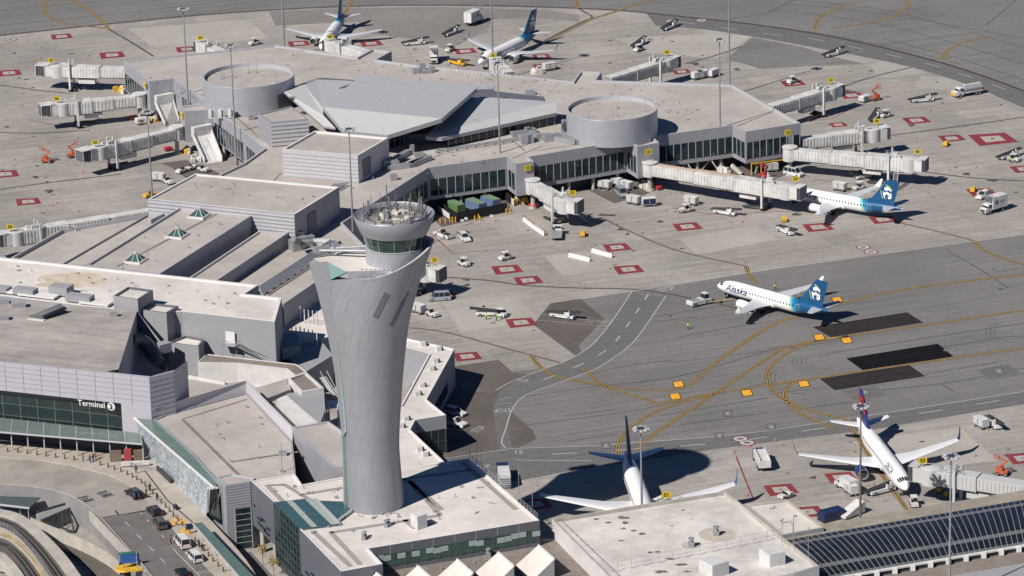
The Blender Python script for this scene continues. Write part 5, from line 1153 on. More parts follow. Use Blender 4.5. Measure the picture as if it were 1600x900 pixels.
# white side wall of the ramp, lower road
lo = strip('lower_road', smooth_px([(60, 822), (95, 835), (140, 856), (178, 885), (200, 905)], 4), smooth_px([(70, 850), (100, 858), (130, 876), (155, 905), (160, 915)], 4), 1.2, M_asph_b)
rp_ = thing('ramp_parapet', 'pale concrete parapet along the lower ramp, from the shelter to the blue sign', 'wall', P(110, 840, 0))
b = MB(); A = PX(smooth_px([(47, 810), (75, 822), (110, 836), (140, 850), (165, 864), (186, 880)], 4), 3.6); n = len(A)
b.add([(x, y, 0) for x, y in A]+[(x, y, 3.6) for x, y in A]+[(x+.1, y+.6, 3.6) for x, y in A]+[(x+.1, y+.6, 0) for x, y in A], [[k*n+i, k*n+i+1, (k+1)*n+i+1, (k+1)*n+i] for k in range(3) for i in range(n-1)]); b.build('parapet', M_concw, rp_)
b = MB(); A, B = P(141, 806, 4.6), P(204, 872, 4.6); b.bar(A, B, .5, 2.0); b.build('ramp_side', M_concw, rp_)
# elevated guideway in the corner
gw_ = thing('guideway', 'curved elevated concrete train guideway with dark running rails in the lower left corner', 'railway', P(40, 860, 0))
def band(name, A, B, z, mt, th=.0):
    a_, b_ = PX(smooth_px(A, 5), z), PX(smooth_px(B, 5), z); m_ = MB()
    m_.loft([[(x, y, z) for x, y in a_], [(x, y, z) for x, y in b_]], 0, closed=False)
    if th: 
        for q_ in (a_, b_): m_.loft([[(x, y, z) for x, y in q_], [(x, y, z-th) for x, y in q_]], 0, closed=False)
    return m_.build(name, mt, gw_)
G = [[(-40, 789), (0, 795), (37, 806), (75, 838), (105, 870), (130, 905)], [(-40, 797), (0, 803), (30, 815), (62, 843), (90, 876), (112, 908)], [(-40, 804), (0, 812), (26, 824), (52, 848), (78, 880), (98, 910)], [(-40, 812), (0, 823), (22, 834), (45, 856), (68, 886), (84, 912)], [(-40, 830), (0, 838), (18, 846), (40, 866), (60, 892), (72, 914)], [(-40, 838), (0, 848), (15, 855), (32, 872), (50, 897), (60, 914)], [(-40, 852), (0, 862), (10, 867), (25, 882), (38, 900), (46, 914)], [(-40, 862), (0, 875), (8, 880), (18, 892), (25, 903), (30, 914)]]
band('outer_beam', G[0], G[1], 7.2, M_concw, 2.2); band('running_slab', G[1], G[3], 6.6, mat('guideway_slab', (.12, .105, .09), .85, var=.3, vs=.6), .8); band('walkway', G[3], G[4], 6.9, M_concw, .5); band('running_slab', G[4], G[6], 6.6, MATS['guideway_slab'], .8); band('outer_beam', G[6], G[7], 7.2, M_concw, 2.2)
b = MB()
for q_ in (G[2], G[5]):
    for off in (-.45, .45):
        s_ = PX(smooth_px(q_, 6), 6.9)
        for i in range(len(s_)-1): b.bar((s_[i][0]+off, s_[i][1], 6.85), (s_[i+1][0]+off, s_[i+1][1], 6.85), .16, .3)
b.build('running_rail', M_dark, gw_)
b = MB()
for q_, m_ in ((G[3], 0), (G[4], 1)):
    s_ = PX(smooth_px(q_, 8), 6.9)
    for i in range(len(s_)-1): 
        if i % 2 == 0: b.bar((s_[i][0], s_[i][1], 6.9), (s_[i][0], s_[i][1], 8.0), .07, m=m_)
        for h in (7.45, 8.0): b.bar((s_[i][0], s_[i][1], h), (s_[i+1][0], s_[i+1][1], h), .06, m=m_)
b.build('guard_rail', [M_galv, M_yelm], gw_)
b = MB()
for x, y in ((50, 832), (95, 878)): c = P(x, y, 6.6); b.tube((c.x, c.y+2, 0), (c.x, c.y+2, 5.9), .8, n=14)
b.build('column', M_concw, gw_, smooth=True)
# shelter below the deck wall
sh = thing('shelter', 'bus shelter with dark flat glass roof and slanted black frame below the roadway wall', 'shelter', P(55, 800, 0))
b = MB(); b.prism(PX([(-40, 774), (63, 777), (46, 793), (-40, 783)], 4.0), 3.8, 4.0, 0); b.build('roof', mat('shelter_roof', (.05, .075, .075), .25, var=.2, vs=.5), sh)
b = MB()
for x, y in ((0, 784), (31, 789), (44, 793)): c = P(x, y, 3.8); b.tube((c.x, c.y, 0), (c.x, c.y, 3.8), .1, n=6)
b.bar(P(-40, 784, 3.9), P(46, 794, 3.9), .2, .35); b.build('frame', M_mull, sh)
b = MB(); b.prism(PX([(56, 803), (104, 786), (110, 792), (64, 812)], 3.2), 0, 3.2, 0); b.build('stair_box', M_concg, sh)
b = MB(); b.bar(P(58, 800, 3.4), P(106, 786, 3.4), .3, .4); b.bar(P(106, 786, 3.4), P(116, 832, .2), .3, .4); b.bar(P(64, 812, 3.2), P(116, 832, .2), .2, .3)
for k in range(5): x_ = 72+k*8; b.bar(P(x_, 806-k*2.6, 3.2), P(x_+2, 818+k*2.5, .5), .12)
b.build('stair_frame', M_dark, sh)
# direction sign at the nose of the ramp
sg_ = thing('direction_sign', 'blue road direction sign with green header on a yellow painted kerb nose', 'road sign', P(205, 887, ZR-.6))
c = P(204, 889, ZR-.6); b = MB(); b.lathe((c.x-1.2, c.y+.2, ZR-.7), [(0, .35), (1.6, .35), (1.75, 0)], 16); b.lathe((c.x+1.3, c.y+.5, ZR-.7), [(0, .35), (1.4, .35), (1.55, 0)], 16); b.box((c.x, c.y+.3, ZR-.5), (3.0, 3.0, .36), .1); b.build('kerb_nose', M_yelm, sg_)
b = MB()
for dx in (-1.3, 1.3): b.tube((c.x+dx, c.y, ZR-.5), (c.x+dx, c.y, ZR+3.0), .09, n=6)
b.build('post', M_galv, sg_)
b = MB(); b.box((c.x, c.y-.1, ZR+1.6), (3.6, .12, 1.7), .25); bd = b.build('sign_board', mat('sign_blue', (.03, .11, .34), .45), sg_)
b = MB(); b.box((c.x-.4, c.y-.25, ZR+2.75), (3.4, .12, .5), .25); b.build('sign_header', mat('sign_green', (.05, .19, .15), .5), sg_)
b = MB()
for k in range(3):
    for j in range(4): b.box((c.x-1.1+j*.72+(k % 2)*.1, c.y-.36+j*.18-.02, ZR+1.15+k*.45), (.5, .05, .14), .25)
b.build('sign_lettering', M_wht, bd)
# bollards along the pavement edge
BOL = [(12, 706), (28, 707), (43, 709), (58, 711), (72, 713), (87, 715), (101, 717), (116, 719), (157, 727), (169, 730), (179, 734), (189, 737), (199, 742), (207, 746), (214, 750), (221, 755), (227, 760), (233, 766), (239, 772), (245, 778), (252, 786), (259, 793), (265, 800), (271, 807), (278, 814), (285, 821), (291, 828), (305, 846), (312, 853), (319, 861), (326, 869), (333, 877), (341, 885), (349, 893)]
bm_ = None
for i, (x, y) in enumerate(BOL):
    c = P(x, y, ZR+.14)
    if bm_ is None:
        b = MB(); b.lathe((0, 0, 0), [(.16, 0), (.16, .85), (.12, .95), (0, .97)], 10); b.lathe((0, 0, 0), [(.22, 0), (.22, .08), (.15, .1)], 10); bo = b.build('bollard', mat('bollard_bronze', (.16, .12, .075), .45, metal=.3)); bm_ = bo
    else: bo = bm_.copy(); COL.objects.link(bo)
    bo.location = c; tag(bo, 'short dark bronze bollard in the line along the kerbside pavement', 'bollard', 'bollards along the kerbside pavement')
# etched glass wall with strip roof
gw2 = thing('mural_glass_wall', 'long slanted glass wall etched with pale blue clouds beside the kerbside pavement', 'glass wall', P(280, 760, ZR))
M_cloud = mat('etched_cloud_glass', (.36, .42, .46), .35, spec=.6)
n_ = M_cloud.node_tree.nodes; l_ = M_cloud.node_tree.links; tc = n_.new('ShaderNodeTexCoord'); nz = n_.new('ShaderNodeTexNoise'); nz.inputs['Scale'].default_value = 1.25; nz.inputs['Detail'].default_value = 6; nz.inputs['Roughness'].default_value = .65; nz.inputs['Distortion'].default_value = .7
cr_ = n_.new('ShaderNodeValToRGB'); cr_.color_ramp.elements[0].position = .42; cr_.color_ramp.elements[0].color = (.20, .25, .29, 1); cr_.color_ramp.elements[1].position = .60; cr_.color_ramp.elements[1].color = (.50, .53, .55, 1)
l_.new(tc.outputs['Object'], nz.inputs[0]); l_.new(nz.outputs[0], cr_.inputs[0]); l_.new(cr_.outputs[0], n_['Principled BSDF'].inputs['Base Color'])
top = [P(204, 648, 13), P(235, 676, 12.8), P(285, 719, 12.6), P(335, 763, 12.4)]; bot = [P(220, 706, ZR), P(243, 724, ZR), P(282, 765, ZR), P(322, 806, ZR)]
b = MB(); b.loft([bot, top], 0, closed=False); b.build('etched_glass', M_cloud, gw2)
b = MB()
for k in range(9):
    t = k/8*2.999; i = int(t); f = t-i; p = bot[i]*(1-f)+bot[i+1]*f; q_ = top[i]*(1-f)+top[i+1]*f; b.bar(p+Vector((-.04, -.06, 0)), q_+Vector((-.04, -.06, 0)), .04)
b.build('glazing_bar', mat('glazing_bar_pale', (.33, .37, .40), .4), gw2)
inn_ = [P(240, 655, 13.1), P(262, 676, 13.0), P(300, 711, 12.9), P(342, 752, 12.8)]
b = MB(); b.loft([top, inn_], 0, closed=False); b.build('strip_roof', mat('strip_glass', (.13, .19, .17), .22, spec=.6, var=.12, vs=.4, lines=(.9, 3, 1.2, .06, .3)), gw2)
b = MB()
for i in range(3): b.bar(top[i], top[i+1], .3, .35)
b.bar(P(325, 763, 12.4), P(325, 800, ZR+1.5), .35); b.bar(P(323, 763, 12.4), P(340, 762, 12.4), .3, .35); b.bar(P(326, 786, 8), P(340, 781, 8), .2, .3); b.build('end_frame', M_parw, gw2)
b = MB(); b.poly([P(326, 806, ZR), P(346, 820, ZR), P(340, 765, 12.4), P(328, 765, 12.4)]); b.build('end_glass', M_gl, gw2)
b = MB(); b.bar(P(246, 731, ZR+.6), P(268, 752, ZR+.6), .5, .9); b.build('bench', M_dark, gw2)
# glass canopy further along the kerb
cn = thing('kerb_canopy', 'narrow green glass canopy over the pavement at the bottom edge', 'canopy', P(345, 870, ZR))
b = MB(); b.prism(PX([(302, 817.5), (316, 816), (410, 915), (386, 915)], 8.0), 7.88, 8.0, 0); b.build('canopy_glass', mat('kerb_canopy_glass', (.105, .16, .14), .2, spec=.6, var=.1, vs=.4, lines=(-.8, 1.9, 60, .05, .3)), cn)
b = MB()
for t in (.05, .3, .55, .8): x, y = lerp2((306, 820), (388, 912), t); c = P(x, y, 7.9); b.tube((c.x+.6, c.y, ZR), (c.x+.6, c.y, 7.9), .12, n=8)
b.bar(P(301, 818, 7.9), P(386, 916, 7.9), .2, .3); b.build('canopy_frame', M_mull, cn)
b = MB(); b.bar(P(308, 826, ZR+.6), P(372, 897, ZR+.6), .3, 1.2); b.build('low_wall', M_concw, cn)
surf('dark_pavement', [(322, 846), (345, 866), (392, 862), (440, 915), (330, 915)], .01, M_asph_d)
# pavement shelter by the doors
ks = thing('kerb_kiosk', 'slatted brown kiosk under the glass canopy corner by the terminal doors', 'kiosk', P(200, 722, ZR))
c = P(200, 722, ZR); b = MB()
for dx in (-2.4, 2.4):
    for k in range(8): b.box((c.x+dx, c.y, ZR+.4+k*.3), (2.4, .15, .22), .05)
b.build('slat_screen', mat('slat_brown', (.20, .15, .11), .7, var=.2, vs=1), ks)
b = MB(); b.box((c.x, c.y+.3, ZR+1.3), (1.5, 1.2, 2.6)); b.build('booth', M_clothr, ks)
for k, (x0, x1) in enumerate((((183, 728), (237, 738)),)):
    rk = thing('luggage_cart_rack', 'silver rack of nested luggage carts behind a railing on the pavement', 'cart rack', P(210, 732, ZR))
    A, B = P(185, 729, ZR), P(236, 735, ZR); b = MB()
    for i in range(14): p = A+(B-A)*i/13; b.bar(p, p+Vector((0, 0, 1.1)), .07)
    for h in (.55, 1.1): b.bar(A+Vector((0, 0, h)), B+Vector((0, 0, h)), .07)
    b.build('railing', M_galv, rk); b = MB(); p = (A+B)/2; b.box((p.x, p.y+.8, ZR+.8), (5.6, .7, .8), .05); b.build('nested_carts', M_white, rk)
# small yellow-leaved street trees by the lobby columns
def small_tree(px, h, label):
    c = P(*px); t = thing('street_tree', label, 'tree', c, group='street trees by the lobby'); rnd = random.Random(int(px[0])); b = MB(); b.tube(c, c+Vector((0, 0, h*.6)), .07, .04, n=6)
    for k in range(4): a_ = k*1.6; b.tube(c+Vector((0, 0, h*.5)), c+Vector((.5*math.cos(a_), .5*math.sin(a_), h*.8)), .03, .02, n=5)
    b.build('trunk', mat('bark', (.12, .09, .07), .9), t); b = MB()
    for k in range(170):
        v = Vector((rnd.gauss(0, .45), rnd.gauss(0, .45), h*.72+rnd.gauss(0, .5))); d = Vector((rnd.gauss(0, 1), rnd.gauss(0, 1), rnd.gauss(0, 1))).normalized(); u = d.orthogonal().normalized()*.13; w_ = d.cross(u).normalized()*.13; p = c+v; b.poly([p-u, p+w_, p+u, p-w_])
    b.build('crown', mat('yellow_leaves', (.33, .22, .06), .8, var=.4, vs=2), t)
small_tree((411, 882), 4.2, 'thin young tree with yellow leaves, nearer the corner block of two'); small_tree((428, 900), 4.2, 'thin young tree with yellow leaves, nearer the bottom edge of two')
# ---------------- light masts ----------------
def mast(top=None, base=None, h=34.0, label='', ang=0.0, mt=None):
    c = P(*base) if base else P(top[0], top[1], h); c = Vector((c.x, c.y, 0)); t = thing('light_mast', label, 'light mast', c, group='floodlight masts')
    b = MB(); b.tube(c, c+Vector((0, 0, h)), .30, .13, n=10); b.build('pole', mt or M_steel, t, smooth=60)
    b = MB(); b.lathe((c.x, c.y, h-.3), [(.0, .35), (.75, .35), (.75, .1), (.2, 0)], 12); hd = b.build('head_ring', M_dark, t)
    b = MB()
    for k in range(8):
        a_ = k*math.pi/4+ang; x, y = c.x+1.25*math.cos(a_), c.y+1.25*math.sin(a_); b.bar((c.x+.6*math.cos(a_), c.y+.6*math.sin(a_), h), (x, y, h-.05), .09); b.box((x, y, h-.15), (.75, .5, .28), a_)
    b.build('floodlight', M_lamp, t)
    b = MB(); b.tube(c, c+Vector((0, 0, .6)), .6, n=10); b.build('footing', M_concw, t); return t
for kw in (dict(top=(286, 13), label='tall light mast rising past the short gates, left of the first drum'), dict(top=(360, 70), label='tall light mast in front of the first round drum'), dict(top=(545, 201), label='tall light mast just left of the control tower crown'), dict(top=(1124, 61), label='tall light mast before the glazed gates, right of the second drum'),
           dict(top=(1345, 634), h=28, mt=mat('mast_brown', (.17, .135, .105), .6), label='tall brown-looking light mast in front of the blue-engined airliner'), dict(top=(1486, 712), label='tall light mast standing before the glazed vault'), dict(top=(1001, 669), h=25, label='tall light mast beside the navy-tailed airliner'), dict(base=(445, 92), h=36, label='tall light mast cut by the top edge behind the concourse'),
           dict(base=(783, 305), h=34, label='tall light mast by the dumpster yard, in front of the folded roof'), dict(base=(771, 128), h=34, label='tall light mast beside the green-tailed jet at the far gate'), dict(base=(1140, 150), h=34, label='tall light mast at the back of the concourse, cut by the top edge'), dict(top=(230, 174), h=30, label='slim light mast above the third short jet bridge')):
    mast(**kw)
def dirn(a, b, z=0):
    A, B = P(*a, z), P(*b, z); d = B-A; return math.atan2(d.y, d.x)
# ---------------- airliners ----------------
def lerp(a, b, t): return a+(b-a)*t
NOSE = [(0, .015, -.13), (.06, .10, -.125), (.18, .19, -.11), (.38, .285, -.085), (.62, .36, -.055), (.9, .42, -.03), (1.25, .468, -.012), (1.7, .495, 0), (2.2, .5, 0)]
TAIL = [(3.3, .5, 0), (2.9, .488, .01), (2.4, .45, .045), (1.9, .395, .09), (1.4, .325, .14), (.9, .245, .19), (.45, .165, .225), (.12, .10, .245), (0, .06, .25)]
class Fus:
    def __init__(s, L, W, H, zc):
        s.L, s.W, s.H, s.zc = L, W, H, zc
        s.st = [(d*H, r, o) for d, r, o in NOSE]+[(L-d*H, r, o) for d, r, o in TAIL]
    def at(s, d):
        st = s.st
        for i in range(len(st)-1):
            if d <= st[i+1][0]: t = (d-st[i][0])/(st[i+1][0]-st[i][0]); return lerp(st[i][1], st[i+1][1], t), lerp(st[i][2], st[i+1][2], t)
        return st[-1][1], st[-1][2]
    def p(s, d, a, off=0.0):
        "point on the skin: d metres behind the nose, a = angle from the top (positive to port)"
        r, o = s.at(d); return Vector((s.L/2-d, math.sin(a)*(r*s.W+off), s.zc+o*s.H+math.cos(a)*(r*s.H+off)))
    def patch(s, b, d0, d1, a0, a1, off=.02, n=5, k=3, m=0, sk=0.0):
        b.loft([[s.p(lerp(d0, d1, i/k)+sk*(j/n), lerp(a0, a1, j/n), off) for j in range(n+1)] for i in range(k+1)], m, closed=False)
def airfoil(le, chord, th, y, z, dihed=0):
    "section ring in the x-z plane at span y; le = x of leading edge (x forward)"
    pr = [(0, 0), (.04, .45), (.15, .85), (.35, 1.0), (.65, .62), (1, .03), (1, -.03), (.65, -.25), (.35, -.45), (.12, -.42), (.03, -.25)]
    return [Vector((le-c*chord, y, z+t*th*chord*.6)) for c, t in pr]
def livery(name, stops, nx=1.0, nz=.55, base_r=.32):
    "paint that changes along the body: stops = [(position along -x+z, colour)]"
    mt = bpy.data.materials.new(name); MATS[name] = mt; mt.use_nodes = True; n = mt.node_tree.nodes; l = mt.node_tree.links; bs = n['Principled BSDF']; bs.inputs['Roughness'].default_value = base_r
    tc = n.new('ShaderNodeTexCoord'); dt = n.new('ShaderNodeVectorMath'); dt.operation = 'DOT_PRODUCT'; dt.inputs[1].default_value = (-nx, 0, -nz); l.new(tc.outputs['Object'], dt.inputs[0])
    mr = n.new('ShaderNodeMapRange'); lo, hi = stops[0][0], stops[-1][0]; mr.inputs[1].default_value = lo; mr.inputs[2].default_value = hi; l.new(dt.outputs['Value'], mr.inputs[0])
    cr = n.new('ShaderNodeValToRGB'); e = cr.color_ramp.elements
    while len(e) < len(stops): e.new(.5)
    for i, (p, c) in enumerate(stops): e[i].position = (p-lo)/(hi-lo); e[i].color = (*c, 1)
    l.new(mr.outputs[0], cr.inputs[0]); l.new(cr.outputs[0], bs.inputs['Base Color']); return mt
M_plane = mat('airliner_white', (.78, .77, .76), .28, spec=.5, var=.02, vs=.6)
M_wing = mat('wing_grey', (.52, .53, .55), .35, metal=.1, var=.05, vs=.6)
M_wingw = mat('wing_white', (.68, .68, .69), .3, var=.04, vs=.6)
M_win = mat('cabin_glass', (.02, .025, .035), .15)
M_bluea = mat('tail_deep_blue', (.012, .085, .22), .3)
M_teal = mat('tail_light_blue', (.03, .28, .48), .3)
M_lime = mat('tail_lime', (.50, .66, .22), .35)
M_chrome = mat('inlet_chrome', (.62, .62, .64), .2, metal=.8)
def text_on(fus, b, s, size, d_start, a_mid, side, shear=0.0, bold=0.0, cell=.14):
    vv, ff = text_mesh(s, size, shear, bold, 'LEFT')
    import bmesh
    bmm = bmesh.new(); vs_ = [bmm.verts.new(v) for v in vv]
    for f in ff:
        try: bmm.faces.new([vs_[i] for i in f])
        except ValueError: pass
    y = -size
    while y < size:
        bmesh.ops.bisect_plane(bmm, geom=bmm.verts[:]+bmm.edges[:]+bmm.faces[:], plane_co=(0, y, 0), plane_no=(0, 1, 0)); y += cell
    bmesh.ops.triangulate(bmm, faces=bmm.faces[:]); bmm.verts.index_update()
    wid = max(v.co.x for v in bmm.verts); pts = []
    for v in bmm.verts:
        d = d_start+v.co.x if side > 0 else d_start+wid-v.co.x
        pts.append(fus.p(d, side*(a_mid-v.co.y/(fus.H/2)), .03))
    b.add(pts, [[v.index for v in f.verts] for f in bmm.faces]); bmm.free()
FACE = [  # white shapes of the tail portrait, unit = metres about its middle (u towards the tail, v up)
    [(-.9, 1.35), (-.1, 1.8), (.55, 1.55), (1.15, .95), (1.2, .35), (.75, .75), (.25, .85), (-.35, .6), (-.9, .7)],
    [(-1.35, .35), (-.8, .1), (-.2, .45), (.4, .25), (1.25, -.05), (1.2, -1.3), (.4, -1.6), (.1, -1.15), (.15, -.6), (-.35, -.4), (-.8, -.65), (-.75, -1.3), (-.35, -1.75), (-1.05, -1.3), (-1.3, -.4)]]
FEAT = [[(-.75, .28), (-.15, .42), (-.2, .2), (-.6, .12)], [(.3, .3), (1.0, .2), (.9, 0), (.4, .05)], [(-.45, -.75), (.0, -.62), (.7, -.9), (.9, -.75), (.1, -.45), (-.5, -.5)], [(.0, -.05), (.15, -.45), (-.15, -.4)], [(.55, -.25), (.75, -.8), (.62, -.3)], [(-.15, -1.1), (.45, -1.2), (.1, -1.0)]]
def airliner(label, spec, pos, heading, fin='alaska', group=None, kind='jet'):
    g = spec; F_ = Fus(g['L'], g['W'], g['H'], g['zc']); L = g['L']
    t = thing('airliner', label, 'airplane', pos, heading, group, local=True)
    body = g['body']
    st = []; N = 28
    ds = [s[0] for s in F_.st[:9]]+[lerp(F_.st[8][0], F_.st[9][0], k/6) for k in range(1, 6)]+[s[0] for s in F_.st[9:]]
    b = MB(); b.loft([[F_.p(d, -2*math.pi*i/N) for i in range(N)] for d in ds], 0, c0=True, c1=True); b.build('fuselage', body, t, smooth=70)
    # belly fairing
    xw = L/2-g['wx']; b = MB(); b.loft([[Vector((xw-g['rc']*k, math.sin(2*math.pi*i/16)*g['W']*.5*q, g['zc']-g['H']*.30+math.cos(2*math.pi*i/16)*g['H']*.28*q)) for i in range(16)] for k, q in ((-.15, .3), (.05, .95), (.5, 1.08), (1.0, .95), (1.3, .3))], 0, c0=True, c1=True); b.build('belly_fairing', M_plane, t, smooth=70)
    zw = g['zc']-g['H']*.28; hs = g['span']/2; tn = math.tan(g['sweep'])
    for sd in (1, -1):
        y0, y1, y2 = g['W']*.38, hs*.36, hs*g.get('tipf', .965); ck = g['rc']*.62; z1 = zw+(y1-y0)*.09; z2 = zw+(y2-y0)*.105
        secs = [airfoil(xw, g['rc'], .13, sd*y0, zw), airfoil(xw-(y1-y0)*tn, ck, .12, sd*y1, z1), airfoil(xw-(y2-y0)*tn, g['tc'], .10, sd*y2, z2)]
        if sd < 0: secs = [s[::-1] for s in secs]
        b = MB(); b.loft(secs, 0, c0=True, c1=True); wg = b.build('wing', g['wingmat'], t, smooth=35)
        # flap track fairings
        b = MB()
        for fy in (.30, .5, .68):
            y = lerp(y0, y2, fy); c = lerp(g['rc']*.75, g['tc'], fy); x = xw-(y-y0)*tn-c*.72; z = zw+(y-y0)*.10-.12; b.tube((x+.6, sd*y, z), (x-1.3, sd*y, z-.12), .20, .05, n=8)
        b.build('flap_fairing', M_wingw, wg)
        # winglet
        xt = xw-(y2-y0)*tn; wh = g['wl']; cant = g.get('cant', .55)
        q = [airfoil(xt-.05, g['tc']*.98, .09, sd*y2, z2)]
        for k, (f, yo) in enumerate(((.12, .18), (.35, .34), (1.0, cant))):
            c = g['tc']*lerp(.95, .38, f); le = xt-f*wh*.75; r_ = airfoil(le, c, .05, 0, 0); q.append([Vector((p.x, sd*(y2+yo*wh*.6-(p.z)*.9), z2+f*wh)) for p in r_])
        if sd < 0: q = [s[::-1] for s in q]
        b = MB(); b.loft(q, 0, c1=True); b.build('winglet', g['wlmat'], t, smooth=50)
        # engine, pylon
        ey, ex, er, el, ez = g['eng']; cx = L/2-ex
        prof = [(er*.80, -.02), (er*.92, 0.0), (er, .12*el), (er*1.02, .35*el), (er*.92, .68*el), (er*.66, .92*el)]
        b = MB(); b.loft([[Vector((cx-zz, sd*ey+math.sin(-2*math.pi*i/20)*r_, ez+math.cos(2*math.pi*i/20)*r_)) for i in range(20)] for r_, zz in prof]); en = b.build('engine', g['engmat'], t, smooth=60)
        b = MB(); b.loft([[Vector((cx-zz, sd*ey+math.sin(-2*math.pi*i/20)*r_, ez+math.cos(2*math.pi*i/20)*r_)) for i in range(20)] for r_, zz in ((er*.95, .06), (er*.93, -.05), (er*.80, -.04), (er*.78, .35))]); b.build('inlet_ring', M_chrome, en, smooth=60)
        b = MB(); b.poly([Vector((cx-.4, sd*ey+math.sin(-2*math.pi*i/20)*er*.79, ez+math.cos(2*math.pi*i/20)*er*.79)) for i in range(20)]); b.tube((cx-.4, sd*ey, ez), (cx-.05, sd*ey, ez), er*.28, .03, n=10); b.build('fan', M_dark, en)
        b = MB(); b.tube((cx-el*.85, sd*ey, ez), (cx-el*1.2, sd*ey, ez), er*.5, er*.14, n=12); b.build('exhaust', M_dark, en)
        xw_ = xw-(ey-y0)*tn; zwl = zw+(ey-y0)*.1; b = MB(); b.add([(cx-el*.12, sd*ey, ez+er*.95), (cx-el*.95, sd*ey, ez+er*.6), (xw_-2.0, sd*ey, zwl-.1), (xw_+.1, sd*ey, zwl+.12)]+[(cx-el*.12, sd*ey+.16, ez+er*.95), (cx-el*.95, sd*ey+.16, ez+er*.6), (xw_-2.0, sd*ey+.16, zwl-.1), (xw_+.1, sd*ey+.16, zwl+.12)], [[0, 1, 2, 3], [7, 6, 5, 4], [0, 3, 7, 4], [3, 2, 6, 7], [2, 1, 5, 6], [1, 0, 4, 5]]); b.build('pylon', M_wingw, en)
        # tailplane
        hx, hz, hspan, hrc, htc = g['ht']; x0 = L/2-hx; tt = math.tan(g['sweep']+.08)
        secs = [airfoil(x0, hrc, .10, sd*.35, hz), airfoil(x0-(hspan/2-.35)*tt, htc, .09, sd*hspan/2, hz+hspan/2*.10)]
        if sd < 0: secs = [s[::-1] for s in secs]
        b = MB(); b.loft(secs, 0, c0=True, c1=True); b.build('tailplane', g.get('htmat', M_wingw), t, smooth=35)
    # fin
    fx, fz, frc, ftc, ftop = g['fin']; x0 = L/2-fx; sw = g['fsweep']
    def fsec(f):
        z = lerp(fz, ftop, f); c = lerp(frc, ftc, f); le = x0-sw*f
        return [Vector((p.x, p.z, z)) for p in airfoil(le, c, .10, 0, 0)]
    def finsec(f):
        z = lerp(fz, ftop, f); c = lerp(frc, ftc, f); le = x0-sw*f; h = c*.05
        return [Vector((le-u*c, v*h, z)) for u, v in ((0, 0), (.05, .55), (.25, 1), (.6, .75), (1, .06), (1, -.06), (.6, -.75), (.25, -1), (.05, -.55))]
    b = MB(); b.loft([[Vector((x0+frc*.55, 0, fz-.1))]*9]+[finsec(f) for f in (0, .25, .5, .75, 1)], 0, c1=True); fo = b.build('fin', g['finmat'], t, smooth=35)
    if fin == 'alaska':
        um, vm = x0-sw*.52-lerp(frc, ftc, .5)*.52, lerp(fz, ftop, .47); sc_ = .93
        for sd in (1, -1):
            def fp(u, v, o): return (um-u*sc_, sd*(.055*lerp(frc, ftc, .45)+.03+o), vm+v*sc_)
            b = MB()
            for pl in FACE: b.poly([fp(u, v, 0) for u, v in pl])
            b.build('tail_portrait', M_plane, fo); b = MB()
            for pl in FEAT: b.poly([fp(u, v, .012) for u, v in pl])
            b.build('portrait_features', M_bluea, fo); b = MB()
            ar = [(-1.95+.5*(k/8)**2*1.2, .5-2.2*k/8) for k in range(9)]; b.loft([[fp(u-.09, v, .01) for u, v in ar], [fp(u+.09, v, .01) for u, v in ar]], 0, closed=False)
            ar = [(-.55+2.0*k/8, 2.15-.1*k/8-1.1*(k/8)**2) for k in range(9)]; b.loft([[fp(u, v-.1, .01) for u, v in ar], [fp(u, v+.1, .01) for u, v in ar]], 0, closed=False)
            b.build('tail_stripe', M_lime, fo)
    elif fin == 'delta':
        for sd in (1, -1):
            def fq(f, c, o=.02): z = lerp(fz, ftop, f); ch = lerp(frc, ftc, f); return (x0-sw*f-c*ch, sd*(ch*.052+o), z)
            b = MB(); b.poly([fq(.36, .0), fq(.84, .0), fq(.84, 1), fq(.62, 1), fq(.45, .55)]); b.build('tail_panel', mat('tail_red', (.38, .02, .04), .35), fo)
            b = MB(); b.poly([fq(.55, .1, .035), fq(.76, .25, .035), fq(.66, .6, .035)]); b.build('tail_panel', mat('tail_dark_red', (.17, .01, .03), .35), fo)
    # tail cone exhaust, doors, windows, cockpit
    b = MB(); b.tube(F_.p(L-.05, 0)-Vector((0, 0, F_.at(L)[0]*F_.H)), F_.p(L-.05, 0)-Vector((.35, 0, F_.at(L)[0]*F_.H)), F_.H*.06, F_.H*.05, n=12); b.build('tail_exhaust', M_chrome, t)
    H = g['H']; b = MB()
    for sd in (1, -1):
        for a0_, a1_, d0, d1 in ((.04, .40, .40*H, .68*H), (.45, .78, .40*H, .72*H), (.84, 1.10, .46*H, .78*H)):
            F_.patch(b, d0, d1, sd*a0_, sd*a1_, .02, 3, 3, sk=.12*H*0)
    b.build('cockpit_window', M_win, t)
    b = MB(); aw = math.radians(g.get('wang', 76)); n_ = g['nwin']
    for sd in (1, -1):
        for k in range(n_):
            if k in g.get('skip', ()): continue
            d = lerp(g['wd0'], g['wd1'], k/(n_-1)); F_.patch(b, d-.16, d+.16, sd*(aw-.12), sd*(aw+.12), .02, 2, 1)
    b.build('cabin_window', M_win, t)
    b = MB()
    for sd in (1, -1):
        for d in (g['wd0']-1.5, g['wd1']+1.4):
            for dd in (-.45, .45): F_.patch(b, d+dd-.03, d+dd+.03, sd*(aw-.25), sd*(aw+.62), .015, 5, 1)
            F_.patch(b, d-.45, d+.45, sd*(aw-.28), sd*(aw-.24), .015, 1, 1)
    b.build('door_frame', mat('door_outline', (.42, .42, .44), .4), t)
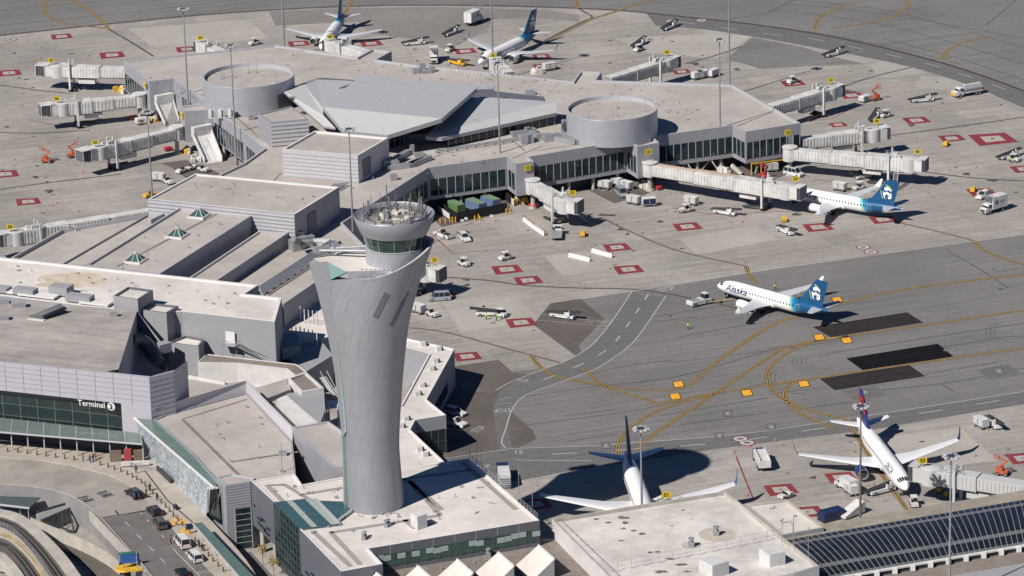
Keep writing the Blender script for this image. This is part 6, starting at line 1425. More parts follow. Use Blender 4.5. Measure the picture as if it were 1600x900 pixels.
    # landing gear
    for nm, x, ys, r_ in (('landing_gear', L/2-g['ng'], (.28, -.28), .3), ('landing_gear', xw-g['rc']*.72, None, .48)):
        for side in ((0,) if ys else (1, -1)):
            b = MB(); yy = side*g['track']; zt = g['zc']-H*.35
            b.tube((x, yy, r_), (x, yy*.9, zt), .12, n=8)
            lg = b.build(nm, M_galv, t); b = MB()
            for o in (.28, -.28): b.tube((x, yy+o-.11, r_), (x, yy+o+.11, r_), r_, n=14)
            b.build('wheel', M_black, lg)
    if g.get('name'):
        s_, sz, d0, am, shr, mt_ = g['name']
        for sd in (1, -1): b = MB(); text_on(F_, b, s_, sz, d0, am, sd, shr, .02); b.build('title_lettering', mt_, t)
    if g.get('radome'):
        b = MB(); d = L*.55; c = F_.p(d, 0, -.05); b.loft([[c+Vector((math.cos(2*math.pi*i/16)*1.3*q, math.sin(2*math.pi*i/16)*.55*q, z)) for i in range(16)] for q, z in ((1, 0), (.8, .22), (.3, .3))], 0, c1=True); b.build('antenna_fairing', M_plane, t, smooth=60)
    return t
WHT = (.78, .77, .76); BL = (.008, .066, .165)
E175 = dict(L=33.4, W=3.05, H=3.35, zc=2.85, wx=11.6, rc=5.9, tc=1.5, span=28.6, sweep=R(25), wl=1.9, cant=.5, eng=(4.5, 10.3, .97, 3.7, 1.6), ht=(28.4, 3.75, 10.6, 3.2, 1.3), fin=(24.2, 4.2, 6.9, 3.4, 10.3), fsweep=5.2,
            nwin=22, wd0=6.0, wd1=23.6, ng=3.0, track=2.6, wingmat=M_wing, wlmat=mat('winglet_white', (.70, .70, .71), .3), engmat=M_plane, finmat=livery('alaska_fin_paint', [(-2, (.02, .17, .32)), (6, (.010, .085, .20)), (16, BL)], 1, 0), htmat=M_wing,
            body=livery('alaska_body_paint', [(0, WHT), (7.4, WHT), (7.9, (.58, .70, .38)), (8.4, (.20, .50, .58)), (9.1, (.02, .19, .35)), (10.6, (.010, .085, .20)), (20, BL)], 1.0, -.62),
            name=('Alaska', 2.45, 3.7, 1.36, .30, mat('title_blue', (.012, .055, .17), .35)))
A220 = dict(L=36.6, W=3.5, H=3.7, zc=3.1, wx=13.4, rc=6.4, tc=1.6, span=34.4, sweep=R(24), wl=2.3, cant=.55, eng=(5.6, 11.6, 1.2, 4.0, 1.75), ht=(31.4, 3.9, 12.2, 3.4, 1.4), fin=(27.4, 4.7, 6.4, 2.8, 11.2), fsweep=5.4,
            nwin=30, wd0=6.6, wd1=27.0, ng=3.4, track=3.2, wingmat=M_wingw, wlmat=M_navy, engmat=mat('engine_blue', (.012, .03, .14), .3), finmat=mat('tail_navy', (.012, .03, .13), .35), body=M_plane, name=('DELTA', 1.45, 5.6, .92, .05, mat('title_navy', (.02, .03, .12), .35)), radome=True, wang=72)
B757 = dict(L=46.6, W=3.7, H=4.0, zc=4.2, wx=17.6, rc=7.8, tc=1.9, span=39.4, sweep=R(25), wl=2.6, cant=.45, eng=(6.4, 14.6, 1.3, 4.6, 2.2), ht=(40.6, 5.2, 15.0, 4.2, 1.6), fin=(36.2, 6.0, 8.0, 3.2, 13.4), fsweep=6.6,
            nwin=36, wd0=7, wd1=36, ng=5, track=3.6, wingmat=M_wingw, wlmat=mat('winglet_blue', (.05, .10, .22), .3), engmat=M_plane, finmat=mat('tail_dark_navy', (.025, .04, .11), .35), body=M_plane, htmat=M_wingw)
def place(spec, nose, tail, zn, zt, along=None):
    "position and heading from two points of the picture (nose tip, tail cone)"
    A, B = P(*nose, zn), P(*tail, zt); d = (A-B).to_2d().normalized(); h = math.atan2(d.y, d.x)
    c = (A.to_2d()-d*spec['L']/2) if along != 'tail' else (B.to_2d()+d*spec['L']/2)
    return (c.x, c.y, 0), h
p_, h_ = place(E175, (1121, 446), (1302, 489), 2.4, 3.5); airliner('white regional jet with blue portrait tail on the open taxiway, hooked to a tug', E175, p_, h_, group='regional jets with a portrait tail')
p_, h_ = place(E175, (1262, 303.5), (1409, 327.5), 3.0, 3.5, 'tail'); airliner('white regional jet with blue portrait tail parked with its nose in a jet bridge', E175, p_, h_, group='regional jets with a portrait tail')
p_, h_ = place(E175, (748, 99), (846, 46.5), 2.4, 3.5); airliner('white regional jet nosed in at a far gate, portrait tail, beside the baggage carts', E175, p_, h_, group='regional jets with a portrait tail')
p_, h_ = place(E175, (502, 76), (531, 31), 2.4, 3.5); airliner('white regional jet behind the concourse with its blue fin cut by the top edge', E175, p_, h_, group='regional jets with a portrait tail')
p_, h_ = place(A220, (1417, 763), (1342, 657), 2.8, 3.9); airliner('white airliner with navy engines and red and blue fin parked before the glazed vault', A220, p_, h_, fin='delta')
p_, h_ = place(B757, (1003, 786), (977, 706), 4.2, 5.2, 'tail'); airliner('white airliner with navy fin, its front hidden behind the white roof', B757, p_, h_, fin=None)
# ---------------- jet bridges ----------------
M_jb = mat('jet_bridge_white', (.585, .575, .555), .5, var=.10, vs=.6, dirt=.18, ds=.3)
M_jbg = mat('jet_bridge_grey', (.47, .465, .46), .5, var=.06, vs=.6)
M_rust = mat('rusted_white', (.50, .36, .26), .7, var=.25, vs=.5)
def jetbridge(label, rot, cab, zr=7.4, split=.5, num='', three=False, mt=None, cabdir=None, sign=True, rust=False, acc=True, zlow=None, nobase=False, drive=.86, stair=0, hood=False):
    mt = mt or M_jb; A, B = P(*rot, zr), P(*cab, zr-.2); d = (B-A); L = d.to_2d().length; h = math.atan2(d.y, d.x)
    t = thing('jet_bridge', label, 'jet bridge', (A.x, A.y, 0), h, 'jet bridges around the concourse', local=True)
    zt = zr-.25
    if not nobase:
        b = MB(); b.lathe((0, 0, 0), [(1.75, zt-3.3), (1.75, zt), (1.95, zt+.02), (1.95, zt+.28), (0, zt+.36)], 20); b.build('rotunda', [mt], t, smooth=40)
        b = MB(); b.tube((0, 0, 0), (0, 0, zt-3.3), .55, n=12); b.tube((0, 0, 0), (0, 0, .5), 1.1, n=12); b.build('pedestal', M_concw, t)
    cuts = [0, .33, .64, 1] if three else [0, split, 1]
    x0, x1 = 1.2, L-2.6; Hs = 2.85
    for i in range(len(cuts)-1):
        xa, xb = x0+(x1-x0)*cuts[i], x0+(x1-x0)*cuts[i+1]; g_ = .14*i; hw = 1.42+g_; zb, zu = zt-Hs-g_*1.6, zt-.25+g_
        b = MB(); b.box(((xa+xb)/2, 0, (zb+zu)/2), (xb-xa, 2*hw, zu-zb)); tu = b.build('tunnel_section', M_jb if mt is M_jb else mt, t)
        b = MB(); n = max(3, int((xb-xa)/.82))
        for k in range(n):
            x = xa+(k+.5)*(xb-xa)/n
            for sd in (1, -1): b.box((x, sd*(hw+.045), (zb+zu)/2+.05), ((xb-xa)/n*.48, .09, (zu-zb)*.80))
        b.build('corrugated_rib', mt, tu)
        b = MB(); b.box((xa+.08, 0, (zb+zu)/2), (.16, 2*hw+.25, zu-zb+.24)); b.build('end_frame', M_jbg, tu)
        if rust and i < len(cuts)-2: b = MB(); b.box(((xa+xb)/2, .55, zu+.02), (xb-xa-.4, 1.3, .06)); b.build('roof_rust', M_rust, tu)
        b = MB(); 
        for sd in (1, -1): b.box(((xa+xb)/2, sd*(hw-.25), zb-.12), (xb-xa, .18, .24))
        b.build('floor_rail', M_dark, tu)
    # lift columns and bogie
    xd = x0+(x1-x0)*drive
    b = MB()
    for sd in (1, -1): b.box((xd, sd*1.95, 4.5), (.5, .5, 8.0-.6))
    b.box((xd, 0, zt-Hs-.75), (.6, 4.2, .5)); b.build('lift_column', mt, t)
    b = MB(); b.box((xd, 0, 1.0), (.9, 3.6, .5)); b.bar((xd-.3, -1.2, 1.0), (xd-5.5, -1.6, .5), .35, .5); b.bar((xd-.3, 1.2, 1.0), (xd-1.5, 1.6, .6), .35, .5); b.build('bogie', M_dark, t)
    b = MB()
    for sd in (1, -1):
        for o in (-.3, .3): b.tube((xd, sd*1.3+o-.2, .55), (xd, sd*1.3+o+.2, .55), .55, n=14)
    b.build('wheel', M_black, t)
    if acc: b = MB(); b.box((xd-4.5, 0, zt-Hs-1.35), (4.6, 1.9, 1.3)); b.build('air_unit', mt, t)
    # cab: turret, hood, bellows
    cd = (cabdir-h) if cabdir is not None else 0.0; cx = L-1.3; c_, s_ = math.cos(cd), math.sin(cd)
    def cp(u, v): return (cx+u*c_-v*s_, u*s_+v*c_)
    b = MB(); b.lathe((cx-.3, 0, 0), [(2.15, zt-3.3), (2.15, zt+.02), (1.8, zt+.2), (0, zt+.28)], 24); b.build('cab_turret', M_jbg if mt is M_jb else mt, t, smooth=40)
    b = MB()
    x, y = cp(1.9, 0); b.box((x, y, zt-1.45), (2.6, 3.3, 3.0), cd); b.build('cab', mt, t)
    b = MB()
    for k in range(4): x, y = cp(3.15+k*.26, 0); b.box((x, y, zt-1.35), (.14, 3.5, 3.0), cd)
    if hood:
        for k in range(3): x, y = cp(4.2+k*.55, 0); b.box((x, y, zt-1.35), (.14, 3.4, 2.9), cd)
        x, y = cp(4.9, 0); b.box((x, y, zt-1.4), (1.9, 3.1, 2.5), cd); h2 = MB(); x, y = cp(4.3, 0); h2.box((x, y, zt+.12), (3.0, 3.6, .14), cd)
        for sd in (1, -1):
            for u_ in (3.2, 5.7): x, y = cp(u_, sd*1.75); h2.box((x, y, zt-1.4), (.16, .16, 3.0), cd)
        h2.build('hood_frame', mt, t)
    b.build('bellows', mat('bellows_grey', (.10, .105, .115), .7), t)
    b = MB(); x, y = cp(3.3, 0); b.box((x, y, zt-2.95), (1.6, 3.2, .18), cd); x, y = cp(3.0, 0); b.box((x, y, zt+.2), (2.0, 3.5, .12), cd); b.build('hood', mt, t)
    b = MB(); b.box((xd+1.0, .6, zt+.45), (1.6, 1.2, .8)); b.box((xd+2.4, -.5, zt+.3), (.9, .8, .6)); b.tube((xd+.2, .9, zt), (xd+.2, .9, zt+2.0), .22, n=8); b.tube((xd-.6, -.7, zt), (xd-.6, -.7, zt+1.3), .1, n=6); b.build('roof_unit', mt, t)
    b = MB()
    for sd in (1, -1):
        for h_ in (.5, 1.0): b.bar((xd-1.5, sd*1.2, zt+h_), (xd+3.0, sd*1.2, zt+h_), .06)
        for k in range(5): b.bar((xd-1.5+k*1.12, sd*1.2, zt-.1), (xd-1.5+k*1.12, sd*1.2, zt+1.0), .06)
    b.build('roof_railing', M_galv, t)
    if stair:
        b = MB()
        for k in range(12): b.box((xd+2.2+k*.05, stair*(2.3+k*.32), zt-Hs-.3-k*.33), (1.0, .3, .08))
        for o in (-.5, .5): b.bar((xd+2.2+o, stair*2.1, zt-Hs-.2), (xd+2.7+o, stair*6.0, .3), .1, .2); b.bar((xd+2.2+o, stair*2.1, zt-Hs+.8), (xd+2.7+o, stair*6.0, 1.3), .06)
        b.build('service_stair', M_galv, t)
    if sign:
        x, y = cp(1.3, .9); q = -h; b = MB(); b.box((x, y, zt+1.5), (1.75, .16, 1.1), q+.05); b.bar((x, y, zt+.2), (x, y, zt+.9), .12); sg = b.build('gate_sign', M_signy, t)
        if num:
            vv, ff = text_mesh(num, 1.0, bold=.03); ca, sa = math.cos(q+.05), math.sin(q+.05); b = MB(); b.add([(x+v.x*ca+.11*sa, y+v.x*sa-.11*ca, zt+1.5+v.y) for v in vv], ff); b.build('sign_number', M_blk, sg)
    return t
jetbridge('white jet bridge farthest of the three short gates, at the concourse corner', (205, 103), (82, 101), num='57', nobase=True, split=.4, hood=True)
jetbridge('white jet bridge with round pivot, middle of the three short gates, above the covered ramps', (217, 146), (88, 161), num='56', split=.55, three=True, hood=True)
jetbridge('white jet bridge with dark open hood, third short gate, beside the parked orange lifts', (275, 197), (146, 230), num='55', split=.45, three=True, hood=True)
jetbridge('long three-part jet bridge running behind the low hall roof to the edge', (240, 323), (14, 362), zr=7.0, num='58', three=True, nobase=True, hood=True)
jetbridge('white jet bridge cab showing over the far parapet, with no aircraft', (368, 88), (318, 66), num='59', nobase=True, split=.3, acc=False)
jetbridge('bright white jet bridge reaching the jet whose fin is cut by the top edge', (606, 88), (520, 64), num='60', nobase=True, split=.35, acc=False)
jetbridge('short white jet bridge docked to the far jet beside the baggage carts', (798, 112), (776, 94), num='61', nobase=True, split=.4, acc=False)
jetbridge('long grey-sided jet bridge behind the second round drum, over an empty stand', (945, 119), (1046, 90), num='62', nobase=True, split=.45, acc=False)
jetbridge('white jet bridge at the concourse end pointing towards the fuel truck, with steel stair', (1197, 163), (1302, 134), num='63', nobase=True, split=.45)
jetbridge('white jet bridge at the concourse corner beside the black belt loader', (1243, 214), (1372, 199), num='64', nobase=True, split=.42)
jetbridge('longest white jet bridge, free of aircraft, reaching over the hatched bay', (1234, 229), (1432, 247), num='65', three=True, stair=-1)
jetbridge('rust-streaked white jet bridge docked to the portrait-tailed jet', (1015, 253), (1240, 290), num='24', three=True, rust=True)
jetbridge('short stubby jet bridge with rounded cab beside the dumpster yard', (832, 280), (888, 313), num='23', split=.35, cabdir=dirn((885, 318), (915, 322)), stair=1)
jetbridge('jet bridge mostly hidden behind the control tower, only its cab showing', (610, 405), (676, 417), num='22', split=.4)
jetbridge('grey jet bridge docked to the airliner with navy engines', (1640, 757), (1444, 728), zr=7.8, mt=M_jbg, num='53', split=.6, drive=.8)
jetbridge('jet bridge peeping over the white building beside the navy-tailed airliner', (1110, 800), (1046, 782), zr=9.0, num='51', nobase=True, acc=False)
def ramp(px, label):
    tl, tr, br, bl = [P(x, y, z) for (x, y), z in zip(px, (5.6, 5.6, .2, .2))]; t = thing('covered_ramp', label, 'ramp', (bl+br)/2, group='white covered ramps'); up = Vector((0, 0, 1))
    b = MB(); b.poly([bl, br, tr, tl]); b.add([tl, tr, br, bl, tl-up*.6, tr-up*.6, br-up*.2, bl-up*.2], [[0, 3, 7, 4], [1, 5, 6, 2], [3, 2, 6, 7]]); b.build('deck', M_white, t)
    b = MB()
    for a_, c_ in ((tl, bl), (tr, br)): b.add([a_, c_, c_+up*1.2, a_+up*1.2, a_+Vector((.2, .2, 0)), c_+Vector((.2, .2, 0)), c_+Vector((.2, .2, 1.2)), a_+Vector((.2, .2, 1.2))], [[0, 1, 2, 3], [7, 6, 5, 4], [3, 2, 6, 7], [1, 5, 6, 2]])
    b.build('side_panel', M_white, t)
    b = MB()
    for f in (.33, .66): b.bar(tl+(tr-tl)*f+up*.05, bl+(br-bl)*f+up*.05, .12, .08)
    b.build('tread_strip', M_jbg, t)
    b = MB(); b.box(((tl.x+tr.x)/2, (tl.y+tr.y)/2+.8, 6.6), ((tr-tl).length, 1.6, 2.6), math.atan2((tr-tl).y, (tr-tl).x)); b.build('top_box', M_white, t)
ramp([(243, 164), (270, 159), (280, 191), (258, 197)], 'white covered ramp down from the concourse, above the second short gate')
ramp([(301, 214), (330, 208), (347, 252), (320, 256)], 'white covered ramp down from the concourse, beside the parked white tugs')
# ---------------- vehicles and small things on the apron ----------------
def dirn(a, b, z=0):
    A, B = P(*a, z), P(*b, z); d = B-A; return math.atan2(d.y, d.x)
def wheels(t, xs, yw, r, wd=.28, hub=True):
    for x in xs:
        for sd in (1, -1):
            b = MB(); b.tube((x, sd*yw-wd/2, r), (x, sd*yw+wd/2, r), r, n=14); b.tube((x, sd*(yw+wd/2), r), (x, sd*(yw+wd/2+.02), r), r*.55, n=10, m=1); b.build('wheel', [M_black, M_galv], t)
def start(name, label, cat, px, front, group=None, z=0.0, shift=0):
    c = P(px[0], px[1], z); return thing(name, label, cat, c, dirn(px, front, z), group, local=True)
def car(label, px, front, paint, kind='suv', z=0.0, cat='car', group=None, openhatch=False):
    D = dict(suv=(4.8, 1.95, 1.75, .98), sedan=(4.7, 1.85, 1.42, .88), van=(5.3, 2.05, 2.1, 1.1), pickup=(5.9, 2.0, 1.85, 1.05), minivan=(5.1, 2.0, 1.75, .95))[kind]
    L, W, H, bl = D; t = start('parked_'+('car' if cat == 'car' else cat.split()[-1]), label, cat, px, front, group, z); h = L/2; w_ = W/2
    b = MB(); pr = [(-h, .38), (-h+.05, bl-.1), (-h+.15, bl), (h*.42, bl), (h-.25, bl-.16), (h, bl-.35), (h, .34), (h-.2, .24), (-h+.2, .24)]
    b.extr(pr, -w_, w_, 0, [.06, .05, .10, .10, .12, .10, .10, .08, .05]); b.build('body', paint, t, smooth=30)
    x0, x1 = {'suv': (-h+.12, h*.40), 'sedan': (-h*.62, h*.42), 'van': (-h+.1, h*.62), 'pickup': (-h*.05, h*.50), 'minivan': (-h+.12, h*.58)}[kind]
    r0, r1 = x0+(.25 if kind in ('van', 'suv', 'minivan') else .55), x1-(.75 if kind != 'van' else .7)
    lo = [(x0, -w_+.1), (x1, -w_+.12), (x1, w_-.12), (x0, w_-.1)]; hi = [(r0, -w_+.28), (r1, -w_+.28), (r1, w_-.28), (r0, w_-.28)]
    b = MB(); b.add([(x, y, bl) for x, y in lo]+[(x, y, H-.06) for x, y in hi], [[i, (i+1) % 4, 4+(i+1) % 4, 4+i] for i in range(4)]); b.build('window', M_win, t)
    b = MB(); b.add([(x, y, H-.07) for x, y in hi]+[(x*.98, y*.94, H) for x, y in hi], [[i, (i+1) % 4, 4+(i+1) % 4, 4+i] for i in range(4)]); b.poly([(x*.98, y*.94, H) for x, y in hi])
    for f in (0, .34, .66, 1):
        for sd in (1, -1):
            xb, xt = x0+(x1-x0)*f, r0+(r1-r0)*f; b.bar((xb, sd*(w_-.10), bl), (xt, sd*(w_-.27), H-.04), .09, .06)
    b.build('roof', paint, t)
    wheels(t, (-h*.60, h*.62), w_-.12, .35, .24)
    for sd in (1, -1):
        b = MB(); b.box((h-.06, sd*(w_-.35), bl-.33), (.14, .42, .16)); b.build('headlight', M_wht, t); b = MB(); b.box((-h+.05, sd*(w_-.2), bl-.12), (.1, .22, .34)); b.build('tail_light', M_tail, t)
    if kind == 'pickup': b = MB(); b.box((-h*.52, 0, bl+.005), (h*.82, W-.4, .02)); b.build('cargo_bed', M_dark, t)
    if openhatch: b = MB(); b.add([(-h+.2, -w_+.2, H), (-h+.2, w_-.2, H), (-h-.75, w_-.25, H+.25), (-h-.75, -w_+.25, H+.25)], [[0, 1, 2, 3], [3, 2, 1, 0]]); b.build('open_tailgate', paint, t)
    b = MB()
    for sd in (1, -1): b.box((x1-.35, sd*(w_+.04), bl+.08), (.18, .2, .14))
    b.build('mirror', paint, t); return t
def box_truck(label, px, front, L=7.2, group='white catering trucks on the apron', mark=True):
    t = start('box_truck', label, 'truck', px, front, group); h = L/2
    b = MB(); b.box((0, 0, .75), (L, 1.0, .3)); b.build('chassis', M_dark, t)
    b = MB(); b.box((-1.1, 0, 2.6), (L-2.4, 2.55, 3.0)); bx = b.build('cargo_box', M_white, t)
    b = MB()
    for sd in (1, -1):
        b.lathe((0, 0, 0), [(0, 0)], 3) if False else None
        b.poly([(.1+.55*math.cos(k*.3927)*(1), sd*1.29, 2.7+.55*math.sin(k*.3927)) for k in range(16)])
        for k in range(2): b.poly([(-1.0, sd*1.29, 2.55+k*.28), (-2.6, sd*1.29, 2.55+k*.28), (-2.6, sd*1.29, 2.65+k*.28), (-1.0, sd*1.29, 2.65+k*.28)])
    if mark: b.build('side_emblem', M_walld, bx)
    b = MB(); b.extr([(h-2.1, .6), (h-2.1, 2.5), (h-1.2, 2.5), (h-.75, 1.65), (h, 1.45), (h, .55)], -1.05, 1.05, 0, [0, .12, .12, .05, .05, 0]); cb = b.build('cab', M_white, t)
    b = MB(); b.add([(h-1.17, -.9, 2.4), (h-1.17, .9, 2.4), (h-.74, 1.0, 1.68), (h-.74, -1.0, 1.68)], [[0, 3, 2, 1]]); b.build('windscreen', M_win, cb); b = MB(); b.box((h+.02, 0, 1.0), (.08, 1.5, .6)); b.build('grille', M_dark, cb)
    for sd in (1, -1): b = MB(); b.box((h-1.6, sd*1.0, 2.0), (.75, .1, .6)); b.build('side_window', M_win, cb)
    b = MB(); b.box((h-1.5, 0, 4.2), (1.7, 2.3, .12)); b.bar((h-2.3, 1.1, 4.2), (h-.7, 1.1, 4.2), .06); b.bar((h-2.3, 1.1, 4.9), (h-.7, 1.1, 4.9), .06); b.bar((h-.7, -1.1, 4.9), (h-.7, 1.1, 4.9), .06)
    for x, y in ((h-.7, 1.1), (h-.7, -1.1), (h-2.2, 1.1)): b.bar((x, y, 4.2), (x, y, 4.9), .06)
    b.build('loading_platform', M_galv, t); wheels(t, (-h*.55, h*.62), 1.05, .48, .32); return t
def fuel_truck(label, px, front):
    t = start('fuel_truck', label, 'truck', px, front); L = 9.0; h = L/2
    b = MB(); b.box((-.3, 0, .8), (L-.6, 1.0, .3)); b.build('chassis', M_dark, t)
    b = MB(); b.loft([[Vector((x, 1.2*s*math.sin(-2*math.pi*i/20), 2.0+.85*s*math.cos(2*math.pi*i/20))) for i in range(20)] for x, s in ((1.4, .85), (1.3, 1), (-h+.3, 1), (-h+.2, .85))], 0, c0=True, c1=True); b.build('tank', M_silv, t, smooth=50)
    b = MB(); b.box((-1.5, 0, 2.95), (5.4, .9, .18)); b.box((-1.5, 0, 1.15), (5.6, 2.3, .35)); b.build('tank_walkway', M_white, t)
    b = MB(); b.extr([(1.7, .6), (1.7, 2.6), (2.8, 2.6), (3.3, 1.75), (h, 1.6), (h, .6)], -1.1, 1.1, 0, [0, .12, .12, .05, .1, 0]); cb = b.build('cab', M_white, t)
    b = MB(); b.add([(2.83, -.95, 2.5), (2.83, .95, 2.5), (3.32, 1.02, 1.78), (3.32, -1.02, 1.78)], [[0, 3, 2, 1]]); b.build('windscreen', M_win, cb); b = MB(); b.box((h+.03, 0, 1.05), (.1, 1.9, .8)); b.build('grille', M_yelm, cb)
    for sd in (1, -1): b = MB(); b.box((2.35, sd*1.05, 2.1), (.8, .1, .6)); b.build('side_window', M_win, cb)
    wheels(t, (-h*.72, -h*.48, h*.62), 1.08, .52, .34); b = MB(); b.box((-h+.1, 0, 1.3), (.5, 2.2, 1.0)); b.build('hose_cabinet', M_redm, t)
def belt_loader(label, px, front, paint=None, tilt=.10):
    t = start('belt_loader', label, 'belt loader', px, front, 'belt loaders on the apron'); paint = paint or M_white
    b = MB(); b.extr([(-2.9, .4), (-2.9, .95), (-.6, .95), (1.2, 1.0), (2.9, .9), (2.95, .4)], -.85, .85, 0, [0, .05, .05, .05, .1, 0]); b.build('body', paint, t)
    b = MB(); A, B = Vector((-3.9, .15, 1.15-tilt*3)), Vector((4.3, .15, 1.3+tilt*5)); b.bar(A, B, .9, .22); b.build('conveyor', M_dark, t)
    b = MB()
    for sd in (-.48, .48): b.bar(A+Vector((0, sd, .1)), B+Vector((0, sd, .1)), .09, .34)
    b.build('side_rail', M_dark, t)
    b = MB(); b.box((1.5, -.62, 1.35), (1.3, .55, .9)); b.box((1.9, -.55, 1.9), (.1, .5, .5)); b.build('driver_cab', paint, t); b = MB(); b.box((1.2, -.6, 1.95), (.5, .5, .3)); b.build('seat', M_black, t); wheels(t, (-1.9, 1.9), .80, .38, .24)
def tug(label, px, front, paint=None, roof=True, group='baggage tugs on the apron', s=1.0):
    t = start('baggage_tug', label, 'tug', px, front, group); paint = paint or M_white
    b = MB(); b.extr([(-1.6, .35), (-1.6, .95), (-.3, .95), (-.25, .8), (.35, .8), (.5, 1.15), (1.55, 1.0), (1.65, .4)], -.75, .75, 0, [0, .04, .04, 0, 0, .06, .1, 0]); b.build('body', paint, t)
    b = MB(); b.box((-.15, 0, .98), (.55, 1.1, .2)); b.box((-.45, 0, 1.25), (.14, 1.1, .5)); b.build('seat', M_black, t)
    if roof:
        b = MB(); b.box((0, 0, 2.0), (1.7, 1.4, .08)); b.build('canopy', paint, t); b = MB()
        for x in (-.75, .65):
            for y in (-.62, .62): b.bar((x, y, .9), (x, y, 2.0), .07)
        b.bar((.65, -.62, 1.5), (.65, .62, 1.5), .05); b.build('canopy_post', M_dark, t)
    wheels(t, (-1.0, 1.0), .72, .38, .25); return t
def cart(label, px, front, side=None, group='covered baggage carts'):
    t = start('baggage_cart', label, 'baggage cart', px, front, group)
    b = MB(); b.box((0, 0, .62), (3.3, 1.75, .16)); b.bar((1.6, 0, .5), (2.7, 0, .35), .09); b.build('platform', M_galv, t)
    b = MB(); b.box((0, 0, 2.15), (3.4, 1.85, .10)); b.build('canopy_roof', M_white, t)
    b = MB(); b.box((-1.62, 0, 1.4), (.07, 1.75, 1.45)); b.box((1.62, 0, 1.4), (.07, 1.75, 1.45)); b.box((0, 0, 1.4), (.06, 1.7, 1.4)); b.build('end_panel', M_white, t)
    b = MB()
    for sd in (1, -1):
        for x in (-.82, .82): b.box((x, sd*.86, 1.42), (1.35, .05, 1.25))
    b.build('curtain', side or M_jbg, t); wheels(t, (-1.15, 1.15), .72, .26, .18); return t
def gpu(label, px, front, paint=None, cat='ground power cart'):
    sc_ = .62 if paint else 1.0
    t = start('power_cart', label, cat, px, front, 'ground equipment carts'); paint = paint or M_white; t.scale = (sc_,)*3
    b = MB(); b.extr([(-1.7, .5), (-1.7, 1.65), (-1.4, 1.85), (1.4, 1.85), (1.7, 1.5), (1.7, .5)], -.9, .9, 0, [0, 0, .1, .1, 0, 0]); b.build('housing', paint, t)
    b = MB(); b.box((-.5, .91, 1.2), (1.1, .05, .6)); b.box((-.5, -.91, 1.2), (1.1, .05, .6)); b.build('vent_grille', M_walld, t); b = MB(); b.bar((1.7, 0, .5), (2.8, 0, .3), .1); b.build('tow_bar', M_dark, t); wheels(t, (-1.1, 1.1), .8, .32, .2)
def lift(label, px, front, paint=None):
    t = start('boom_lift', label, 'lift', px, front, 'orange lifts on the apron'); paint = paint or M_org
    b = MB(); b.box((0, 0, .75), (2.4, 1.7, .6)); b.box((-.5, 0, 1.3), (1.4, 1.4, .6)); b.build('base', paint, t); wheels(t, (-.85, .85), .8, .42, .28)
    b = MB(); b.bar((-.9, 0, 1.5), (1.0, 0, 2.9), .28, .35); b.bar((1.0, 0, 2.9), (-.8, 0, 3.7), .24, .28); b.build('boom', paint, t)
    b = MB()
    for x in (-1.6, -.8):
        for y in (-.5, .5): b.bar((x, y, 3.3), (x, y, 4.3), .07)
    for z in (3.3, 3.8, 4.3):
        b.bar((-1.6, -.5, z), (-.8, -.5, z), .06); b.bar((-1.6, .5, z), (-.8, .5, z), .06); b.bar((-1.6, -.5, z), (-1.6, .5, z), .06); b.bar((-.8, -.5, z), (-.8, .5, z), .06)
    b.build('basket_rail', paint, t)
def person(label, px, facing=0.0, z=0.0, top=None, legs=None, group='people about the airport', arm=0.0, walk=.12):
    top = top or M_cloth; legs = legs or M_cloth; c = P(px[0], px[1], z); me = bpy.data.meshes.new('person')
    V = [(0, 0, .95), (0, 0, 1.2), (0, 0, 1.42), (0, 0, 1.52), (.02, 0, 1.62), (.02, 0, 1.74), (0, .19, 1.40), (.05, .27, 1.14), (.16, .28, .92+arm), (0, -.19, 1.40), (.02, -.27, 1.14), (.12, -.29, .92), (0, .1, .90), (walk*.6+.03, .11, .50), (walk, .11, .07), (walk+.16, .12, .04), (0, -.1, .90), (-walk*.4, -.11, .50), (-walk, -.11, .07), (-walk+.16, -.12, .04)]
    E_ = [(0, 1), (1, 2), (2, 3), (3, 4), (4, 5), (2, 6), (6, 7), (7, 8), (2, 9), (9, 10), (10, 11), (0, 12), (12, 13), (13, 14), (14, 15), (0, 16), (16, 17), (17, 18), (18, 19)]
    rad = [.15, .15, .15, .065, .10, .095, .075, .055, .045, .075, .055, .045, .10, .075, .055, .045, .10, .075, .055, .045]
    me.from_pydata(V, E_, []); ob = bpy.data.objects.new('person', me); COL.objects.link(ob)
    md = ob.modifiers.new('s', 'SKIN'); sl_ = me.skin_vertices[0].data
    for i, r in enumerate(rad): sl_[i].radius = (r, r)
    sl_[0].use_root = True; ob.modifiers.new('d', 'SUBSURF').levels = 1
    dg = bpy.context.evaluated_depsgraph_get(); m2 = bpy.data.meshes.new_from_object(ob.evaluated_get(dg)); bpy.data.objects.remove(ob); bpy.data.meshes.remove(me)
    m2.materials.clear()
    for q in (legs, top, M_skin): m2.materials.append(q)
    for f in m2.polygons: z_ = f.center.z; f.material_index = 0 if z_ < .93 and abs(f.center.y) < .2 else (2 if z_ > 1.5 or (z_ < .98 and abs(f.center.y) > .22) else 1)
    o = bpy.data.objects.new('person', m2); COL.objects.link(o); o.location = c; o.rotation_euler = (0, 0, facing); tag(o, label, 'person', group)
    b = MB(); b.lathe((-.01, 0, 0), [(.115, 1.66), (.12, 1.74), (.09, 1.83), (0, 1.86)], 10); hr = b.build('hair', mat('hair_dark', (.02, .014, .01), .8)); hr.parent = o
    return o
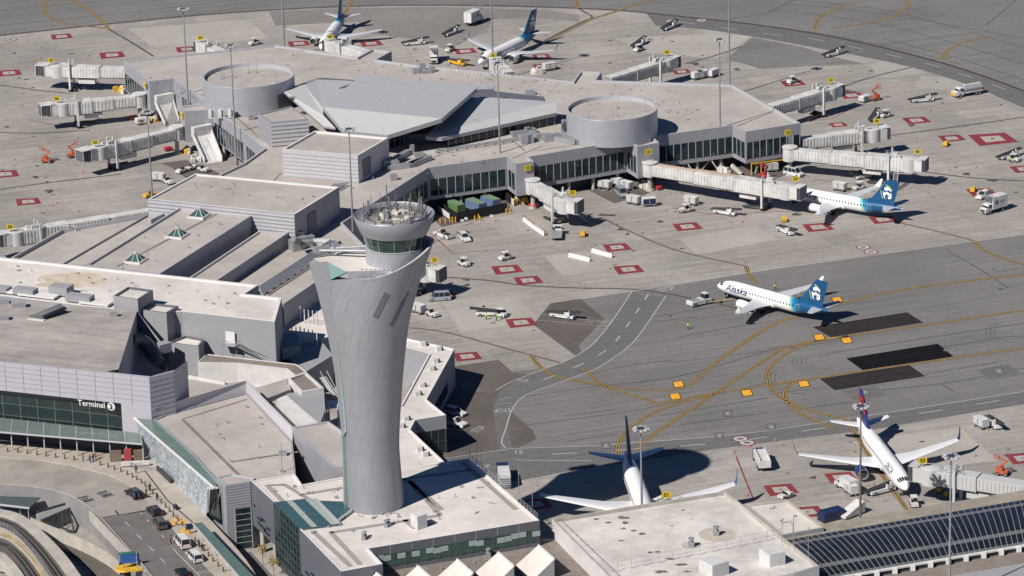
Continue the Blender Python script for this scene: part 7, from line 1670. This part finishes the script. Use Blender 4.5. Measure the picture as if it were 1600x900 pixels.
# big trucks
box_truck('white catering truck driving off at the far taxiway edge, round grey emblem on its side', (741, 37), (762, 28))
box_truck('white catering truck with round emblem, parked beside a white car', (1552, 331), (1527, 338))
box_truck('plain white truck seen end-on beyond the concourse parapet', (678, 97), (678, 103), 6.0, mark=False)
fuel_truck('white tanker truck with silver tank and yellow bumper on the open apron', (1511, 149), (1488, 153))
# belt loaders
for lb, px, fr in (('belt loader on the open stand beside the rust-streaked jet bridge', (1133, 335), (1152, 338)), ('belt loader standing alone before the portrait-tailed parked jet, near a yellow chock cart', (1228, 364), (1243, 371)), ('belt loader on the brown asphalt patch by the service road', (879, 497), (900, 500)), ('belt loader attended by workers on the stand beside the tower', (764, 493), (742, 493)), ('belt loader at the far stand beside the truck with round emblem', (705, 54), (718, 49)),
                   ('belt loader on the far stand, between the two nosed-in jets', (648, 70), (668, 68)), ('belt loader alone near the far taxiway, beyond the grey-sided jet bridge', (1046, 45), (1058, 40)), ('belt loader next to workers at the tip of the grey-sided jet bridge', (998, 72), (1008, 67)), ('belt loader alone on the dark asphalt corner near the perimeter road', (1302, 87), (1318, 83)), ('belt loader between the tanker truck and the orange-masted cart', (1441, 159), (1462, 157)),
                   ('dark belt loader cut by the picture edge above the red frames', (1576, 247), (1596, 242)), ('belt loader reaching up to the blue-engined airliner', (1377, 770), (1400, 764)), ('white loader with raised dark belt at the edge of the road, beside a boxy cart', (1552, 665), (1560, 672)), ('yellow-railed belt loader lying low behind the concourse parapet', (715, 101), (728, 104)), ('belt loader below the long free jet bridge', (1352, 278), (1330, 282)), ('belt loader by the jet bridge at the concourse corner', (1366, 186), (1372, 180))):
    belt_loader(lb, px, fr, M_yelm if 'yellow-railed' in lb else None)
# tugs and carts
pt = start('pushback_tug', 'large white low tug coupled by a bar to the jet on the taxiway', 'tug', (1092, 476), (1108, 472))
b = MB(); b.extr([(-2.7, .4), (-2.7, 1.15), (-2.4, 1.35), (.6, 1.35), (2.6, 1.3), (2.75, 1.1), (2.75, .4)], -1.25, 1.25, 0, [.1, .1, .15, .1, .15, .1, .1]); b.build('body', M_white, pt)
b = MB(); b.prism([(1.1, -.9), (2.3, -.9), (2.3, .9), (1.1, .9)], 1.3, 2.4, 0, taper=[(1.25, -.75), (2.15, -.75), (2.15, .75), (1.25, .75)]); b.build('cab_glazing', M_win, pt); b = MB(); b.box((1.7, 0, 2.45), (1.2, 1.7, .1)); b.build('cab_roof', M_white, pt)
b = MB(); b.box((-1.2, .55, 1.4), (2.2, .4, .12)); b.box((-1.2, -.55, 1.4), (2.2, .4, .12)); b.build('engine_grille', M_walld, pt); wheels(pt, (-1.7, 1.7), 1.05, .5, .4)
tbr = thing('tow_bar', 'yellow tow bar between the white tug and the nose wheel of the taxiing jet', 'tow bar', P(1125, 470))
b = MB(); A, B = P(1106, 472, .6), P(1143, 467.5, .5); b.tube(A, B, .14, n=8); b.build('bar', mat('tow_bar_tan', (.42, .30, .12), .6), tbr); b = MB(); b.tube(A+(B-A)*.55+Vector((0, -.5, -.3)), A+(B-A)*.55+Vector((0, .5, -.3)), .28, n=10); b.build('wheel', M_black, tbr)
for lb, px, fr, rf in (('baggage tug on the stand left of the red frames near the tower', (790, 406), (782, 408), True), ('small white baggage tug alone on the stand near the pair of parked white cars', (725, 415), (731, 417), True), ('white baggage tug pulling a covered cart, right of the tower shaft', (676, 494), (684, 497), False), ('white baggage tug beside a worker near the rust-streaked jet bridge', (1072, 331), (1062, 333), True), ('white tug standing on a red frame beyond the right-hand drum', (1238, 130), (1232, 132), True), ('white tug at the far stand beside a red frame', (703, 80), (695, 84), True),
                       ('dark tug partly hidden by the far left parapet', (398, 70), (388, 72), True), ('white tug among dollies behind the bright far jet bridge', (862, 108), (870, 104), False), ('yellow-orange tug at the foot of the slim mast', (234, 308), (226, 310), False), ('first white tug in the cluster by the lower covered ramp', (284, 270), (276, 273), False), ('second white tug in the cluster by the lower covered ramp', (300, 265), (310, 262), False), ('third white tug in the cluster by the lower covered ramp', (318, 268), (326, 270), False),
                       ('white tug in front of the cart by the slim mast', (263, 287), (270, 290), False), ('white tug with loading frame in front of the blue-engined airliner', (1428, 790), (1425, 782), True), ('tug crowded with dollies beyond the annex roof', (1228, 778), (1236, 775), False), ('white tug with open frame under the wing of the portrait-tailed parked jet', (1343, 296), (1352, 294), True), ('white tug beside the tower stand belt loader', (782, 495), (790, 497), True), ('white tug with workers beside the jet bridge at the concourse corner', (1384, 183), (1392, 181), True),
                       ('white tug beside the belt loader at the picture edge, above the red frames', (1584, 252), (1594, 254), True), ('tug with worker at the tip of the grey-sided jet bridge', (998, 80), (990, 83), True)):
    tug(lb, px, fr, M_yelm if 'orange' in lb else None, rf, 'baggage tugs on the apron')
for lb, px, fr, sd in (('covered baggage cart nearest the concourse, leftmost of three before the glazing', (945, 295), (957, 297), None), ('covered baggage cart in the middle of three before the concourse glazing', (961, 291), (973, 293), None), ('covered baggage cart nearest the silver van', (979, 296), (991, 299), None), ('white covered baggage cart standing alone right of the silver van', (990, 319), (1001, 321), None), ('covered baggage cart with navy curtains', (1014, 322), (1026, 321), M_navy), ('covered baggage cart beside the tug near the rust-streaked jet bridge', (1080, 320), (1092, 322), None),
                       ('covered baggage cart hitched to the tug right of the tower shaft', (654, 489), (664, 492), None), ('covered cart by the foot of the slim mast', (248, 283), (259, 284), None), ('covered cart under the wing of the portrait-tailed parked jet', (1312, 298), (1324, 300), M_jbg), ('boxy white covered cart beside the grey-sided jet bridge', (1090, 124), (1100, 122), None), ('blue-topped covered cart beside the boxy white one behind the concourse', (1114, 120), (1124, 116), None), ('blue-white covered cart beyond the concourse corner by the far parapet', (1098, 122), (1108, 120), M_silv),
                       ('boxy white cart at the edge of the service road beside a loader', (1533, 668), (1541, 672), None), ('white boxy cart behind the wing of the blue-engined airliner', (1330, 772), (1338, 778), None), ('tan-loaded cart behind the parapet near the far docked jet', (858, 110), (870, 108), M_cream), ('white cart beneath the concourse by the yellow pipes', (1205, 268), (1217, 267), None)):
    cart(lb, px, fr, sd)
for lb, px, fr, m_ in (('white power cart with orange mast near the tanker truck', (1352, 159), (1362, 156), None), ('yellow chock cart before the portrait-tailed parked jet', (1225, 346), (1222, 341), M_yelm), ('yellow cart on the stand beside the red frame', (911, 369), (914, 362), M_yelm), ('yellow cart beside the white car and truck', (1520, 300), (1523, 294), M_yelm), ('yellow cart by the red frames at the far right', (1478, 228), (1482, 224), M_yelm), ('yellow cart under the grey jet bridge of the blue-engined airliner', (1468, 768), (1475, 760), M_yelm), ('low yellow cart under the grey jet bridge, farther from the aircraft', (1484, 776), (1494, 774), M_yelm), ('red cart beneath the bridge pivot of the middle short gate', (208, 187), (214, 186), M_redm), ('red cart beneath the bridge pivot of the third short gate', (263, 236), (269, 235), M_redm), ('red cart by the pivot of the stubby jet bridge', (833, 325), (839, 326), M_redm), ('red cart beside the pivot of the rust-streaked jet bridge', (1028, 296), (1032, 298), M_redm), ('white tank cart under the covered ramps', (222, 194), (228, 193), None)):
    gpu(lb, px, fr, m_)
for lb, px, fr in (('orange boom lift on the empty stand at the far left, nearer the edge', (73, 254), (80, 254)), ('orange boom lift on the empty stand, next to the third short jet bridge', (113, 246), (106, 247)), ('orange boom lift behind the cart near the tanker truck', (1367, 157), (1362, 158)), ('orange lift beside the grey jet bridge, cut off by the picture edge', (1566, 742), (1575, 743)), ('red lift lying low behind the white van', (1196, 279), (1210, 274))):
    lift(lb, px, fr, M_redm if lb[0] == 'r' else None)
# cars and vans on the apron
car('silver van parked among the baggage carts', (971, 305), (979, 312), M_silv, 'van', cat='van', group='vans on the apron'); car('white van parked beneath the long free jet bridge', (1240, 274), (1254, 277), M_white, 'van', cat='van', group='vans on the apron'); car('silver-white van driving right of the tower head', (686, 469), (670, 470), M_silv, 'van', cat='van', group='vans on the apron')
car('white pickup truck with dark bed, parked by the dumpster yard', (693, 370), (680, 365), M_white, 'pickup', cat='pickup', group='cars on the apron'); car('white car parked beside the pickup near the dumpster yard', (726, 375), (732, 380), M_white, 'suv', group='cars on the apron'); car('white car beside the truck with round emblem', (1536, 309), (1526, 314), M_white, 'suv', group='cars on the apron')
car('white car in the dark shade of the zig-zag wing, farther of two', (712, 648), (725, 651), M_white, 'suv', group='cars on the apron'); car('pale pickup in the dark shade of the zig-zag wing, nearer of two', (710, 664), (722, 667), M_white, 'pickup', cat='pickup', group='cars on the apron')
# kerbside cars
car('black estate car with open tailgate at the kerb, people unloading', (209, 775), (197, 767), M_car, 'suv', ZR, group='cars at the kerb', openhatch=True); car('black car farther of two stopped beside the yellow crossing', (241, 803), (233, 795), M_car, 'suv', ZR, group='cars at the kerb'); car('taupe minivan stopped beside the yellow crossing', (250, 822), (243, 812), M_brown, 'minivan', ZR, group='cars at the kerb')
car('white van with dark rear window at the kerb', (285, 852), (278, 844), M_white, 'van', ZR, cat='van', group='cars at the kerb'); car('white minivan just behind the white van at the kerb', (304, 874), (296, 866), M_white, 'minivan', ZR, group='cars at the kerb'); car('black car cut by the bottom edge on the kerbside road', (285, 899), (277, 891), M_car, 'sedan', ZR, group='cars at the kerb')
# flatbed, long dolly, tug train by the tower base
ft = start('flatbed_truck', 'grey flatbed truck with white cab on the stand before the stubby jet bridge', 'truck', (871, 370), (872, 361)); b = MB(); b.box((-1.0, 0, .95), (5.0, 2.3, .3)); b.build('flat_deck', M_galv, ft); b = MB(); b.extr([(1.6, .5), (1.6, 2.3), (2.6, 2.3), (3.1, 1.5), (3.4, 1.4), (3.4, .5)], -1.05, 1.05); cb = b.build('cab', M_white, ft); b = MB(); b.box((1.58, 0, 1.9), (.06, 1.5, .5)); b.build('rear_window', M_win, cb)
for sd in (1, -1): b = MB(); b.box((1.4, sd*1.1, 1.7), (.3, .5, .4)); b.build('mirror', M_dark, ft)
wheels(ft, (-2.2, 2.3), .95, .45, .3)
bl_ = start('loader_truck', 'long white loader truck beside the service road, next to the red stand lines', 'truck', (1190, 727), (1181, 709)); b = MB(); b.box((-.6, 0, 1.7), (6.8, 2.4, 1.5)); b.build('deck_body', M_white, bl_); b = MB(); b.box((-.6, -1.0, 2.7), (6.8, .1, .5)); b.box((-.6, 1.0, 2.7), (6.8, .1, .5)); b.build('side_guard', M_white, bl_); b = MB(); b.extr([(2.9, .5), (2.9, 2.4), (3.7, 2.4), (4.2, 1.4), (4.2, .5)], -1.1, 1.1); b.build('cab', M_navy, bl_); wheels(bl_, (-2.6, -1.4, 3.0), 1.05, .5, .34)
st_ = start('utility_truck', 'white-bodied truck with dark blue hood in front of the tower base railing', 'truck', (787, 752), (782, 728)); b = MB(); b.box((-1.8, 0, 1.9), (5.4, 2.3, 2.2)); b.build('white_body', M_white, st_); b = MB(); b.box((2.6, 0, 1.6), (2.8, 2.3, 1.9)); b.build('blue_hood', M_navy, st_); b = MB()
for k in range(5): b.box((-4.6-.0*k, 0, .6+k*.45), (.2, 2.2, .1))
b.bar((-4.5, -1.1, .4), (-4.5, -1.1, 3.4), .08); b.bar((-4.5, 1.1, .4), (-4.5, 1.1, 3.4), .08); b.build('ladder_rail', M_galv, st_); wheels(st_, (-3.0, 2.4), 1.0, .5, .3)
st2 = start('ramp_cart', 'white wedge-shaped ramp cart beside the tall brown mast', 'ramp cart', (1330, 806), (1345, 800)); b = MB(); b.extr([(-2.8, .4), (-2.8, .8), (2.6, 2.6), (2.8, 2.4), (2.8, .4)], -1.1, 1.1); b.build('wedge_body', M_white, st2); wheels(st2, (-1.6, 1.8), .9, .35, .22)
st3 = start('blue_container', 'dark blue curved-top container next to the wedge-shaped ramp cart', 'container', (1300, 811), (1312, 808)); b = MB(); b.extr([(-2.6, .3), (-2.6, 1.6), (-2.2, 2.0), (2.2, 2.0), (2.6, 1.6), (2.6, .3)], -1.2, 1.2); b.build('shell', M_navy, st3); b = MB(); b.box((0, 0, .2), (5.4, 2.4, .2)); b.build('base', M_dark, st3)
wp = start('cargo_truck', 'small white truck with box body beside the navy engine', 'truck', (1322, 765), (1308, 757)); b = MB(); b.box((-1.0, 0, 1.75), (3.6, 2.1, 2.0)); b.build('cargo_box', M_white, wp); b = MB(); b.extr([(.9, .5), (.9, 1.9), (1.7, 1.9), (2.3, 1.2), (2.9, 1.1), (2.9, .5)], -.95, .95); cb = b.build('cab', M_white, wp); b = MB(); b.box((1.3, 0, 1.6), (.7, 1.94, .4)); b.build('side_window', M_win, cb); wheels(wp, (-1.6, 1.9), .85, .4, .25)
# dumpster yard
for lb, px, m_ in (('green open-top dumpster in the black-fenced yard', (711, 330), M_grn), ('blue-grey dumpster in the middle of the black-fenced yard', (744, 328), M_blu), ('blue-grey dumpster nearest the wall in the black-fenced yard', (766, 322), M_blu)):
    t = start('dumpster', lb, 'dumpster', px, (px[0]+14, px[1]+6), 'dumpsters in the fenced yard'); b = MB(); b.extr([(-2.9, .2), (-3.0, 2.3), (3.0, 2.3), (2.9, .2)], -1.2, 1.2); b.build('bin_body', m_, t); b = MB(); b.box((0, 0, 2.36), (5.7, 2.2, .08)); b.build('load_cover', mat('bin_cover_green', (.14, .23, .14), .7, var=.3, vs=1), t); b = MB()
    for k in range(6):
        for sd in (1, -1): b.box((-2.4+k*.96, sd*1.23, 1.2), (.12, .08, 1.9))
    b.build('side_rib', m_, t)
fy = thing('yard_fence', 'black screened fence around the dumpsters with a white end panel', 'fence', P(740, 340)); b = MB()
for a_, c_ in (((686, 328), (714, 347)), ((714, 347), (792, 331)), ((770, 300), (800, 320))): A, B = P(*a_), P(*c_); b.bar(A+Vector((0, 0, 1.2)), B+Vector((0, 0, 1.2)), .08, 2.4)
b.build('screen_panel', mat('fence_black', (.012, .012, .015), .7, var=.3, vs=1), fy); b = MB(); A, B = P(686, 331), P(704, 344); b.bar(A+Vector((-.2, -.2, 1.0)), B+Vector((-.2, -.2, 1.0)), .06, 1.4); A, B = P(783, 306), P(803, 322); b.bar(A+Vector((0, -.3, 1.0)), B+Vector((0, -.3, 1.0)), .06, 1.6); b.build('white_panel', M_wallw, fy)
b = MB(); 
for x, y in ((728, 340), (722, 343), (768, 336)): p = P(x, y, 1.6); b.box((p.x, p.y-.4, 1.5), (.8, .06, .6))
b.build('notice', M_white, fy)
YB = [(688, 349), (696, 349), (703, 347), (707, 347), (712, 347), (742, 345), (748, 343), (750, 346), (791, 334), (797, 333)]
pb_ = None
for x, y in YB:
    if pb_ is None: b = MB(); b.tube((0, 0, 0), (0, 0, 1.25), .16, n=10); b.lathe((0, 0, 0), [(.16, 1.25), (.1, 1.33), (0, 1.35)], 10); pb_ = q_ = b.build('guard_post', M_yelm)
    else: q_ = pb_.copy(); COL.objects.link(q_)
    q_.location = P(x, y); tag(q_, 'yellow steel guard post standing before the black fence of the dumpster yard', 'post', 'yellow guard posts by the dumpster yard')
# barriers, cones
for lb, A_, B_ in (('upper of two white barriers end to end, left of the flatbed truck', (818, 345), (834, 357)), ('lower of two white barriers end to end, left of the flatbed truck', (834, 357), (851, 369)), ('white barrier on the stand, nearer the service road of a staggered pair', (889, 401), (922, 409)), ('white barrier on the stand, nearer the red frame of a staggered pair', (925, 394), (957, 403))):
    A, B = P(*A_), P(*B_); t = thing('barrier', lb, 'barrier', (A+B)/2, math.atan2((B-A).y, (B-A).x), 'white barriers on the stands', local=True); L = (B-A).length; b = MB()
    b.loft([[Vector((x, y, z)) for y, z in ((-.3, 0), (.3, 0), (.3, .25), (.12, .5), (.1, 1.0), (-.1, 1.0), (-.12, .5), (-.3, .25))] for x in (-L/2, L/2)], 0, c0=True, c1=True); b.build('body', M_parw, t); b = MB(); b.box((L/2, 0, .75), (.09, .16, 1.5)); b.box((-L/2, 0, .75), (.09, .16, 1.5)); b.build('end_post', mat('post_maroon', (.12, .03, .03), .6), t)
CN = [(42, 66), (23, 250), (57, 93), (63, 93), (130, 270), (128, 268), (82, 322), (22, 260), (35, 147), (89, 318), (137, 205), (9, 188), (560, 66), (610, 60), (715, 106), (1019, 63), (893, 106), (1457, 309), (1411, 349), (1483, 267), (1161, 346), (1525, 262), (1293, 360), (1229, 740), (1167, 775), (1175, 782), (1524, 713), (1147, 706), (1171, 698), (678, 380), (662, 448), (705, 455), (1160, 348), (1164, 409), (1309, 337), (1211, 690), (1040, 330)]
cp_ = None
for x, y in CN:
    if cp_ is None: b = MB(); b.lathe((0, 0, 0), [(.19, .04), (.04, .78), (0, .79)], 10); b.box((0, 0, .03), (.5, .5, .06)); b.lathe((0, 0, 0), [(.14, .34), (.10, .54)], 10, 1); cp_ = q_ = b.build('traffic_cone', [mat('cone_red', (.42, .11, .08), .6), M_wht])
    else: q_ = cp_.copy(); COL.objects.link(q_)
    q_.location = P(x, y); tag(q_, 'small orange-red marker cone set out on the apron concrete', 'cone', 'marker cones on the apron')
# people
person('worker in bright green vest walking alone on the taxiway', (1075, 515), .5, top=M_hivis); person('worker in bright green vest behind the jet on the taxiway', (1211, 454), 2, top=M_hivis); person('worker in green vest beside the tug near the rust-streaked jet bridge', (1062, 334), 0, top=M_hivis); person('worker in green vest by the belt loader at the concourse corner bridge', (1372, 183), 1, top=M_hivis); person('worker in green vest on the stand beside the tower, nearer the belt loader', (760, 500), 1, top=M_hivis); person('worker in green vest on the stand beside the tower, nearer the tug', (776, 502), 3, top=M_hivis)
person('worker in green vest at the edge, by the belt loader above the red frames', (1579, 255), 2, top=M_hivis); person('worker in green vest by the loader under the navy engine', (1357, 772), 0, top=M_hivis); person('worker in orange vest by the loader under the navy engine', (1366, 768), 0, top=M_org); person('worker in green vest at the far stand beside a tug and red frame', (700, 85), 0, top=M_hivis)
for i, (x, y, tp, lb) in enumerate(((130, 721, M_clothr, 'person in red top waiting by the bollards, leftmost of the group'), (141, 723, M_clothb, 'person in blue waiting by the bollards in the group'), (146, 721, M_cloth, 'person in black in the middle of the bollard group'), (150, 718, M_clothr, 'person in dark red at the right of the bollard group'), (213, 740, M_cloth, 'person in black walking by the kiosk end'), (217, 782, M_clothb, 'person in blue behind the open tailgate'), (210, 782, M_clothb, 'person in blue loading bags at the open tailgate'), (229, 775, M_cloth, 'person in black at the kerb near the open tailgate'), (235, 767, M_cloth, 'person in black by the bollards above the black cars'), (246, 783, M_cloth, 'person in black beside the bollards next to the black car'),
                              (263, 826, M_clothb, 'person beside the taupe minivan'), (276, 822, M_cream, 'person in pale top on the yellow crossing'), (267, 850, M_clothr, 'person in dark red beside the white van'), (311, 856, M_cloth, 'person in black waiting near the white van'), (316, 862, M_cloth, 'person in black waiting near the white minivan'))):
    person(lb, (x, y), i*1.3, ZR+(.15 if y < 770 and x < 300 else .03), tp, M_cloth, 'people at the kerb')
wc = start('luggage_trolley', 'dark luggage trolley piled with bags alone on the pavement', 'trolley', (275, 796), (281, 798), None, ZR+.15); b = MB(); b.box((0, 0, .45), (1.0, .7, .3)); b.box((-.1, 0, .8), (.7, .55, .4)); b.build('bag', M_cloth, wc); b = MB(); b.bar((-.5, -.3, .2), (-.5, -.3, 1.1), .05); b.bar((-.5, .3, .2), (-.5, .3, 1.1), .05); b.bar((-.5, -.3, 1.1), (-.5, .3, 1.1), .05); b.build('handle_frame', M_galv, wc); wheels(wc, (-.35, .35), .28, .12, .06)
for lb, x, y in (('dark information post with square top on the crossing', 297, 834),):
    t = thing('info_post', lb, 'sign', P(x, y, ZR+.15)); c = P(x, y, ZR+.15); b = MB(); b.tube(c, c+Vector((0, 0, 1.0)), .08, n=8); b.build('post', M_dark, t); b = MB(); b.box((c.x, c.y, c.z+1.5), (1.3, .2, 1.1), .3); b.build('panel', M_navy, t)
# equipment under the concourse: yellow pipe frame, cream duct, chute, tan tanks
yf = thing('pipe_gantry', 'yellow pipe frame standing beneath the concourse corner', 'frame', P(1190, 262)); b = MB(); A, B = P(1174, 256, 3), P(1228, 249, 3); b.bar(A, B, .25); b.bar(A, Vector((A.x, A.y, 0)), .25); C_ = A+(B-A)*.28; b.bar(C_, Vector((C_.x, C_.y, 0)), .25); b.build('frame', M_yelm, yf)
cd_ = thing('belt_chute', 'cream slanting conveyor chute beneath the concourse by the column', 'conveyor', P(1150, 270)); b = MB(); b.bar(P(1143, 258, 3), P(1158, 271, .8), 1.2, .9); b.build('chute', M_cream, cd_); b = MB(); b.tube(P(1158, 271, .8), P(1158, 271, 0), .15, n=6); b.tube(P(1148, 263, 2), P(1148, 263, 0), .15, n=6); b.build('leg', M_yelm, cd_)
rnd = random.Random(8)
for lb, x0, y0 in (('clutter of cream pipes and valves at the middle short gate pivot', 234, 190), ('clutter of cream pipes and valves at the third short gate pivot', 296, 240), ('clutter of cream pipes beside the stubby jet bridge pivot', 812, 316), ('clutter of cream hoses beside the rust-streaked bridge pivot', 1010, 292), ('pallets of cream tanks under the concourse mast', 1130, 268), ('clutter of cream pipes behind the middle short bridge', 186, 143), ('cream crates beside the lower covered ramp', 308, 250), ('white dollies parked behind the far parapet', 842, 112)):
    t = thing('service_equipment', lb, 'equipment', P(x0, y0)); b = MB(); b2 = MB()
    for k in range(9):
        c = P(x0+rnd.uniform(-9, 9), y0+rnd.uniform(-4, 4)); h = rnd.uniform(.6, 1.7); (b if k % 2 else b2).box((c.x, c.y, h/2), (rnd.uniform(.5, 1.5), rnd.uniform(.5, 1.3), h), rnd.random()*3)
    b.build('crate', M_cream, t); b2.build('valve_box', M_yelm if 'pipes' in lb else M_white, t)
